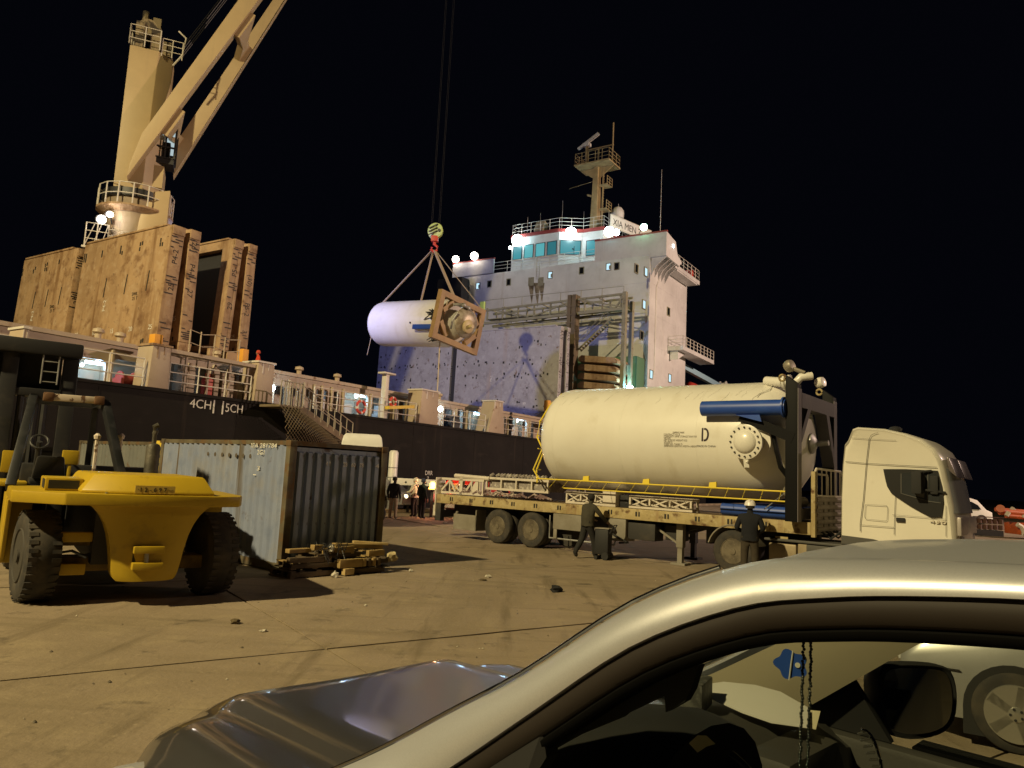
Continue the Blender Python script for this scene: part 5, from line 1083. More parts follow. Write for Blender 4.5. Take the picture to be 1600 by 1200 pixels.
# deck plate and engine hood
m = MB(); m.prism([(-.96, -1.32, 1.42), (-1.12, -.95, 1.42), (-1.16, .4, 1.42), (-1.08, 1.0, 1.42), (-.55, 1.60, 1.42), (1.2, 1.62, 1.42), (1.2, -1.5, 1.42), (-.6, -1.45, 1.42)], (0, 0, .16)); m.build('deck_plate', yw, FL, bevel=.02)
m = MB(); bt = [(-1.05, -.92), (-1.08, .25), (-.80, .80), (1.0, .86), (1.0, -.90)]; tp = [(-.92, -.80), (-.95, .20), (-.66, .66), (1.0, .74), (1.0, -.78)]
m.rings([[(x, y, 1.583) for x, y in bt], [(x, y, 1.62) for x, y in bt], [(x, y, 1.82) for x, y in tp], [(x*.97, y*.96, 1.85) for x, y in tp]]); m.build('engine_hood', yw, FL, bevel=.015)
m = MB(); m.bx(-.45, .6, .75, 1.22, 1.583, 1.76); m.build('side_locker', yw, FL, bevel=.02); m = MB()
m.bx(-.40, .12, 1.222, 1.226, 1.61, 1.74) ; m.bx(-.456, -.452, .80, 1.18, 1.61, 1.73); m.build('louvre_grille', MAT['dark'], FL)
p0_, p1_ = FK.X(211, 761, -1.06), FK.X(272, 774.5, -1.06)
plm = M('plate_yellow', (.55, .40, .08), .5); m = MB(); m.bx(-1.10, -1.085, p1_.y, p0_.y, 1.60, 1.71); PL = m.build('number_plate', plm, FL)
lettering('\u00b71 2 - 6 9 7 \u2013\u00b7', (-1.102, p0_.y-.03, 1.625), (0, -1, 0), (0, 0, 1), .085, MAT['blackmark'], PL, width=(p0_.y-p1_.y)*.88)
# rear frame, axle, side fenders and body
m = MB(); m.bx(-.5, 4.3, -.55, .55, .55, 1.3); m.build('body_frame', blk, FL)
m = MB(); m.bx(-.2, .2, -1.2, 1.2, .42, .62); m.bx(-.15, .15, .5, 1.1, .78, .90); m.build('steer_axle', M('axle_paint', (.30, .2, .02), .6, mott=[(3, (.12, .08, .02), .4, .6)]), FL, bevel=.02)
m = MB(); m.tube((-.1, 1.1, .62), (-.12, .45, .60), .035, n=8); m.tube((-.12, .7, .6), (-.12, .3, .6), .06, n=8); m.build('steer_cylinder', MAT['steel'], FL)
for b_ in ((.55, 1.02, .86, 1.0), (.6, .95, .40, .56)): m = MB(); m.bx(-.45, -.33, *b_); m.build('rear_bracket', yw, FL, bevel=.02)
m = MB(); m.bx(.72, 2.6, 1.28, 1.62, .45, 1.418); m.prism([(.72, 1.55, 1.40), (.35, 1.55, 1.40), (.72, 1.55, .45)], (0, .06, 0)); m.build('side_body', yw, FL, bevel=.02); m = MB(); m.bx(.72, 2.6, -1.5, -1.15, .45, 1.418); m.build('side_body', yw, FL, bevel=.02)
m = MB(); m.bx(2.7, 4.3, 1.3, 1.72, 1.50, 1.58); m.build('front_fender', yw, FL, bevel=.02); m = MB(); m.bx(2.7, 4.3, -1.65, -1.25, 1.50, 1.58); m.build('front_fender', yw, FL, bevel=.02)
# seat, steering column, levers
def fx_(px, py, x): p = FK.X(px, py, x); return V((x, p.y, p.z))
st = fx_(76, 722, 2.6); m = MB(); m.bx(2.3, 2.85, st.y-.27, st.y+.27, 1.55, 1.68); m.build('seat', blk, FL, bevel=.05)
m = MB(); m.hexa([(2.2, st.y-.25, 1.66), (2.34, st.y-.25, 1.66), (2.34, st.y+.25, 1.66), (2.2, st.y+.25, 1.66), (2.1, st.y-.2, 2.05), (2.2, st.y-.2, 2.05), (2.2, st.y+.2, 2.05), (2.1, st.y+.2, 2.05)]); m.build('backrest', blk, FL, bevel=.05)
c_ = fx_(62, 690, 3.2); m = MB(); m.tube((3.5, c_.y, 1.5), c_, .05, n=8); m.pipe([c_+V((.10*sin(t*pi/8), .14*cos(t*pi/8), .12*sin(t*pi/8))) for t in range(16)], .022, 6, closed=True); m.build('steering_wheel', blk, FL)
m = MB(); m.bx(3.4, 3.9, -.8, 1.4, 1.4, 1.9); m.build('dashboard', blk, FL, bevel=.04)
q = fx_(110, 715, 2.9); m = MB(); m.bx(2.85, 3.0, q.y-.13, q.y+.13, q.z-.13, q.z+.13); m.bx(2.86, 2.9, q.y-.03, q.y+.03, 1.5, q.z-.13); m.build('operator_panel', yw, FL, bevel=.02)
q = fx_(16, 715, 2.6); m = MB(); m.bx(2.55, 2.6, q.y-.12, q.y+.12, q.z-.25, q.z+.12); m.build('operator_panel', yw, FL, bevel=.02)
m = MB(); m.bx(1.0, 3.6, -1.0, 1.5, 1.42, 1.50); m.build('cab_floor', blk, FL)
# overhead guard
gd = M('guard_black', (.014, .015, .017), .4, mott=[(3, (.035, .035, .04), .5, .7)])
GT = 2.3; gR, gL = fx_(165, 631, GT), fx_(50, 641, GT); zg = gR.z
lr, ll = fx_(190, 748, 1.1), fx_(14, 770, 1.1)
m = MB(); m.beam(lr, gR, .13, .15); m.build('guard_leg', gd, FL, bevel=.02)
m = MB(); m.beam((1.0, ll.y, 1.55), (GT, gL.y, zg), .13, .15); m.build('guard_leg', gd, FL, bevel=.02)
for y in (gR.y, gL.y): m = MB(); m.beam((4.15, y, 1.5), (3.9, y, zg), .1, .12); m.build('guard_leg', gd, FL)
m = MB(); m.bx(GT, 3.95, gR.y-.05, gR.y+.05, zg-.02, zg+.08); m.bx(GT, 3.95, gL.y-.05, gL.y+.05, zg-.02, zg+.08)
for k in range(8): m.bx(GT+.15+k*.2, GT+.2+k*.2, gR.y+.05, gL.y-.05, zg, zg+.06)
m.bx(3.85, 3.95, gR.y+.05, gL.y-.05, zg-.01, zg+.07)
m.build('overhead_guard', gd, FL)
rustw = M('chipped_white', (.62, .54, .46), .7, rust=((.16, .09, .05), 5, .56, .6))
b0, b1 = fx_(76, 620, GT-.05), fx_(155, 626, GT-.05)
m = MB(); m.beam(b0, b1, .10, .12); m.build('guard_bar', rustw, FL, bevel=.02)
brm = M('rusty_joint', (.13, .065, .03), .8)
for q in (b0, b1): m = MB(); m.box(q, (.17, .16, .15)); m.lathe([(.075, -.11), (.075, .11)], q, (1, 0, 0), 10); m.build('guard_joint', brm, FL, bevel=.03)
# exhaust
XE = 1.2; e0, e1, e2_, e3 = fx_(234, 752, XE), fx_(234, 694, XE), fx_(236, 676, XE), fx_(246, 664, XE); rE = abs(fx_(223, 720, XE).y-fx_(246, 720, XE).y)/2
m = MB(); m.lathe([(rE, 1.5), (rE, e1.z-.04), (rE*.8, e1.z), (rE*.32, e1.z+.02), (rE*.32, e2_.z)], (XE, e0.y, 0), (0, 0, 1), 18); m.pipe([(XE, e0.y, e2_.z-.02), (XE, e0.y-.01, e2_.z+.04), (XE, e3.y+.04, e3.z-.03), (XE, e3.y-.02, e3.z)], .045, 8); EX = m.build('exhaust', M('exhaust_steel', (.10, .09, .07), .55, .4, mott=[(6, (.05, .045, .035), .4, .6)], bump=(60, .5, .01)), FL, smooth=40)
# mast
XM = 4.4; tl, tr, bl, br = fx_(-8, 522, XM), fx_(131, 540, XM), fx_(-8, 548, XM), fx_(128, 562, XM); lo = fx_(100, 612, XM)
m = MB(); m.hexa([(XM-.15, tr.y, br.z), (XM+.5, tr.y, br.z), (XM+.5, tl.y+.3, br.z), (XM-.15, tl.y+.3, br.z), (XM-.15, tr.y, tr.z), (XM+.5, tr.y, tr.z), (XM+.5, tl.y+.3, tr.z), (XM-.15, tl.y+.3, tr.z)]); m.build('mast_crosshead', blk, FL, bevel=.05)
mid = (tl.y+.3+tr.y)/2; hw = (tl.y+.3-tr.y)/2
for nm, y0_, y1_ in (('mast_channel', tr.y+.04, tr.y+.30), ('mast_channel', tl.y-.02, tl.y+.26), ('mast_channel', mid+.15, mid+.42)):
    m = MB(); m.bx(XM, XM+.3, y0_, y1_, .2, br.z-.003); m.build(nm, blk, FL, bevel=.015)
m = MB(); m.bx(XM+.02, XM+.4, tr.y+.1, tl.y+.2, lo.z-.14, lo.z+.02); m.build('mast_tie', blk, FL, bevel=.02)
m = MB(); m.bx(XM+.32, XM+.42, tr.y+.31, tl.y-.03, lo.z+.02, br.z); m.build('mast_plate', blk, FL)
rl0, rl1 = fx_(92, 570, XM-.1), fx_(74, 600, XM-.1); m = MB()
for k in range(4): z = rl1.z+.04+k*.20; m.tube((XM-.1, rl0.y, z), (XM-.1, rl1.y+.12, z), .012, n=5)
m.tube((XM-.1, rl0.y, rl1.z), (XM-.1, rl0.y, br.z), .016, n=5); m.tube((XM-.1, rl1.y+.12, rl1.z), (XM-.1, rl1.y+.12, br.z), .016, n=5); m.build('mast_rungs', MAT['steel'], FL)
m = MB()
for y in (mid+.05, mid-.2, mid-.35): m.tube((XM+.1, y, .6), (XM+.1, y, lo.z), .06, n=8)
m.build('lift_cylinder', blk, FL)
m = MB(); m.bx(XM+.5, XM+.65, mid-1.0, mid+1.0, .5, 1.5); m.build('fork_carriage', blk, FL)
for y in (mid+.5, mid-.5): m = MB(); m.bx(XM+.66, XM+.74, y-.1, y+.1, .08, 1.4); m.bx(XM+.74, XM+2.3, y-.1, y+.1, .08, .14); m.build('fork', blk, FL, bevel=.01)
# two pale posts of a hose guide beside the hood
for px in (152, 189):
    q = FK.X(px, 686, 1.9); m = MB(); m.tube((1.9, q.y, 1.5), (1.9, q.y, q.z), .03, n=6); m.lathe([(.05, 0), (.06, .06), (.02, .1)], (1.9, q.y, q.z), (0, 0, 1), 8); m.build('hose_guide', rustw, FL)
# ------------------------------------------------------------------ containers
ctm = M('container_blue', (.205, .24, .35), .6, mott=[(.9, (.255, .285, .375), .35, .7), (3, (.16, .195, .30), .5, .75)], streak=((.10, .072, .035), 2.4, .60, .70), rust=((.105, .06, .025), 1.5, .605, .67), dirt=((.26, .22, .15), .8, .52, .85))
ctd = M('container_frame_paint', (.13, .11, .07), .7, mott=[(2, (.07, .05, .03), .4, .7)], rust=((.12, .07, .03), 3, .5, .6))
cfe = M('container_end_blue', (.24, .31, .45), .6, mott=[(1.5, (.30, .35, .44), .4, .7)], streak=((.12, .115, .09), 3, .56, .72), rust=((.09, .05, .025), 2.5, .62, .68))
# rear lamps, bolts and rust runs of the forklift
m = MB()
for y in (-.75, -.45, .25, .5): m.lathe([(.02, 0), (.02, .015)], (-1.02 if y < .3 else -.95, y, 1.583), (0, 0, 1), 6)
tag(m.build('bolt', MAT['steel'], FL), kind='stuff')
m = MB(); m.pipe([(-.3, .95, .7), (-.5, .8, .75), (-.6, .62, .66)], .02, 6); m.build('hose', MAT['black'], FL)
def corr(mb, a, b, out, z0, z1, pitch, dep, mi=0):   # trapezoid corrugation along a to b, pushed along out
    a, b, out = V(a), V(b), V(out); L_ = (b-a).length; d = (b-a).normalized(); n = max(1, round(L_/pitch)); p_ = L_/n; pts = []
    for k in range(n): pts += [a+d*(k*p_)+out*dep, a+d*(k*p_+p_*.32)+out*dep, a+d*(k*p_+p_*.5), a+d*(k*p_+p_*.82)]
    pts.append(b+out*dep)
    mb.grid([[p+V((0, 0, z)) for p in pts] for z in (z0, z0+(z1-z0)*.33, z0+(z1-z0)*.66, z1)])
def container(name, label, fr, length, W_, H_, front, side, fr_mat):
    o = thing(name, label, 'shipping container', fr.o, fr.a)
    for x in (0, length-.16):
        for y in (-.16, -W_): m = MB(); m.bx(x, x+.16, y, y+.16, 0.12, H_-.12); m.build('corner_post', fr_mat, o, bevel=.01)
    for x in (0, length-.18):
        for y in (-.165, -W_-.005):
            for z in (0, H_-.118): m = MB(); m.bx(x-.006, x+.18, y, y+.17, z, z+.118); m.build('corner_casting', fr_mat, o, bevel=.012)
    for z0_, z1_ in ((.02, .17), (H_-.10, H_-.01)):
        for y in (-.10, -W_+.02): m = MB(); m.bx(.18, length-.18, y, y+.08, z0_, z1_); m.build('frame_rail', fr_mat, o)
        for x in (.02, length-.12): m = MB(); m.bx(x, x+.1, -W_+.17, -.17, z0_, z1_); m.build('frame_rail', fr_mat, o)
    m = MB(); corr(m, (length-.16, -.055, 0), (.16, -.055, 0), (0, 1, 0), .17, H_-.10, .278, .036); m.build('side_wall', side, o)
    m = MB(); corr(m, (.16, -W_+.055, 0), (length-.16, -W_+.055, 0), (0, -1, 0), .17, H_-.10, .278, .036); m.build('side_wall', side, o)
    m = MB(); corr(m, (length-.06, -W_+.16, 0), (length-.06, -.16, 0), (1, 0, 0), .17, H_-.13, .24, .04); m.build('end_wall', front, o)
    m = MB(); m.bx(.1, length-.1, -W_+.1, -.1, H_-.05, H_-.02)
    for k in range(24): m.bx(.2+k*(length-.4)/24, .32+k*(length-.4)/24, -W_+.12, -.12, H_-.021, H_-.004)
    m.build('roof', side, o); m = MB(); m.bx(.1, length-.1, -W_+.1, -.1, .10, .14); m.build('floor', fr_mat, o)
    return o
CF = Fr((-4.32, 14.78), 137.5); CLN, CWD, CHT = 6.06, 2.44, 2.59
CT = container('shipping_container', 'weathered grey blue shipping container behind the forklift with timber at its end', CF, CLN, CWD, CHT, cfe, ctm, ctd)
# deep corrugations of the end facing the trailer, each rib its own part
nr = 10; pw = (CWD-.34)/nr
rb = MB(); rb.hexa([(0, -pw*.30, .2), (.001, pw*.30, .2), (.10, pw*.34, .2), (.10, -pw*.34, .2)]+[(0, -pw*.30, CHT-.2), (.001, pw*.30, CHT-.2), (.10, pw*.34, CHT-.2), (.10, -pw*.34, CHT-.2)]) if False else None
rb = MB(); w0, w1 = pw*.24, pw*.36
rb.rings([[(.075, w1, .18), (0, w0, .19), (0, -w0, .19), (.075, -w1, .18)], [(.075, w1, CHT-.20), (-.0, w0, CHT-.24), (-.0, -w0, CHT-.24), (.075, -w1, CHT-.20)]])
rme = rb.mesh('end_rib', cfe)
m = MB(); m.bx(.07, .10, -CWD+.16, -.16, .18, CHT-.13); m.build('end_wall', cfe, CT)
for k in range(nr): o = part('end_rib', rme, CT); o.location = (0.01, -.17-pw*(k+.5), 0)
def ctl(txt, px, py, px2, size, mat):
    a_, b_ = CF.Y(px, py, -.016), CF.Y(px2, py, -.016); lettering(txt, (a_.x, -.012, a_.z), (-1, 0, 0), (0, 0, 1), size, mat, CT, width=abs(a_.x-b_.x), depth=.004)
ctl('IEA 281784', 392, 699, 432, .13, MAT['mark']); ctl('2G1', 402, 710, 413, .13, MAT['mark']); ctl('3', 401, 735, 405, .13, MAT['mark'])
p = CF.Y(398, 741, -.012); m = MB(); m.bx(p.x-.06, p.x+.06, -.014, -.010, p.z-.02, p.z); m.build('marking_bar', MAT['mark'], CT)
# row of round stickers worn off the side
m = MB()
for k in range(7): p = CF.Y(325+k*11, 709+k*.6, -.015); m.lathe([(.045, 0), (.05, .004)], (p.x, -.018, p.z), (0, 1, 0), 10)
m.build('worn_sticker', M('sticker_residue', (.09, .07, .05), .8), CT)
for k, ch in enumerate(('', '', '', '4 1', '', '28', '60', '78', '', '4')):
    if not ch: continue
    y_ = -.17-pw*(k+.5); lettering(ch, (.006, y_+.05, 2.12), (0, -1, 0), (0, 0, 1), .12, MAT['mark'], CT, width=.10, depth=.004)
# second container further left
q0 = ground(229, 868); C2 = Fr((-11.2, 19.4), 137.5); C2.o = V((-9.9, 20.9, 0))
cgm = M('container_grey', (.13, .135, .13), .7, mott=[(1, (.18, .18, .165), .4, .7)], rust=((.12, .08, .05), 2, .62, .68))
D2 = container('shipping_container', 'dull grey shipping container half hidden behind the forklift mast', C2, 6.06, 2.44, 2.55, cgm, cgm, ctd)
m = MB(); m.bx(.07, .10, -2.28, -.16, .18, 2.42); 
for k in range(2): m.bx(.03, .07, -2.28+k*1.07, -1.24+k*1.07, .2, 2.4)
for y in (-.45, -.95, -1.5, -2.0): m.tube((0, y, .2), (0, y, 2.4), .02, n=6)
m.build('end_door', cgm, D2)
lettering('  98078\n  2G1', (-.012, -.55, 2.0), (0, -1, 0), (0, 0, 1), .15, MAT['mark'], D2, width=1.05, depth=.004)
# white and yellow banded post by the container corner
q = ground(247, 848); o = thing('marker_post', 'pale post with yellow bands between the exhaust pipe and long container', 'post', (at_depth(247, 700, 19.6).x, 19.6, 0))
m = MB(); m.bx(-.09, .09, -.05, .05, 0, 1.75); m.build('post_body', MAT['white'], o); m = MB()
for k in range(4): m.bx(-.1, .1, -.06, .06, 1.78+k*.2, 1.9+k*.2)
m.bx(-.04, .04, -.03, .03, 1.75, 2.55); m.build('yellow_band', MAT['yellow'], o)
# ------------------------------------------------------------------ broken pallets
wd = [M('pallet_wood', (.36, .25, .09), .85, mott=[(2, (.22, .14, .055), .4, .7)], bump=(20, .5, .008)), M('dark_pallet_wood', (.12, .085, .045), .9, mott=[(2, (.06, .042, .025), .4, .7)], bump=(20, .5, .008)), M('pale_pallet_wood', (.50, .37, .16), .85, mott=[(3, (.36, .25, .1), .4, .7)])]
rnd = random.Random(21)
vdir = -CF.y; udir = -CF.x                     # along the container end, and away from it
base = CF.w((0, 0, 0))-CF.y*-.26*1 if False else CF.w((0, 0, 0))+CF.y*.26+CF.x*.10
def pallet(label, off_v, off_u, z, rz, tilt, ln, wdh, mats, seed):
    r = random.Random(seed); loc = base+vdir*off_v+udir*off_u
    o = thing('pallet', label, 'pallet', (loc.x, loc.y, z), atan2(vdir.y, vdir.x)+rz, 'broken pallets heaped at the container end'); o.rotation_euler.x = tilt
    for k in range(3):
        m = MB(); y = -wdh/2+.06+k*(wdh-.12)/2; m.bx(-ln/2+r.uniform(0, .1), ln/2-r.uniform(0, .15), y-.05, y+.05, .022, .11); m.build('stringer', mats[0], o, bevel=.004)
    for k in range(6):
        x = -ln/2+.07+k*(ln-.14)/5
        if r.random() < .9: m = MB(); m.box((x+r.uniform(-.03, .03), r.uniform(-.03, .03), .122), (.11, wdh*r.uniform(.8, 1), .022), Matrix.Rotation(r.uniform(-.08, .08), 3, 'Z')); m.build('plank', r.choice(mats), o)
        if k % 2 == 0: m = MB(); m.box((x, 0, .011), (.11, wdh*.97, .02)); m.build('plank', mats[0], o)
    return o
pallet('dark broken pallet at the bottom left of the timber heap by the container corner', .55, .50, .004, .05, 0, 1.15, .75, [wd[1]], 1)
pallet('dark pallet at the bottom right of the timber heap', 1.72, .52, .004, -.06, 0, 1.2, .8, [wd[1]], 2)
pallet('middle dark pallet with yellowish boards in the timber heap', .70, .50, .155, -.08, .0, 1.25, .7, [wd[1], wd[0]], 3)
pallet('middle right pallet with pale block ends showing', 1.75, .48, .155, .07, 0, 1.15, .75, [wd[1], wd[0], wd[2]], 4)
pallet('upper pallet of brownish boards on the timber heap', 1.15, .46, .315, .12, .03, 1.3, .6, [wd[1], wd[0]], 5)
def board(label, off_v, off_u, z, rz, tilt, sz, mat):
    loc = base+vdir*off_v+udir*off_u; m = MB(); r = random.Random(hash(label) % 1000 if False else len(label)*7)
    m.box((0, 0, 0), sz); o = m.build('timber', mat, None, bevel=.006); o.location = (loc.x, loc.y, z); o.rotation_euler = (0, tilt, atan2(vdir.y, vdir.x)+rz); tag(o, label, 'timber', 'loose timbers on the pallet heap'); return o
board('yellow board lying on top of the heap at its left end', .35, .55, .48, .05, .0, (.50, .14, .075), wd[0])
board('short upright-set yellow block on top of the heap', .72, .62, .53, .15, .05, (.26, .12, .10), wd[0])
board('long pale board along the top right of the heap', 1.75, .52, .515, -.03, .05, (1.15, .16, .09), wd[0])
board('palest plank slanting at the right end of the heap', 2.12, .45, .555, -.35, .06, (.75, .13, .05), wd[2])
board('brown broad board at the middle of the heap top', 1.15, .70, .455, .02, -.03, (.75, .05, .15), wd[0])
board('yellow timber in front of the heap at half height', 1.30, .92, .235, .02, 0, (.55, .10, .16), wd[0])
board('small yellow block low on the front of the heap', 1.22, .98, .085, .1, 0, (.24, .1, .12), wd[2])
board('yellow block at the right front of the heap', 1.95, .86, .40, 0, 0, (.40, .10, .12), wd[0])
board('dark beam lying across the heap on its left half', .45, .80, .33, .04, .02, (.95, .09, .10), wd[1])
for k in range(4):
    board(['pale edged block end, leftmost of the four in a row at heap front', 'second pale edged block end of the row at heap front', 'third pale edged block end of the row at heap front', 'rightmost pale edged block end of the row at heap front'][k], 1.62+k*.12, .92, .235, 0, 0, (.075, .1, .15), wd[1] if k % 2 else wd[0])
lp = base+vdir*2.52+udir*.7
def crumple(name, label, cat, loc, s, mat, seed):
    o = lump(name, label, cat, 800, 900, s, mat, seed, 1.0); o.location = loc; return o
crumple('wrapping', 'crumpled pale wrapping at the right end of the timber heap', 'wrapping', (lp.x, lp.y, .26), .13, M('straw_wrap', (.42, .34, .18), .85), 31)
lp = base+vdir*.95+udir*.75; crumple('wrapping', 'white crumpled scrap among dark netting on top of the heap', 'wrapping', (lp.x, lp.y, .50), .08, papm, 32)
lp = base+vdir*.85+udir*1.08; crumple('wrapping', 'white scrap on the ground in front of the heap', 'wrapping', (lp.x, lp.y, .05), .08, papm, 33)
m = MB(); rnd = random.Random(2)
for k in range(40):
    p = base+vdir*(.9+rnd.uniform(-.25, .3))+udir*(.62+rnd.uniform(-.2, .3)); z = .50+rnd.uniform(-.02, .1); m.pipe([(p.x, p.y, z), (p.x+rnd.uniform(-.12, .12), p.y+rnd.uniform(-.12, .12), z+rnd.uniform(-.04, .07)), (p.x+rnd.uniform(-.15, .15), p.y+rnd.uniform(-.15, .15), z-rnd.uniform(0, .4))], .008, 4)
o = m.build('strapping', MAT['dark']); tag(o, 'tangled dark strapping hanging over the timber heap', 'strapping')
# ------------------------------------------------------------------ people
SKIN = M('skin', (.20, .115, .07), .6)
def cloth(n, c): return M(n, c, .9, bump=(40, .3, .004), mott=[(6, tuple(v*.7 for v in c), .45, .7)])
def person(label, loc, face, h, jacket, trousers, pose=None, hair=(.015, .012, .01), helmet=None, group=None, shoes=(.03, .028, .025), straps=None, sleeves=None, cat='person'):
    J = dict(pel=((0, 0, .93), .150), spi=((0, -.01, 1.12), .155), che=((0, -.02, 1.33), .165), nec=((0, -.01, 1.49), .060), jaw=((0, .035, 1.575), .070), hea=((0, .02, 1.665), .092), top=((0, .005, 1.735), .062), nos=((0, .118, 1.645), .012),
             hl=((-.10, 0, .86), .112), kl=((-.115, .01, .50), .088), al=((-.12, -.03, .11), .070), tl=((-.13, .12, .05), .046),
             hr=((.10, 0, .86), .112), kr=((.115, .01, .50), .088), ar=((.12, -.03, .11), .070), tr=((.13, .12, .05), .046),
             sl=((-.20, -.02, 1.40), .088), el=((-.275, -.05, 1.13), .066), wl=((-.265, .06, .90), .048), ml=((-.25, .09, .81), .034),
             sr=((.20, -.02, 1.40), .088), er=((.275, -.05, 1.13), .066), wr=((.265, .06, .90), .048), mr=((.25, .09, .81), .034))
    for k, v in (pose or {}).items(): J[k] = (v, J[k][1])
    E_ = [('pel', 'spi'), ('spi', 'che'), ('che', 'nec'), ('nec', 'jaw'), ('jaw', 'hea'), ('hea', 'top'), ('hea', 'nos'), ('pel', 'hl'), ('hl', 'kl'), ('kl', 'al'), ('al', 'tl'), ('pel', 'hr'), ('hr', 'kr'), ('kr', 'ar'), ('ar', 'tr'),
          ('che', 'sl'), ('sl', 'el'), ('el', 'wl'), ('wl', 'ml'), ('che', 'sr'), ('sr', 'er'), ('er', 'wr'), ('wr', 'mr')]
    mat_of = {('pel', 'spi'): 0, ('spi', 'che'): 0, ('che', 'nec'): 0, ('che', 'sl'): 0, ('sl', 'el'): 4, ('el', 'wl'): 4, ('che', 'sr'): 0, ('sr', 'er'): 4, ('er', 'wr'): 4, ('pel', 'hl'): 1, ('hl', 'kl'): 1, ('kl', 'al'): 1, ('pel', 'hr'): 1, ('hr', 'kr'): 1, ('kr', 'ar'): 1, ('al', 'tl'): 3, ('ar', 'tr'): 3}
    # fingers: five short unequal chains per hand
    for s_, w_ in (('l', 'm'), ('r', 'm')):
        hnd = V(J['m'+s_][0]); wr_ = V(J['w'+s_][0]); d = (hnd-wr_).normalized(); side = V((0, 1, 0)); side = (side-d*(side@d)).normalized(); inn = V((1, 0, 0))*(1 if s_ == 'l' else -1)
        for k, (o_, ln) in enumerate(((-.030, .055), (-.010, .072), (.010, .078), (.030, .07))):
            a_ = 'f%s%d' % (s_, k); J[a_] = (hnd+side*o_+d*.035, .010); J[a_+'e'] = (hnd+side*o_*1.1+d*(.035+ln)+inn*.022, .008); E_ += [('m'+s_, a_), (a_, a_+'e')]
        J['t'+s_+'h'] = (hnd+side*.05+inn*.01-d*.01, .012); J['t'+s_+'e'] = (hnd+side*.062+inn*.03+d*.045, .009); E_ += [('m'+s_, 't'+s_+'h'), ('t'+s_+'h', 't'+s_+'e')]
    ks = list(J); ix = {k: i for i, k in enumerate(ks)}; S_ = h/1.78
    me = bpy.data.meshes.new('body'); me.from_pydata([V(J[k][0])*S_ for k in ks], [(ix[a], ix[b]) for a, b in E_], []); ob = bpy.data.objects.new('body', me); COL.objects.link(ob)
    sk = ob.modifiers.new('s', 'SKIN'); sk.use_smooth_shade = True
    for k in ks: me.skin_vertices[0].data[ix[k]].radius = (J[k][1]*S_*(1.25 if k in ('che', 'spi', 'pel') else 1), J[k][1]*S_)
    me.skin_vertices[0].data[ix['pel']].use_root = True
    sb = ob.modifiers.new('u', 'SUBSURF'); sb.levels = sb.render_levels = 1
    dg = bpy.context.evaluated_depsgraph_get(); me2 = bpy.data.meshes.new_from_object(ob.evaluated_get(dg)); bpy.data.objects.remove(ob); bpy.data.meshes.remove(me)
    me2.materials.clear()
    for m_ in (jacket, trousers, SKIN, M('shoes', shoes, .7), sleeves or jacket): me2.materials.append(m_)
    segs = [(V(J[a][0])*S_, V(J[b][0])*S_, mat_of.get((a, b), 2), max(J[a][1], J[b][1])*S_) for a, b in E_]
    vc = [v.co.copy() for v in me2.vertices]
    for p in me2.polygons:
        c = sum((vc[i] for i in p.vertices), V())/len(p.vertices); best = 9; bi = 0
        for a, b, mi, r in segs:
            t = max(0, min(1, (c-a)@(b-a)/max(1e-6, (b-a).length_squared))); d = (c-a-(b-a)*t).length-r*.5
            if d < best: best, bi = d, mi
        p.material_index = bi
    me2.shade_smooth(); me2.name = 'body'
    o = thing('person', label, cat, loc, face-pi/2, group); part('body', me2, o)
    pe, sp = V(J['pel'][0])*S_, V(J['spi'][0])*S_
    m = MB(); m.rings([[c_+V((a_*cos(t*pi/8), b_*sin(t*pi/8), .008*sin(t*2.3))) for t in range(16)] for c_, a_, b_ in ((pe+V((0, 0, -.05)), .205*S_, .165*S_), (pe+V((0, 0, .03)), .200*S_, .160*S_), (pe.lerp(sp, .55), .185*S_, .150*S_))]); m.build('jacket_hem', jacket, o, smooth=60)
    hc = V(J['hea'][0])*S_; m = MB()
    if helmet:
        m.lathe([(.125, -.0), (.135, .0), (.128, .02), (.120, .06), (.095, .105), (.05, .13), (.01, .137)], hc+V((0, -.005, .005))*S_, (0, 0, 1), 18); m.bx(hc.x-.09, hc.x+.09, hc.y+.10, hc.y+.165, hc.z+.0, hc.z+.02); m.bx(hc.x-.015, hc.x+.015, hc.y-.11, hc.y+.11, hc.z+.10, hc.z+.142); m.build('hard_hat', helmet, o, smooth=40)
        m = MB(); m.lathe([(.098*S_, -.06), (.103*S_, -.03), (.10*S_, .02), (.03, .06)], hc+V((0, -.02, 0)), (0, 0, 1), 12); m.build('hair', M('hair', hair, .8), o, smooth=60)
    else:
        m.lathe([(.075*S_, -.075), (.100*S_, -.045), (.108*S_, .0), (.104*S_, .04), (.085*S_, .075), (.045*S_, .098), (.005, .105)], hc+V((0, -.022, .012)), (0, .0, 1), 14); m.build('hair', M('hair', hair, .85), o, smooth=60)
    if straps:
        m = MB()
        for sx in (-.09, .09): m.pipe([(sx*S_, -.20*S_, 1.0*S_), (sx*S_, -.225*S_, 1.2*S_), (sx*S_, -.2*S_, 1.4*S_), (sx*S_, -.05*S_, 1.475*S_), (sx*S_, .13*S_, 1.38*S_)], .022*S_, 6)
        m.pipe([(-.2*S_, -.15*S_, 1.05*S_), (0, -.225*S_, 1.05*S_), (.2*S_, -.15*S_, 1.05*S_)], .02, 6); m.build('vest_strap', straps, o)
    return o
dkj = cloth('navy_jacket', (.006, .007, .011)); olive = cloth('olive_jacket', (.045, .04, .026)); dkt = cloth('dark_trousers', (.016, .015, .014)); brt = cloth('brown_work_trousers', (.045, .035, .022)); tan = cloth('tan_trousers', (.38, .30, .20)); blkj = cloth('black_jacket', (.008, .008, .009)); whs = cloth('white_shirt', (.55, .52, .40)); gnj = cloth('dark_green_coverall', (.014, .022, .016))
def toward(p, q): return atan2(q[1]-p[1], q[0]-p[0])
away = T.a+pi/2
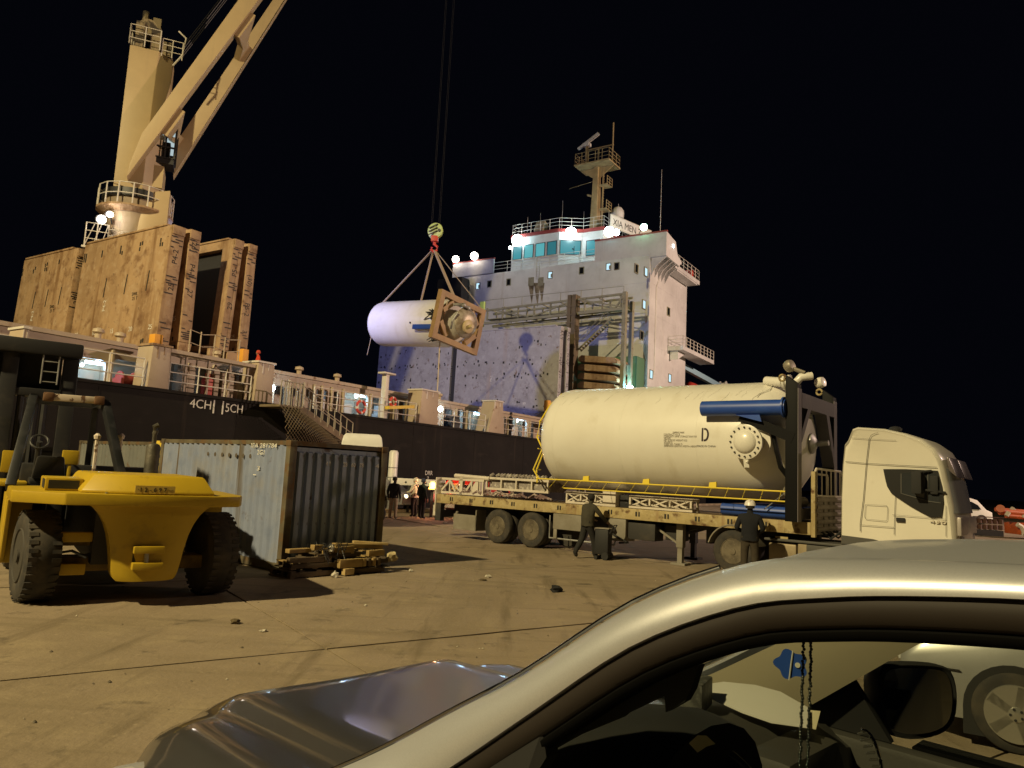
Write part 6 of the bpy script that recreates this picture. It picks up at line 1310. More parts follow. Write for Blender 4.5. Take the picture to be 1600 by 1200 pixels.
p = T.w((T.Y(1172, 790, -.9).x, -.9, 0)); HP = person('person standing with back turned in white hard hat and dark jacket by the truck wheel', (p.x, p.y, 0), radians(68), 1.80, dkj, brt,
    pose=dict(el=(-.30, -.03, 1.14), wl=(-.20, .14, 1.08), ml=(-.12, .20, 1.10), er=(.30, -.03, 1.14), wr=(.20, .14, 1.08), mr=(.12, .20, 1.06), tl=(-.14, .11, .045)), helmet=M('white_helmet', (.72, .68, .64), .35))
p = T.w((T.Y(918, 820, -.8).x, -.8, 0)); person('person in olive jacket striding beside the trailer with one arm out', (p.x, p.y, 0), radians(38), 1.74, olive, dkt,
    pose=dict(che=(.0, .06, 1.32), nec=(.0, .09, 1.48), jaw=(0, .14, 1.56), hea=(0, .13, 1.65), top=(0, .12, 1.725), nos=(0, .23, 1.63), sl=(-.19, .06, 1.40), sr=(.19, .06, 1.40), kl=(-.10, -.10, .50), al=(-.11, -.34, .16), tl=(-.12, -.24, .045), kr=(.10, .16, .52), ar=(.11, .20, .10), tr=(.11, .35, .045), el=(-.25, .10, 1.14), wl=(-.18, .30, 1.05), ml=(-.15, .38, 1.03), er=(.27, .22, 1.20), wr=(.25, .46, 1.02), mr=(.25, .54, .98)))
# dark wheeled case the striding person handles
p = T.w((T.Y(943, 830, -.55).x, -.55, 0)); o = thing('wheeled_case', 'dark wheeled case with pale rim beside the striding person', 'case', (p.x, p.y, 0), radians(-30))
m = MB(); m.bx(-.20, .20, -.15, .15, .13, .80); m.build('case_body', M('case_black', (.012, .012, .013), .6), o, bevel=.04)
m = MB(); m.bx(-.22, .22, -.17, .17, .803, .83); m.build('case_lid', M('case_rim', (.22, .20, .17), .5), o, bevel=.01)
m = MB(); m.tube((.13, -.19, .1), (.13, .19, .1), .1, n=14); m.tube((-.13, -.19, .05), (-.13, .19, .05), .05, n=12); m.build('case_wheel', MAT['black'], o)
m = MB(); m.pipe([(.22, -.1, .7), (.34, -.1, .92), (.34, .1, .92), (.22, .1, .7)], .018, 6); m.build('case_handle', MAT['dark'], o)
p = T.w((3.2, .6, .9)); m = MB(); m.pipe([T.w((3.9, .1, .72)), T.w((4.4, -.05, .55)), T.w((4.62, .02, .45)), T.w((4.3, .1, .42))], .03, 6); o = m.build('air_line', MAT['black']); tag(o, 'black air hose looping under the trailer side beside the grey tool box', 'hose')
# group near the ship
def far(px, py): q = ground(px, py); return (q.x, q.y, 0)
G_ = None
person('person in black jacket and tan trousers standing at the container corner', far(613, 811), radians(75), 1.80, blkj, tan)
person('person in pale shirt with dark straps and pale cap among the group', far(646, 808), radians(150), 1.78, whs, dkt, hair=(.55, .52, .42), straps=blkj, pose=dict(el=(-.26, .05, 1.15), wl=(-.2, .26, 1.1), ml=(-.17, .34, 1.1), er=(.26, .05, 1.15), wr=(.2, .26, 1.08), mr=(.17, .34, 1.08)))
person('person in dark green coverall and blue cap in the middle of the group', far(658, 811), radians(40), 1.78, gnj, dkt, hair=(.03, .04, .075))
person('person with dark trousers and pale top behind the trailer tail', far(685, 811), radians(100), 1.70, cloth('grey_top', (.25, .22, .2)), blkj)
q = S.Y(402, 569, 3.2); w_ = S.w(q); person('person in orange red work suit on deck beside upright hatch covers', (w_.x, w_.y, w_.z-1.0), radians(200), 1.68, cloth('orange_red_suit', (.60, .055, .02)), cloth('orange_red_legs', (.5, .05, .02)), hair=(.5, .06, .03))
q = S.Y(797, 679, 1.1); w_ = S.w((q.x, 1.1, DK+.04)); person('person standing in the lit deck passage as dark silhouette', (w_.x, w_.y, w_.z), radians(-20), 1.72, blkj, dkt)
# ------------------------------------------------------------------ generic cars and background vehicles
def gcar(o, prof, hood_i, wid, paint, wheels, r, glass=None, gl=None):
    """prof: side outline (x,z), sills to roof; wid: half width; tumblehome above the belt"""
    belt = gl['belt']; m = MB()
    def sec(y, ins):
        return [(x-(ins*.6*(1 if x > 0 else -1)), y*(1-.20*max(0, min(1, (z-belt)/.5))), z-(ins*.25 if z > belt else 0)) for x, z in prof]
    m.rings([sec(-wid, .16), sec(-wid*.97, .05), sec(-wid*.6, 0), sec(0, -.03), sec(wid*.6, 0), sec(wid*.97, .05), sec(wid, .16)])
    b = m.build('body', paint, o, smooth=35)
    for x in wheels:
        for s_ in (1, -1):
            a_ = MB(); rows = []
            for k in range(13): t = pi*k/12; rows.append([(x+r*1.17*cos(t), s_*(wid-.16), r+r*1.17*sin(t)), (x+r*1.17*cos(t), s_*(wid+.012), r+r*1.17*sin(t))])
            a_.prism([(x+r*1.15*cos(pi*k/14), s_*(wid+.004), r+r*1.15*sin(pi*k/14)) for k in range(15)]+[(x-r*1.15, s_*(wid+.004), .1), (x+r*1.15, s_*(wid+.004), .1)], (0, -s_*.2, 0)); a_.build('wheel_well', MAT['black'], o)
            wheel(o, x, s_*(wid+.03), r, .21, s_, rimm=gl.get('rim', MAT['steel']))
    for s_ in (1, -1):
        for poly_ in gl['side']:
            g = MB(); g.prism([(x, s_*(wid*(1-.20*max(0, min(1, (z-belt)/.5)))+.012), z) for x, z in poly_], (0, -s_*.02, 0)); g.build('side_window', MAT['glassdark'], o)
    return b
silv = M('silver_car_paint', (.50, .50, .50), .28, .7, coat=.5, mott=[(2, (.44, .44, .43), .45, .7)])
# silver saloon seen through the near car's windows
wq = at_depth(1588, 1104, 6.5); SC = Fr((wq.x, wq.y), 150)
SCo = V((wq.x, wq.y, 0))-SC.x*1.35-SC.y*.90
o = thing('parked_car', 'silver saloon with five spoke wheel parked beyond the near car', 'car', SCo, SC.a)
gcar(o, [(-2.25, .35), (-2.3, .7), (-2.2, 1.0), (-1.5, 1.05), (-.9, 1.42), (.3, 1.45), (1.15, .98), (2.0, .86), (2.24, .68), (2.26, .38), (1.9, .22), (-1.9, .22)], 0, .86, silv, (1.35, -1.3), .335, gl=dict(belt=.95, side=[[(.95, .99), (.3, 1.36), (-.25, 1.37), (-.25, .99)], [(-.3, .99), (-.3, 1.37), (-.85, 1.34), (-1.25, 1.02)]]))
al = M('alloy_spokes', (.55, .54, .50), .3, .8); m = MB(); c_ = V((1.35, .895, .335))
for k in range(5):
    a_ = pi/2+k*2*pi/5+.25; d_ = V((cos(a_), 0, sin(a_))); t_ = V((-sin(a_), 0, cos(a_)))
    m.prism([c_+d_*.04+t_*.028, c_+d_*.225+t_*.040, c_+d_*.225-t_*.040, c_+d_*.04-t_*.028], (0, .022, 0))
m.lathe([(.065, 0), (.06, .03), (.02, .035)], c_, (0, 1, 0), 16); m.lathe([(.218, -.01), (.235, -.01), (.235, .022), (.218, .022)], c_, (0, 1, 0), 40); m.build('alloy_rim', al, o)
m = MB()
for k in range(5): a_ = pi/2+k*2*pi/5+.25+.6; m.tube(c_+V((cos(a_)*.045, .034, sin(a_)*.045)), c_+V((cos(a_)*.045, .04, sin(a_)*.045)), .012, n=6)
m.build('wheel_nut', MAT['dark'], o)
m = MB(); m.beam((.86, .872, .95), (.80, .872, .35), .008, .012, up=(0, 1, 0)); m.beam((2.0, .868, .62), (1.75, .874, .62), .008, .012, up=(0, 1, 0)); m.build('panel_gap', MT['seam'], o)
m = MB(); m.bx(2.10, 2.24, .5, .78, .62, .74); m.build('headlight', M('clear_lens', (.5, .5, .5), .08), o, bevel=.03)
# grey pickup behind the group, one headlamp lit
wq = at_depth(629, 790, 37.5); o = thing('pickup', 'grey pickup with lit headlamp behind the group of people', 'car', (wq.x-1.4, wq.y+1.2, 0), radians(-35))
gcar(o, [(-2.5, .45), (-2.5, 1.0), (-.9, 1.02), (-.75, 1.68), (.35, 1.70), (1.05, 1.12), (2.3, 1.0), (2.45, .8), (2.45, .42), (2.0, .35), (-2.0, .35)], 0, .9, M('grey_car_paint', (.30, .30, .31), .3, .6, coat=.4), (1.5, -1.5), .37, gl=dict(belt=1.08, side=[[(.85, 1.12), (.25, 1.6), (-.6, 1.6), (-.65, 1.12)]]))
m = MB(); m.lathe([(.01, .06), (.07, .03), (.085, 0), (.085, -.1)], (2.47, -.62, .82), (1, 0, 0), 14); m.build('headlamp', EM('headlamp_glow', (1, .85, .45), 5), o)
m = MB(); m.lathe([(.01, .06), (.10, .03), (.12, 0), (.12, -.1)], (2.47, .62, .82), (1, 0, 0), 14); m.build('headlamp', M('lens', (.5, .5, .5), .1), o)
# red rescue van with an amber beacon behind the trailer tail
wq = at_depth(681, 800, 35.0); RV = thing('red_van', 'red van with red tail light half hidden behind the trailer tail', 'van', (wq.x+2.0, wq.y+2.2, 0), radians(62))
redv = M('red_van_paint', (.50, .02, .015), .35, coat=.3)
gcar(RV, [(-2.3, .45), (-2.3, 1.6), (-2.1, 1.78), (1.0, 1.8), (1.7, 1.15), (2.3, 1.0), (2.35, .5), (1.9, .35), (-1.9, .35)], 0, .88, redv, (1.5, -1.4), .34, gl=dict(belt=1.15, side=[[(1.3, 1.2), (.9, 1.65), (.1, 1.65), (.1, 1.2)]]))
m = MB(); m.bx(-2.34, -2.305, -.75, .75, 1.15, 1.55); m.build('rear_window', MAT['glassdark'], RV); m = MB()
for s_ in (-.78, .66): m.bx(-2.35, -2.302, s_, s_+.12, .75, 1.1)
m.build('tail_light', EM('tail_light_red', (1, .06, .03), 1.2), RV)
m = MB(); m.bx(-2.37, -2.3, -.85, .85, .45, .65); m.build('rear_bumper', MAT['steel'], RV)
bq = at_depth(676, 759, 34.6); o = thing('amber_beacon', 'glowing amber beacon lamp by the tail of the trailer', 'beacon', (bq.x, bq.y, bq.z-.15)); m = MB(); m.lathe([(.17, 0), (.17, .05), (.13, .06), (.13, .25), (.08, .32), (.01, .34)], (0, 0, 0), (0, 0, 1), 16); m.build('beacon_lens', EM('amber_glow', (1, .42, .05), 14), o, smooth=40); m = MB(); m.bx(-.06, .06, -.06, .06, -bq.z+.15, -.003); m.bx(-.2, .2, -.2, .2, -.05, -.003); m.build('beacon_stand', MAT['dark'], o)
lamp('beacon_light', (bq.x+.1, bq.y-.3, bq.z+.1), (1, .45, .2), 90, .12)
lamp('tail_light_glow', RV.matrix_world @ V((0, 0, 0)) if False else (wq.x+.1, wq.y-1.7, .9), (1, .22, .15), 14, .15)
# white low loader side behind the group
a_, b_ = at_depth(617, 752, 37.6), at_depth(690, 757, 38.0); o = thing('low_barrier', 'long white horizontal beam with dark holes behind the group of people', 'barrier', ((a_.x+b_.x)/2, (a_.y+b_.y)/2, 0), radians(4)); L_ = (b_-a_).length/2+.2
m = MB(); m.bx(-L_, L_, -.08, .08, a_.z-.17, a_.z+.17); m.build('beam', MAT['white'], o, bevel=.02); m = MB()
for k in range(10): m.lathe([(.05, 0), (.055, .01)], (-L_+.25+k*.5, -.081, a_.z-.02), (0, -1, 0), 8)
m.build('bolt_hole', MAT['dark'], o); m = MB()
for k in range(5): m.bx(-L_+.2+k*L_*.48, -L_+.32+k*L_*.48, -.05, .05, 0, a_.z-.173)
m.build('leg', MAT['dark'], o)
a_ = at_depth(613, 745, 38.6); tp = at_depth(614, 704, 38.6); o = thing('white_column', 'white banded column standing right of the container before the hull', 'post', (a_.x, a_.y, 0)); m = MB(); m.lathe([(.24, 0), (.24, tp.z-.1), (.18, tp.z), (.02, tp.z+.02)], (0, 0, 0), (0, 0, 1), 16); m.build('column', MAT['white'], o, smooth=40); m = MB()
for k in range(3): m.lathe([(.25, 0), (.25, .05)], (0, 0, tp.z-.9-k*.5), (0, 0, 1), 16)
m.build('band', MAT['steel'], o)
# white lorry cab whose roof shows over the container
a_ = at_depth(527, 690, 27); b_ = at_depth(590, 692, 27); tp = at_depth(556, 677, 27); o = thing('white_lorry', 'white lorry whose pale roof shows above the long container', 'truck', ((a_.x+b_.x)/2, 28, 0), radians(10)); wv = (b_.x-a_.x)/2
m = MB(); m.rings([[(-wv, -1.1, z0_) for z0_ in ()] or [(-wv*s_, -1.1*s_, z), (wv*s_, -1.1*s_, z), (wv*s_, 3.2*s_, z), (-wv*s_, 3.2*s_, z)] for z, s_ in ((.7, 1), (tp.z-.35, 1), (tp.z-.1, .93), (tp.z, .82))]); m.build('box_body', MAT['white'], o, bevel=.05)
m = MB(); m.bx(-wv*.8, wv*.8, -1.13, -1.103, 1.5, tp.z-.6); m.build('windscreen', MAT['glassdark'], o)
m = MB(); m.box((-wv*.2, -1.02, tp.z-.22), (.1, .04, .05)); m.box((wv*.35, -1.02, tp.z-.2), (.1, .04, .05)); m.build('roof_marker', MAT['dark'], o)
for x in (-wv*.8, wv*.8):
    for y in (0, 2.4): wheel(o, x, y, .45, .25, -1 if x < 0 else 1)
# things beyond the truck at the right edge
a_ = at_depth(1524, 800, 62); o = thing('white_van', 'small white van seen far off beyond the truck front', 'van', (a_.x-1.0, 63, 0), radians(-15))
gcar(o, [(-2.6, .4), (-2.6, 1.9), (-2.4, 2.08), (.9, 2.1), (1.4, 1.95), (2.0, 1.2), (2.4, 1.0), (2.45, .45), (2, .3), (-2, .3)], 0, .95, MAT['white'], (1.6, -1.5), .36, gl=dict(belt=1.15, side=[[(1.6, 1.2), (1.2, 1.85), (.5, 1.88), (.5, 1.2)]]))
orm = M('machine_orange', (.50, .10, .025), .5, mott=[(2, (.35, .07, .02), .45, .7)])
a_ = at_depth(1585, 835, 42); o = thing('orange_machine', 'orange drilling machine parts lying at the right edge beyond the truck', 'machine', (a_.x, 42, 0)); zz_ = lambda py: at_depth(1575, py, 42).z; xx_ = lambda px: at_depth(px, 810, 42).x-a_.x
m = MB(); m.bx(xx_(1583), xx_(1625), -.6, .8, zz_(834), zz_(816)); m.build('machine_base', orm, o, bevel=.05); m = MB()
m.tube((xx_(1562), 0, zz_(800)), (xx_(1620), 0, zz_(803)), .18, n=12); m.tube((xx_(1565), .5, zz_(797)), (xx_(1625), .5, zz_(799)), .12, n=10); m.tube((xx_(1566), -.3, zz_(806)), (xx_(1625), -.3, zz_(808)), .12, n=10); m.tube((xx_(1560), -.2, zz_(795)), (xx_(1568), .2, zz_(799)), .22, n=12); m.build('boom', orm, o, smooth=40)
m = MB(); m.pipe([(xx_(1576), -.7, zz_(818)), (xx_(1582), -.7, zz_(821)), (xx_(1586), -.7, zz_(828)), (xx_(1586), -.7, zz_(835))], .13, 8); m.tube((xx_(1565), -.4, zz_(806)), (xx_(1569), -.4, zz_(800)), .12, n=8); m.tube((xx_(1584), .2, zz_(798)), (xx_(1588), .2, zz_(794)), .14, n=8); m.beam((xx_(1588), -.5, zz_(806)), (xx_(1593), -.5, zz_(803)), .1, .12); m.build('pipe_end', MT['lat'], o, smooth=40)
a_ = at_depth(1545, 830, 43); o = thing('pipe_rack', 'row of dark caged fittings on a low rack beyond the truck front', 'rack', (a_.x, 43.5, 0)); m = MB(); w2 = (at_depth(1572, 830, 43).x-at_depth(1522, 830, 43).x)/2; zt2 = at_depth(1545, 808, 43).z; m.bx(-w2, w2, -.4, .4, 0, zt2-.75); m.build('rack_base', MAT['dark'], o)
for k in range(6):
    x = -w2+.15+k*w2*2/6; m = MB()
    for z in (zt2-.72, zt2-.38): m.lathe([(.05, 0), (.14, .02), (.14, .26), (.05, .28)], (x+.12, -.2, z), (0, 0, 1), 8)
    m.bx(x-.03, x+.27, -.38, -.34, zt2-.03, zt2+.02); m.build('caged_fitting', M('dark_red_fitting', (.08, .035, .025), .6), o)
o.name = 'pipe_rack'
# distant breakwater lamps line low on the horizon
m = MB(); m.bx(-300, 300, -3, 3, -2.6, 1.2); o = m.build('breakwater', M('breakwater_stone', (.10, .10, .10), .9)); o.location = (520, 640, 0); o.rotation_euler = (0, 0, radians(-8)); tag(o, kind='structure')
# ------------------------------------------------------------------ the near car (only its left front part is in view)
K = Fr((1.024, 1.614), 134)
CAR = thing('suv', 'champagne silver off road car filling the bottom right foreground', 'car', K.o, K.a)
pnt = M('champagne_paint', (.58, .595, .63), .42, .6, coat=.25, mott=[(300, (.55, .565, .60), .45, .6)])
hoodp = M('hood_dark_reflection', (.10, .098, .10), .30, .55, coat=.9, mott=[(1.3, (.085, .082, .084), .4, .7)], dirt=((.09, .08, .07), 3, .58, .85))  # body silver darkened, standing in for the reflected night sky
trim = M('brown_black_trim', (.020, .0155, .0125), .6, spec=.2)
seal = M('window_seal', (.004, .004, .004), .9, spec=.05)
glas = bpy.data.materials.new('car_glass'); glas.use_nodes = True
_n = glas.node_tree.nodes; _l = glas.node_tree.links; _n.remove(_n['Principled BSDF'])
_t = _n.new('ShaderNodeBsdfTransparent'); _t.inputs[0].default_value = (.80, .82, .78, 1); _g = _n.new('ShaderNodeBsdfGlossy'); _g.inputs['Roughness'].default_value = .03; _w = _n.new('ShaderNodeLayerWeight'); _w.inputs['Blend'].default_value = .5; _p = _n.new('ShaderNodeMath'); _p.operation = 'POWER'; _p.inputs[1].default_value = 5; _f = _n.new('ShaderNodeMapRange'); _f.inputs['To Min'].default_value = .045; _f.inputs['To Max'].default_value = .8; _l.new(_w.outputs['Facing'], _p.inputs[0]); _l.new(_p.outputs[0], _f.inputs[0]); _x = _n.new('ShaderNodeMixShader'); _l.new(_f.outputs[0], _x.inputs[0]); _l.new(_t.outputs[0], _x.inputs[1]); _l.new(_g.outputs[0], _x.inputs[2]); _l.new(_x.outputs[0], _n['Material Output'].inputs[0])
inte = M('dashboard_black', (.045, .043, .038), .55, bump=(70, .3, .002)); inte2 = M('interior_black', (.010, .010, .010), .8); beige = M('beige_pillar_trim', (.30, .265, .185), .75)
def smooth_curve(P_, n=4):
    P_ = [V(p) for p in P_]; out = []
    for i in range(len(P_)-1):
        a, b, c, d = P_[max(0, i-1)], P_[i], P_[i+1], P_[min(len(P_)-1, i+2)]
        for k in range(n):
            t = k/n; out.append(.5*((2*b)+(c-a)*t+(2*a-5*b+4*c-d)*t*t+(3*b-a-3*c+d)*t**3))
    return out+[P_[-1]]
low = smooth_curve([(1.40, .865, 1.13), (1.16, .84, 1.28), (1.02, .82, 1.36), (.90, .79, 1.43), (.76, .765, 1.535), (.60, .745, 1.66), (.39, .72, 1.82), (.2, .69, 1.917), (.05, .683, 1.956), (-.10, .68, 1.980), (-.28, .68, 1.998), (-.6, .68, 2.015), (-1.2, .68, 2.02), (-2.0, .68, 1.99), (-2.5, .68, 1.94), (-2.75, .68, 1.86)])
upp = smooth_curve([(1.50, .815, 1.19), (1.26, .79, 1.345), (1.13, .765, 1.42), (1.02, .75, 1.485), (.86, .735, 1.585), (.66, .705, 1.71), (.42, .66, 1.885), (.21, .61, 1.985), (.05, .598, 2.010), (-.10, .592, 2.023), (-.28, .59, 2.033), (-.6, .59, 2.044), (-1.2, .59, 2.048), (-2.0, .59, 2.02), (-2.5, .59, 1.965), (-2.80, .59, 1.87)])
NW = 28                                       # index where the roof starts
def Y_(p, sgn): return V((p[0], p[1]*sgn, p[2]))
for sgn in (1, -1):
    m = MB(); rows = []
    for a_, b_ in zip(low, upp):
        A_, B_ = Y_(a_, sgn), Y_(b_, sgn); n_ = V((.25 if a_.x > .1 else 0, .7*sgn, .7)).normalized()
        rows.append([A_-V((0, .03*sgn, .004)), A_-V((0, .004*sgn, .001)), A_, A_.lerp(B_, .06)+n_*.008, A_.lerp(B_, .18)+n_*.016, A_.lerp(B_, .36)+n_*.021, A_.lerp(B_, .60)+n_*.019, A_.lerp(B_, .82)+n_*.012, B_+n_*.003, B_-V((0, .02*sgn, .012))])
    m.grid(rows); m.build('roof_side_rail', pnt, CAR, smooth=60)
m = MB(); rows = []
for b_ in upp[NW-1:]: rows.append([V((b_.x+(.05*(1-t*t) if b_.x > 0 else 0), b_.y*t, b_.z-.010+.022*(1-t*t))) for t in (-1, -.8, -.5, -.2, 0, .2, .5, .8, 1)])
m.grid(rows); m.build('roof', pnt, CAR, smooth=60)
m = MB(); rows = []
for b_ in upp[3:NW]: rows.append([V((b_.x+.08*(1-t*t)+.01, b_.y*t*.985, b_.z-.012)) for t in (-1, -.6, -.2, .2, .6, 1)])
m.grid(rows); m.build('windscreen', glas, CAR, smooth=60)
for sgn in (1, -1): m = MB(); m.pipe([Y_(b_, sgn)+V((0.008, 0, .006)) for b_ in upp[4:NW]], .0045, 6); m.build('windscreen_trim', M('bright_trim', (.30, .30, .30), .2, 1), CAR, smooth=60)
m = MB(); m.pipe([(.02, -.50, 2.02), (-.03, -.50, 2.048), (-.3, -.5, 2.062), (-1.0, -.50, 2.072), (-2.1, -.50, 2.06), (-2.2, -.50, 2.02)], .014, 8); m.build('roof_rail', MAT['black'], CAR, smooth=60)
def off(i, k, sgn, dy):                       # offset inwards, normal to the roof curve
    p = low[i]; d = low[min(len(low)-1, i+1)]-low[max(0, i-1)]; d = V((d.x, 0, d.z)).normalized(); n_ = V((-d.z, 0, d.x))
    if n_.z > 0: n_ = -n_
    return V((p.x+n_.x*k, (p.y-dy)*sgn, p.z+n_.z*k))
iw = [i for i, p in enumerate(low) if p.x > -1.1 and p.x < 1.10]
BELT = 1.33
for sgn in (1, -1):
    m = MB(); m.grid([[off(i, .003, sgn, .012), off(i, .010, sgn, .006), off(i, .025, sgn, .004), off(i, .042, sgn, .006), off(i, .049, sgn, .018)] for i in iw]); m.build('door_frame', trim, CAR, smooth=60)
    m = MB(); m.grid([[off(i, .047, sgn, .016), off(i, .052, sgn, .010), off(i, .062, sgn, .012), off(i, .068, sgn, .026), off(i, .068, sgn, .05)] for i in iw]); m.build('window_seal', seal, CAR, smooth=60)
    m = MB(); rows = []
    for i in iw:
        a_ = off(i, .066, sgn, .022)
        if a_.z > BELT+.03 and low[i].x < .95: rows.append([a_, V((a_.x, (abs(a_.y)*.5+.405)*sgn, (a_.z+BELT)/2)), V((a_.x, .81*sgn, BELT-.02))])
    m.grid(rows); m.build('door_glass', glas, CAR, smooth=60)
    ic = [i for i, p in enumerate(low) if -.3 < p.x < 1.16]
    m = MB(); m.grid([[off(i, .02, sgn, .055), off(i, -.03, sgn, .075), Y_(upp[i], sgn)+V((-.035, -.035*sgn, -.045))] for i in ic]) if sgn > 0 else m.grid([[V((off(i, .15, sgn, 0).x, .70*sgn, off(i, .15, sgn, 0).z)), V((off(i, .08, sgn, 0).x, .672*sgn, off(i, .08, sgn, 0).z)), V((off(i, -.01, sgn, 0).x, .655*sgn, off(i, -.01, sgn, 0).z)), V((upp[i].x-.02, min(.655, upp[i].y)*sgn, upp[i].z-.03))] for i in ic]); m.build('pillar_lining', inte2 if sgn > 0 else beige, CAR, smooth=60)
    m = MB(); m.bx(-.75, -.60, .68*sgn-.03, .68*sgn+.03, 1.2, 1.95); m.build('centre_pillar', inte2, CAR)
m = MB(); m.prism([V((1.12, .80, 1.26)), V((1.0, .79, 1.34)), V((.72, .745, 1.54)), V((.58, .735, 1.63)), V((.57, .73, 1.58)), V((.62, .76, 1.48)), V((.64, .80, 1.26))], (0, -.035, 0)); m.build('quarter_panel', inte2, CAR)
ip = lambda pts: [K.Y(px, py, .655) for px, py in pts]
m = MB(); m.prism(ip([(1092, 1040), (1086, 1058), (1080, 1078), (1070, 1096), (1040, 1113), (1038, 1086), (975, 1116), (968, 1122), (900, 1150), (820, 1195), (740, 1230), (700, 1215), (860, 1105), (985, 1035), (1060, 1030)]), (0, -.02, 0)); m.build('inner_pillar_trim', inte2, CAR)
m = MB(); m.grid([[V((b_.x-.05, b_.y*t, b_.z-.05)) for t in (-1, 0, 1)] for b_ in upp[NW:]]); m.build('headliner', inte2, CAR)
# body sides with wheel arches, sills, hood, nose, tail
for sgn in (1, -1):
    out = [(-2.9, .45), (-2.92, 1.15), (-2.7, 1.31), (-1.0, 1.32), (.45, 1.30), (.85, 1.24), (1.2, 1.19), (1.6, 1.155), (2.3, 1.09), (2.55, 1.0), (2.62, .88), (2.62, .5)]
    arch = lambda xc: [(xc+.46*cos(pi*k/10), .42+.46*sin(pi*k/10)) for k in range(11)]
    pts = out+[(2.4, .42)]+arch(1.62)+[(1.1, .42), (-1.0, .42)]+arch(-1.5)+[(-2.1, .42)]
    m = MB(); m.prism([(x, .81*sgn, z) for x, z in pts], (0, .09*sgn, 0)); m.build('body_side', pnt, CAR, bevel=.03)
    m = MB(); m.bx(-.6, .40, min(.79*sgn, .895*sgn), max(.79*sgn, .895*sgn), BELT-.024, BELT+.004); m.build('belt_moulding', seal, CAR)
    for x in (1.62, -1.5): wheel(CAR, x, .90*sgn, .39, .27, sgn, rimm=al)
    m = MB(); m.bx(.1, .28, .902*sgn-.01, .902*sgn+.02, 1.08, 1.12); m.build('door_handle', pnt, CAR, bevel=.01)
m = MB(); rows = []
ys = [-.90, -.87, -.83, -.78, -.72, -.66, -.62, -.585, -.55, -.50, -.40, -.25, -.1, .1, .25, .40, .50, .55, .585, .62, .66, .72, .78, .83, .87, .90]
def sst(a, b, x): t = max(0, min(1, (x-a)/(b-a))); return t*t*(3-2*t)
def hz(t, y):
    a_ = abs(y)
    z = 1.262-.075*t-.10*sst(.70, 1.0, t)-.10*sst(.90, 1.0, t)
    z += .040*(1-sst(.50, .62, a_))*(1-.6*sst(.75, 1, t))
    z -= .012*(1-sst(0, .5, a_))
    z += .012*max(0, 1-abs(a_-.74)/.10)
    z -= .09*sst(.80, .92, a_)
    return z
for k in range(34):
    t = k/33; row = []
    for y in ys:
        a_ = abs(y); ln = 1.66-.24*sst(.50, .95, a_)-.03*a_; x0 = 1.14+.10*(1-a_*a_); row.append(V((x0+t*(1.10+ln-x0+.0), y*(1-.03*t), hz(t, y))))
    rows.append(row)
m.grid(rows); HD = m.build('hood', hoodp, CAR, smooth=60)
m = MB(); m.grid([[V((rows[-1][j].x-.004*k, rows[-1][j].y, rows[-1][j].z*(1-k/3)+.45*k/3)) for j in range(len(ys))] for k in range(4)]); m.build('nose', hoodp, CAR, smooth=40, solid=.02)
m = MB(); m.bx(2.45, 2.78, -.74, .74, .42, .66); m.build('front_bumper', pnt, CAR, bevel=.06)
for sgn in (1, -1): m = MB(); m.box((2.48, .70*sgn, .92), (.22, .22, .16)); m.build('headlight', M('clear_lens', (.5, .5, .5), .08), CAR, bevel=.04)
m = MB(); m.bx(-2.93, -2.85, -.85, .85, .5, 1.3); m.hexa([(-2.9, -.75, 1.3), (-2.8, -.75, 1.3), (-2.8, .75, 1.3), (-2.9, .75, 1.3), (-2.8, -.62, 1.88), (-2.72, -.62, 1.88), (-2.72, .62, 1.88), (-2.8, .62, 1.88)]); m.build('tailgate', pnt, CAR, bevel=.03)
m = MB(); m.bx(-2.8, 2.2, -.80, .80, .40, .46); m.build('floor_pan', MAT['dark'], CAR)
m = MB(); m.bx(1.1, 2.15, -.78, .78, .46, 1.0); m.build('engine_bay', MAT['dark'], CAR)
# cabin: dash, binnacle, wheel, door linings, seats
DZ = 1.44
m = MB(); rows = []
for x, z in ((1.22, DZ-.16), (1.02, DZ-.05), (.80, DZ), (.62, DZ-.01), (.53, DZ-.06), (.50, DZ-.2), (.60, .75)): rows.append([V((x+(.04 if abs(y) > .6 else 0), y*(.93 if x > .9 else 1), min(z, z-(.17 if x > .7 else .09)*sst(.45, .77, abs(y))) if z > 1 else z)) for y in (-.76, -.68, -.6, -.5, -.3, 0, .3, .5, .6, .68, .76)])
m.grid(rows); m.build('dashboard', inte, CAR, smooth=40)
m = MB(); q = K.Y(1190, 1128, .30); bz = q.z
m.rings([[(x, .38+w_*cos(t*pi/10), DZ-.06+(bz-DZ+.06+dz)*max(0, sin(t*pi/10))**.7) for t in range(11)] for x, w_, dz in ((.80, .23, -.10), (.66, .25, -.03), (.50, .25, 0), (.42, .24, -.012))]); m.build('instrument_binnacle', inte2, CAR, smooth=50)
m = MB(); q0, q1 = K.Y(1090, 1166, .50), K.Y(1118, 1154, .49); m.grid([[q0+V((.0, 0, -.012)), q0+V((.02, 0, 0))], [q0.lerp(q1, .5)+V((0, 0, -.008)), q0.lerp(q1, .5)+V((.02, 0, .008))], [q1+V((0, 0, -.01)), q1+V((.02, 0, .0))]]); m.build('binnacle_highlight', M('pale_highlight', (.5, .47, .3), .3), CAR, smooth=60)  # pale sheet painted as the highlight on the binnacle
wc = K.Y(1128, 1166, .40)+V((-.02, 0, -.185)); wn = V((-.85, 0, .45)).normalized(); wx = V((0, 1, 0)); wy = wn.cross(wx)
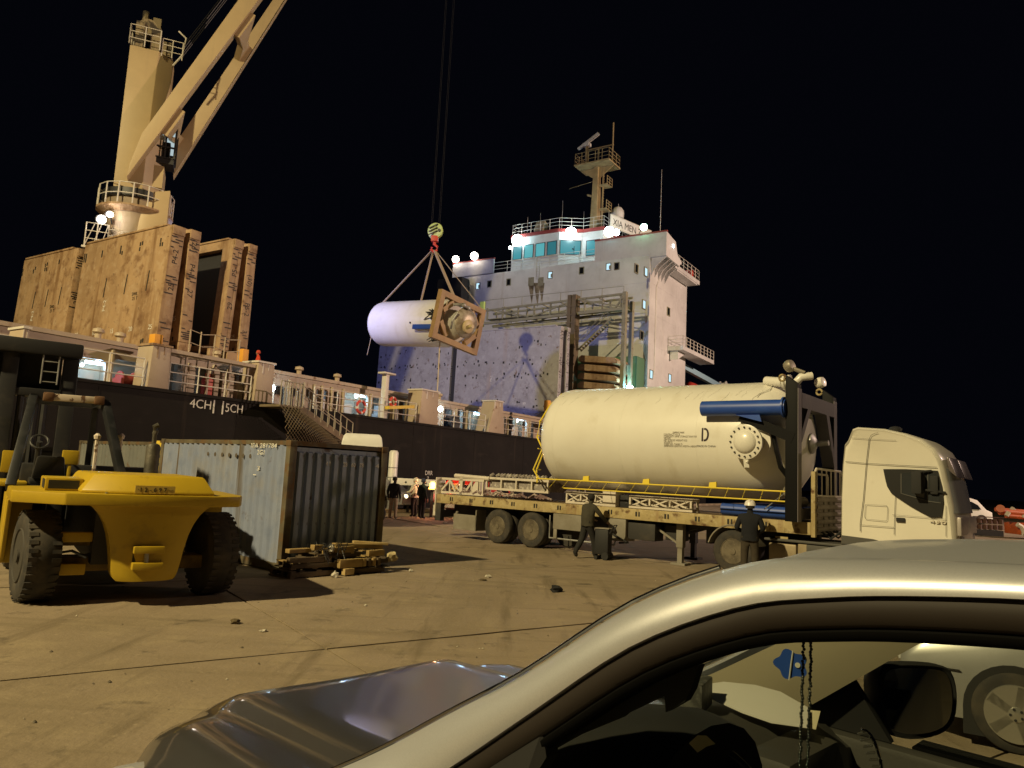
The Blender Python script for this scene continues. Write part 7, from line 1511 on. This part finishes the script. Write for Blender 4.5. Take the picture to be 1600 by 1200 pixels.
m = MB(); m.pipe([wc+wx*(.185*cos(t*pi/18))+wy*(.185*sin(t*pi/18)) for t in range(36)], .0165, 8, closed=True); m.lathe([(.07, -.03), (.07, .01), (.05, .03), (.01, .035)], wc, wn, 16)
for t in (0, pi, -pi/2): m.beam(wc, wc+wx*(.18*cos(t))+wy*(.18*sin(t)), .04, .02)
m.build('steering_wheel', M('wheel_leather', (.016, .016, .016), .22, spec=.7), CAR, smooth=50)
m = MB(); m.hexa([(.30, -.42, .7), (.55, -.42, .7), (.55, -.05, .7), (.30, -.05, .7), (.46, -.40, DZ-.02), (.6, -.40, DZ-.02), (.6, -.08, DZ-.02), (.46, -.08, DZ-.02)]); m.build('centre_stack', inte, CAR, bevel=.03)
dv_ = 2.0
m = MB(); m.pipe(smooth_curve([K.l(at_depth(px, py, dv_)) for px, py in ((1346, 1139), (1358, 1146), (1369, 1165), (1376, 1188), (1379, 1212))]), .0045, 6); m.build('vent_trim', MAT['chrome'], CAR, smooth=60)
m = MB()
for k in range(6):
    a_, b_ = K.l(at_depth(1340+k*4.5, 1147+k*10, dv_+.01)), K.l(at_depth(1355+k*4.2, 1143+k*11, dv_)); m.beam(a_, b_, .010, .004)
m.build('air_vent', inte, CAR)
for sgn in (1, -1):
    m = MB(); m.bx(-1.0, 1.05, min(.74*sgn, .81*sgn), max(.74*sgn, .81*sgn), .5, BELT-.003); m.build('door_lining', inte, CAR, bevel=.02)
    m = MB(); m.bx(-.95, -.42, .38*sgn-.25, .38*sgn+.25, .7, .92); m.hexa([(-.95, .38*sgn-.25, .9), (-.78, .38*sgn-.25, .9), (-.78, .38*sgn+.25, .9), (-.95, .38*sgn+.25, .9), (-1.12, .38*sgn-.2, 1.5), (-1.0, .38*sgn-.2, 1.5), (-1.0, .38*sgn+.2, 1.5), (-1.12, .38*sgn+.2, 1.5)]); m.bx(-1.14, -1.04, .38*sgn-.13, .38*sgn+.13, 1.52, 1.72); m.build('front_seat', inte2, CAR, bevel=.05)
# door mirror on the far side, and its twin
def mirror(c, sgn, ang_):
    n_ = V((-cos(ang_), sin(ang_)*sgn, .06)).normalized(); x_, u_, d_ = frame_of(n_); m = MB()
    base = [(-.115, -.06), (-.10, -.098), (-.02, -.115), (.07, -.10), (.12, -.06), (.135, .02), (.12, .085), (.07, .105), (-.06, .105), (-.11, .085), (-.122, .02)]
    cl = smooth_curve([(a*1.12, b*1.1, 0) for a, b in base+base[:1]], 3)[:-1]
    def ring(k, off_): return [c+x_*(p.x*k)+u_*(p.y*k)+d_*off_ for p in cl]
    m.rings([ring(.55, -.13), ring(.88, -.10), ring(1.0, -.03), ring(1.0, .01), ring(.95, .016), ring(.89, .010)]); h = m.build('door_mirror', inte2, CAR, smooth=50)
    m = MB(); m.rings([ring(.885, .011), ring(.87, .014)]); m.build('mirror_glass', M('mirror_silver', (.35, .36, .35), .03, 1), CAR)
    m = MB(); m.beam(c-d_*.08-u_*.06, V((c.x+.20, .81*sgn, c.z-.10)), .09, .10); m.prism([V((c.x+.0, .81*sgn, BELT)), V((c.x+.45, .81*sgn, BELT)), V((c.x+.14, .77*sgn, BELT+.23))], (0, -.03*sgn, 0)) if sgn < 0 else None; m.build('mirror_foot', inte2, CAR)
mirror(K.Y(1428, 1092, -1.0), -1, radians(-38)); mirror(V((.74, 1.04, 1.30)), 1, radians(-20))
# things lying in or hanging from the car
def cz(px, py, z): return K.l(ground(px, py, z))
ppr = M('paper', (.55, .54, .50), .8)
def loose(name, label, cat, mb, mat, **kw): o = mb.build(name, mat, None, **kw); o.location = K.o; o.rotation_euler = (0, 0, K.a); return tag(o, label, cat)
zp = DZ+.02; A_ = [cz(1082, 1073, zp), cz(1180, 1071, zp+.02), cz(1262, 1106, zp+.005), cz(1262, 1138, zp+.005), cz(1205, 1130, zp), cz(1118, 1100, zp)]
m = MB(); m.grid([[A_[0], A_[0].lerp(A_[1], .5)+V((0, 0, .012)), A_[1]], [A_[5].lerp(A_[0], .4), (A_[5]+A_[2])/2+V((0, 0, .02)), A_[1].lerp(A_[2], .5)+V((0, 0, .012))], [A_[4].lerp(A_[5], .5), (A_[4]+A_[2])/2+V((0, 0, .006)), A_[2]], [A_[4], A_[3].lerp(A_[4], .4), A_[3]]])
loose('paper_sheet', 'large crumpled white paper sheet lying on the car dashboard', 'paper', m, ppr, solid=.002, smooth=50)
B_ = [cz(1240, 1108, zp-.012), cz(1282, 1112, zp-.012), cz(1275, 1140, zp-.012), cz(1225, 1133, zp-.012)]; m = MB(); m.grid([[B_[0], B_[1]], [B_[3], B_[2]]]); loose('paper_sheet', 'small cream paper under the right end of the large white sheet', 'paper', m, M('cream_paper', (.60, .55, .38), .8), solid=.002)
q = cz(1090, 1112, DZ+.003); m = MB(); m.box(q+V((.03, -.02, .045)), (.09, .13, .085), Matrix.Rotation(.3, 3, 'Z')); loose('tissue_box', 'dark patterned box on the dashboard beside the white paper', 'box', m, M('box_print', (.05, .05, .045), .6, mott=[(30, (.11, .11, .10), .5, .6)]), bevel=.006)
bead = M('bead_glass', (.018, .022, .02), .12, spec=.9); m = MB(); rnd = random.Random(9); bd = 1.72
for s_, (xa, xb) in enumerate(((1256, 1249), (1268, 1261))):
    for k in range(48):
        t = k/47; q = K.l(at_depth(xa+(xb-xa)*t+rnd.uniform(-1.2, 1.2), 1000+t*225, bd)); m.lathe([(.0007, -.004), (.0032, -.0021), (.0038, 0), (.0032, .0021), (.0007, .004)], q, (.2, .3, 1), 7)
loose('bead_string', 'double string of dark glass beads hanging inside the windscreen', 'beads', m, bead, smooth=60)
m = MB(); q = K.l(at_depth(1236, 1038, bd+.05)); vx, vu, vd = frame_of(K.l(V(CP))-q); ringp = []
for k in range(40): a_ = 2*pi*k/40; r_ = .030*(1+.14*cos(5*a_)); ringp.append(q+vx*(r_*cos(a_))*-1.15+vu*(r_*sin(a_)))
m.prism(ringp, vd*.006); CH_ = loose('charm', 'bright blue flower charm hanging with the beads in the windscreen', 'charm', m, M('charm_blue', (.015, .06, .30), .4))
m = MB(); m.pipe([q+vd*.008+vx*.004+vu*.03, q+vd*.009+vu*.0, q+vd*.009-vx*.004-vu*.035], .0016, 5); m.lathe([(.0005, 0), (.006, .001), (.006, .003)], q+vd*.006+vx*.014, vd, 10); m.build('charm_marking', M('charm_white', (.5, .5, .45), .5), CH_)
q = K.l(at_depth(1262, 972, bd+.02)); m = MB(); m.box(q+V((.02, -.0, .0)), (.03, .24, .06)); m.build('rear_view_mirror', inte2, CAR, bevel=.012)
m = MB(); m.pipe([(1.27, .2, DZ), (1.23, -.2, DZ+.02), (1.12, -.55, DZ+.08)], .010, 6); m.build('wiper', MAT['black'], CAR)
m = MB(); m.pipe([(1.27, -.55, DZ), (1.22, -.3, DZ+.02), (1.20, .1, DZ+.05)], .010, 6); m.build('wiper', MAT['black'], CAR)
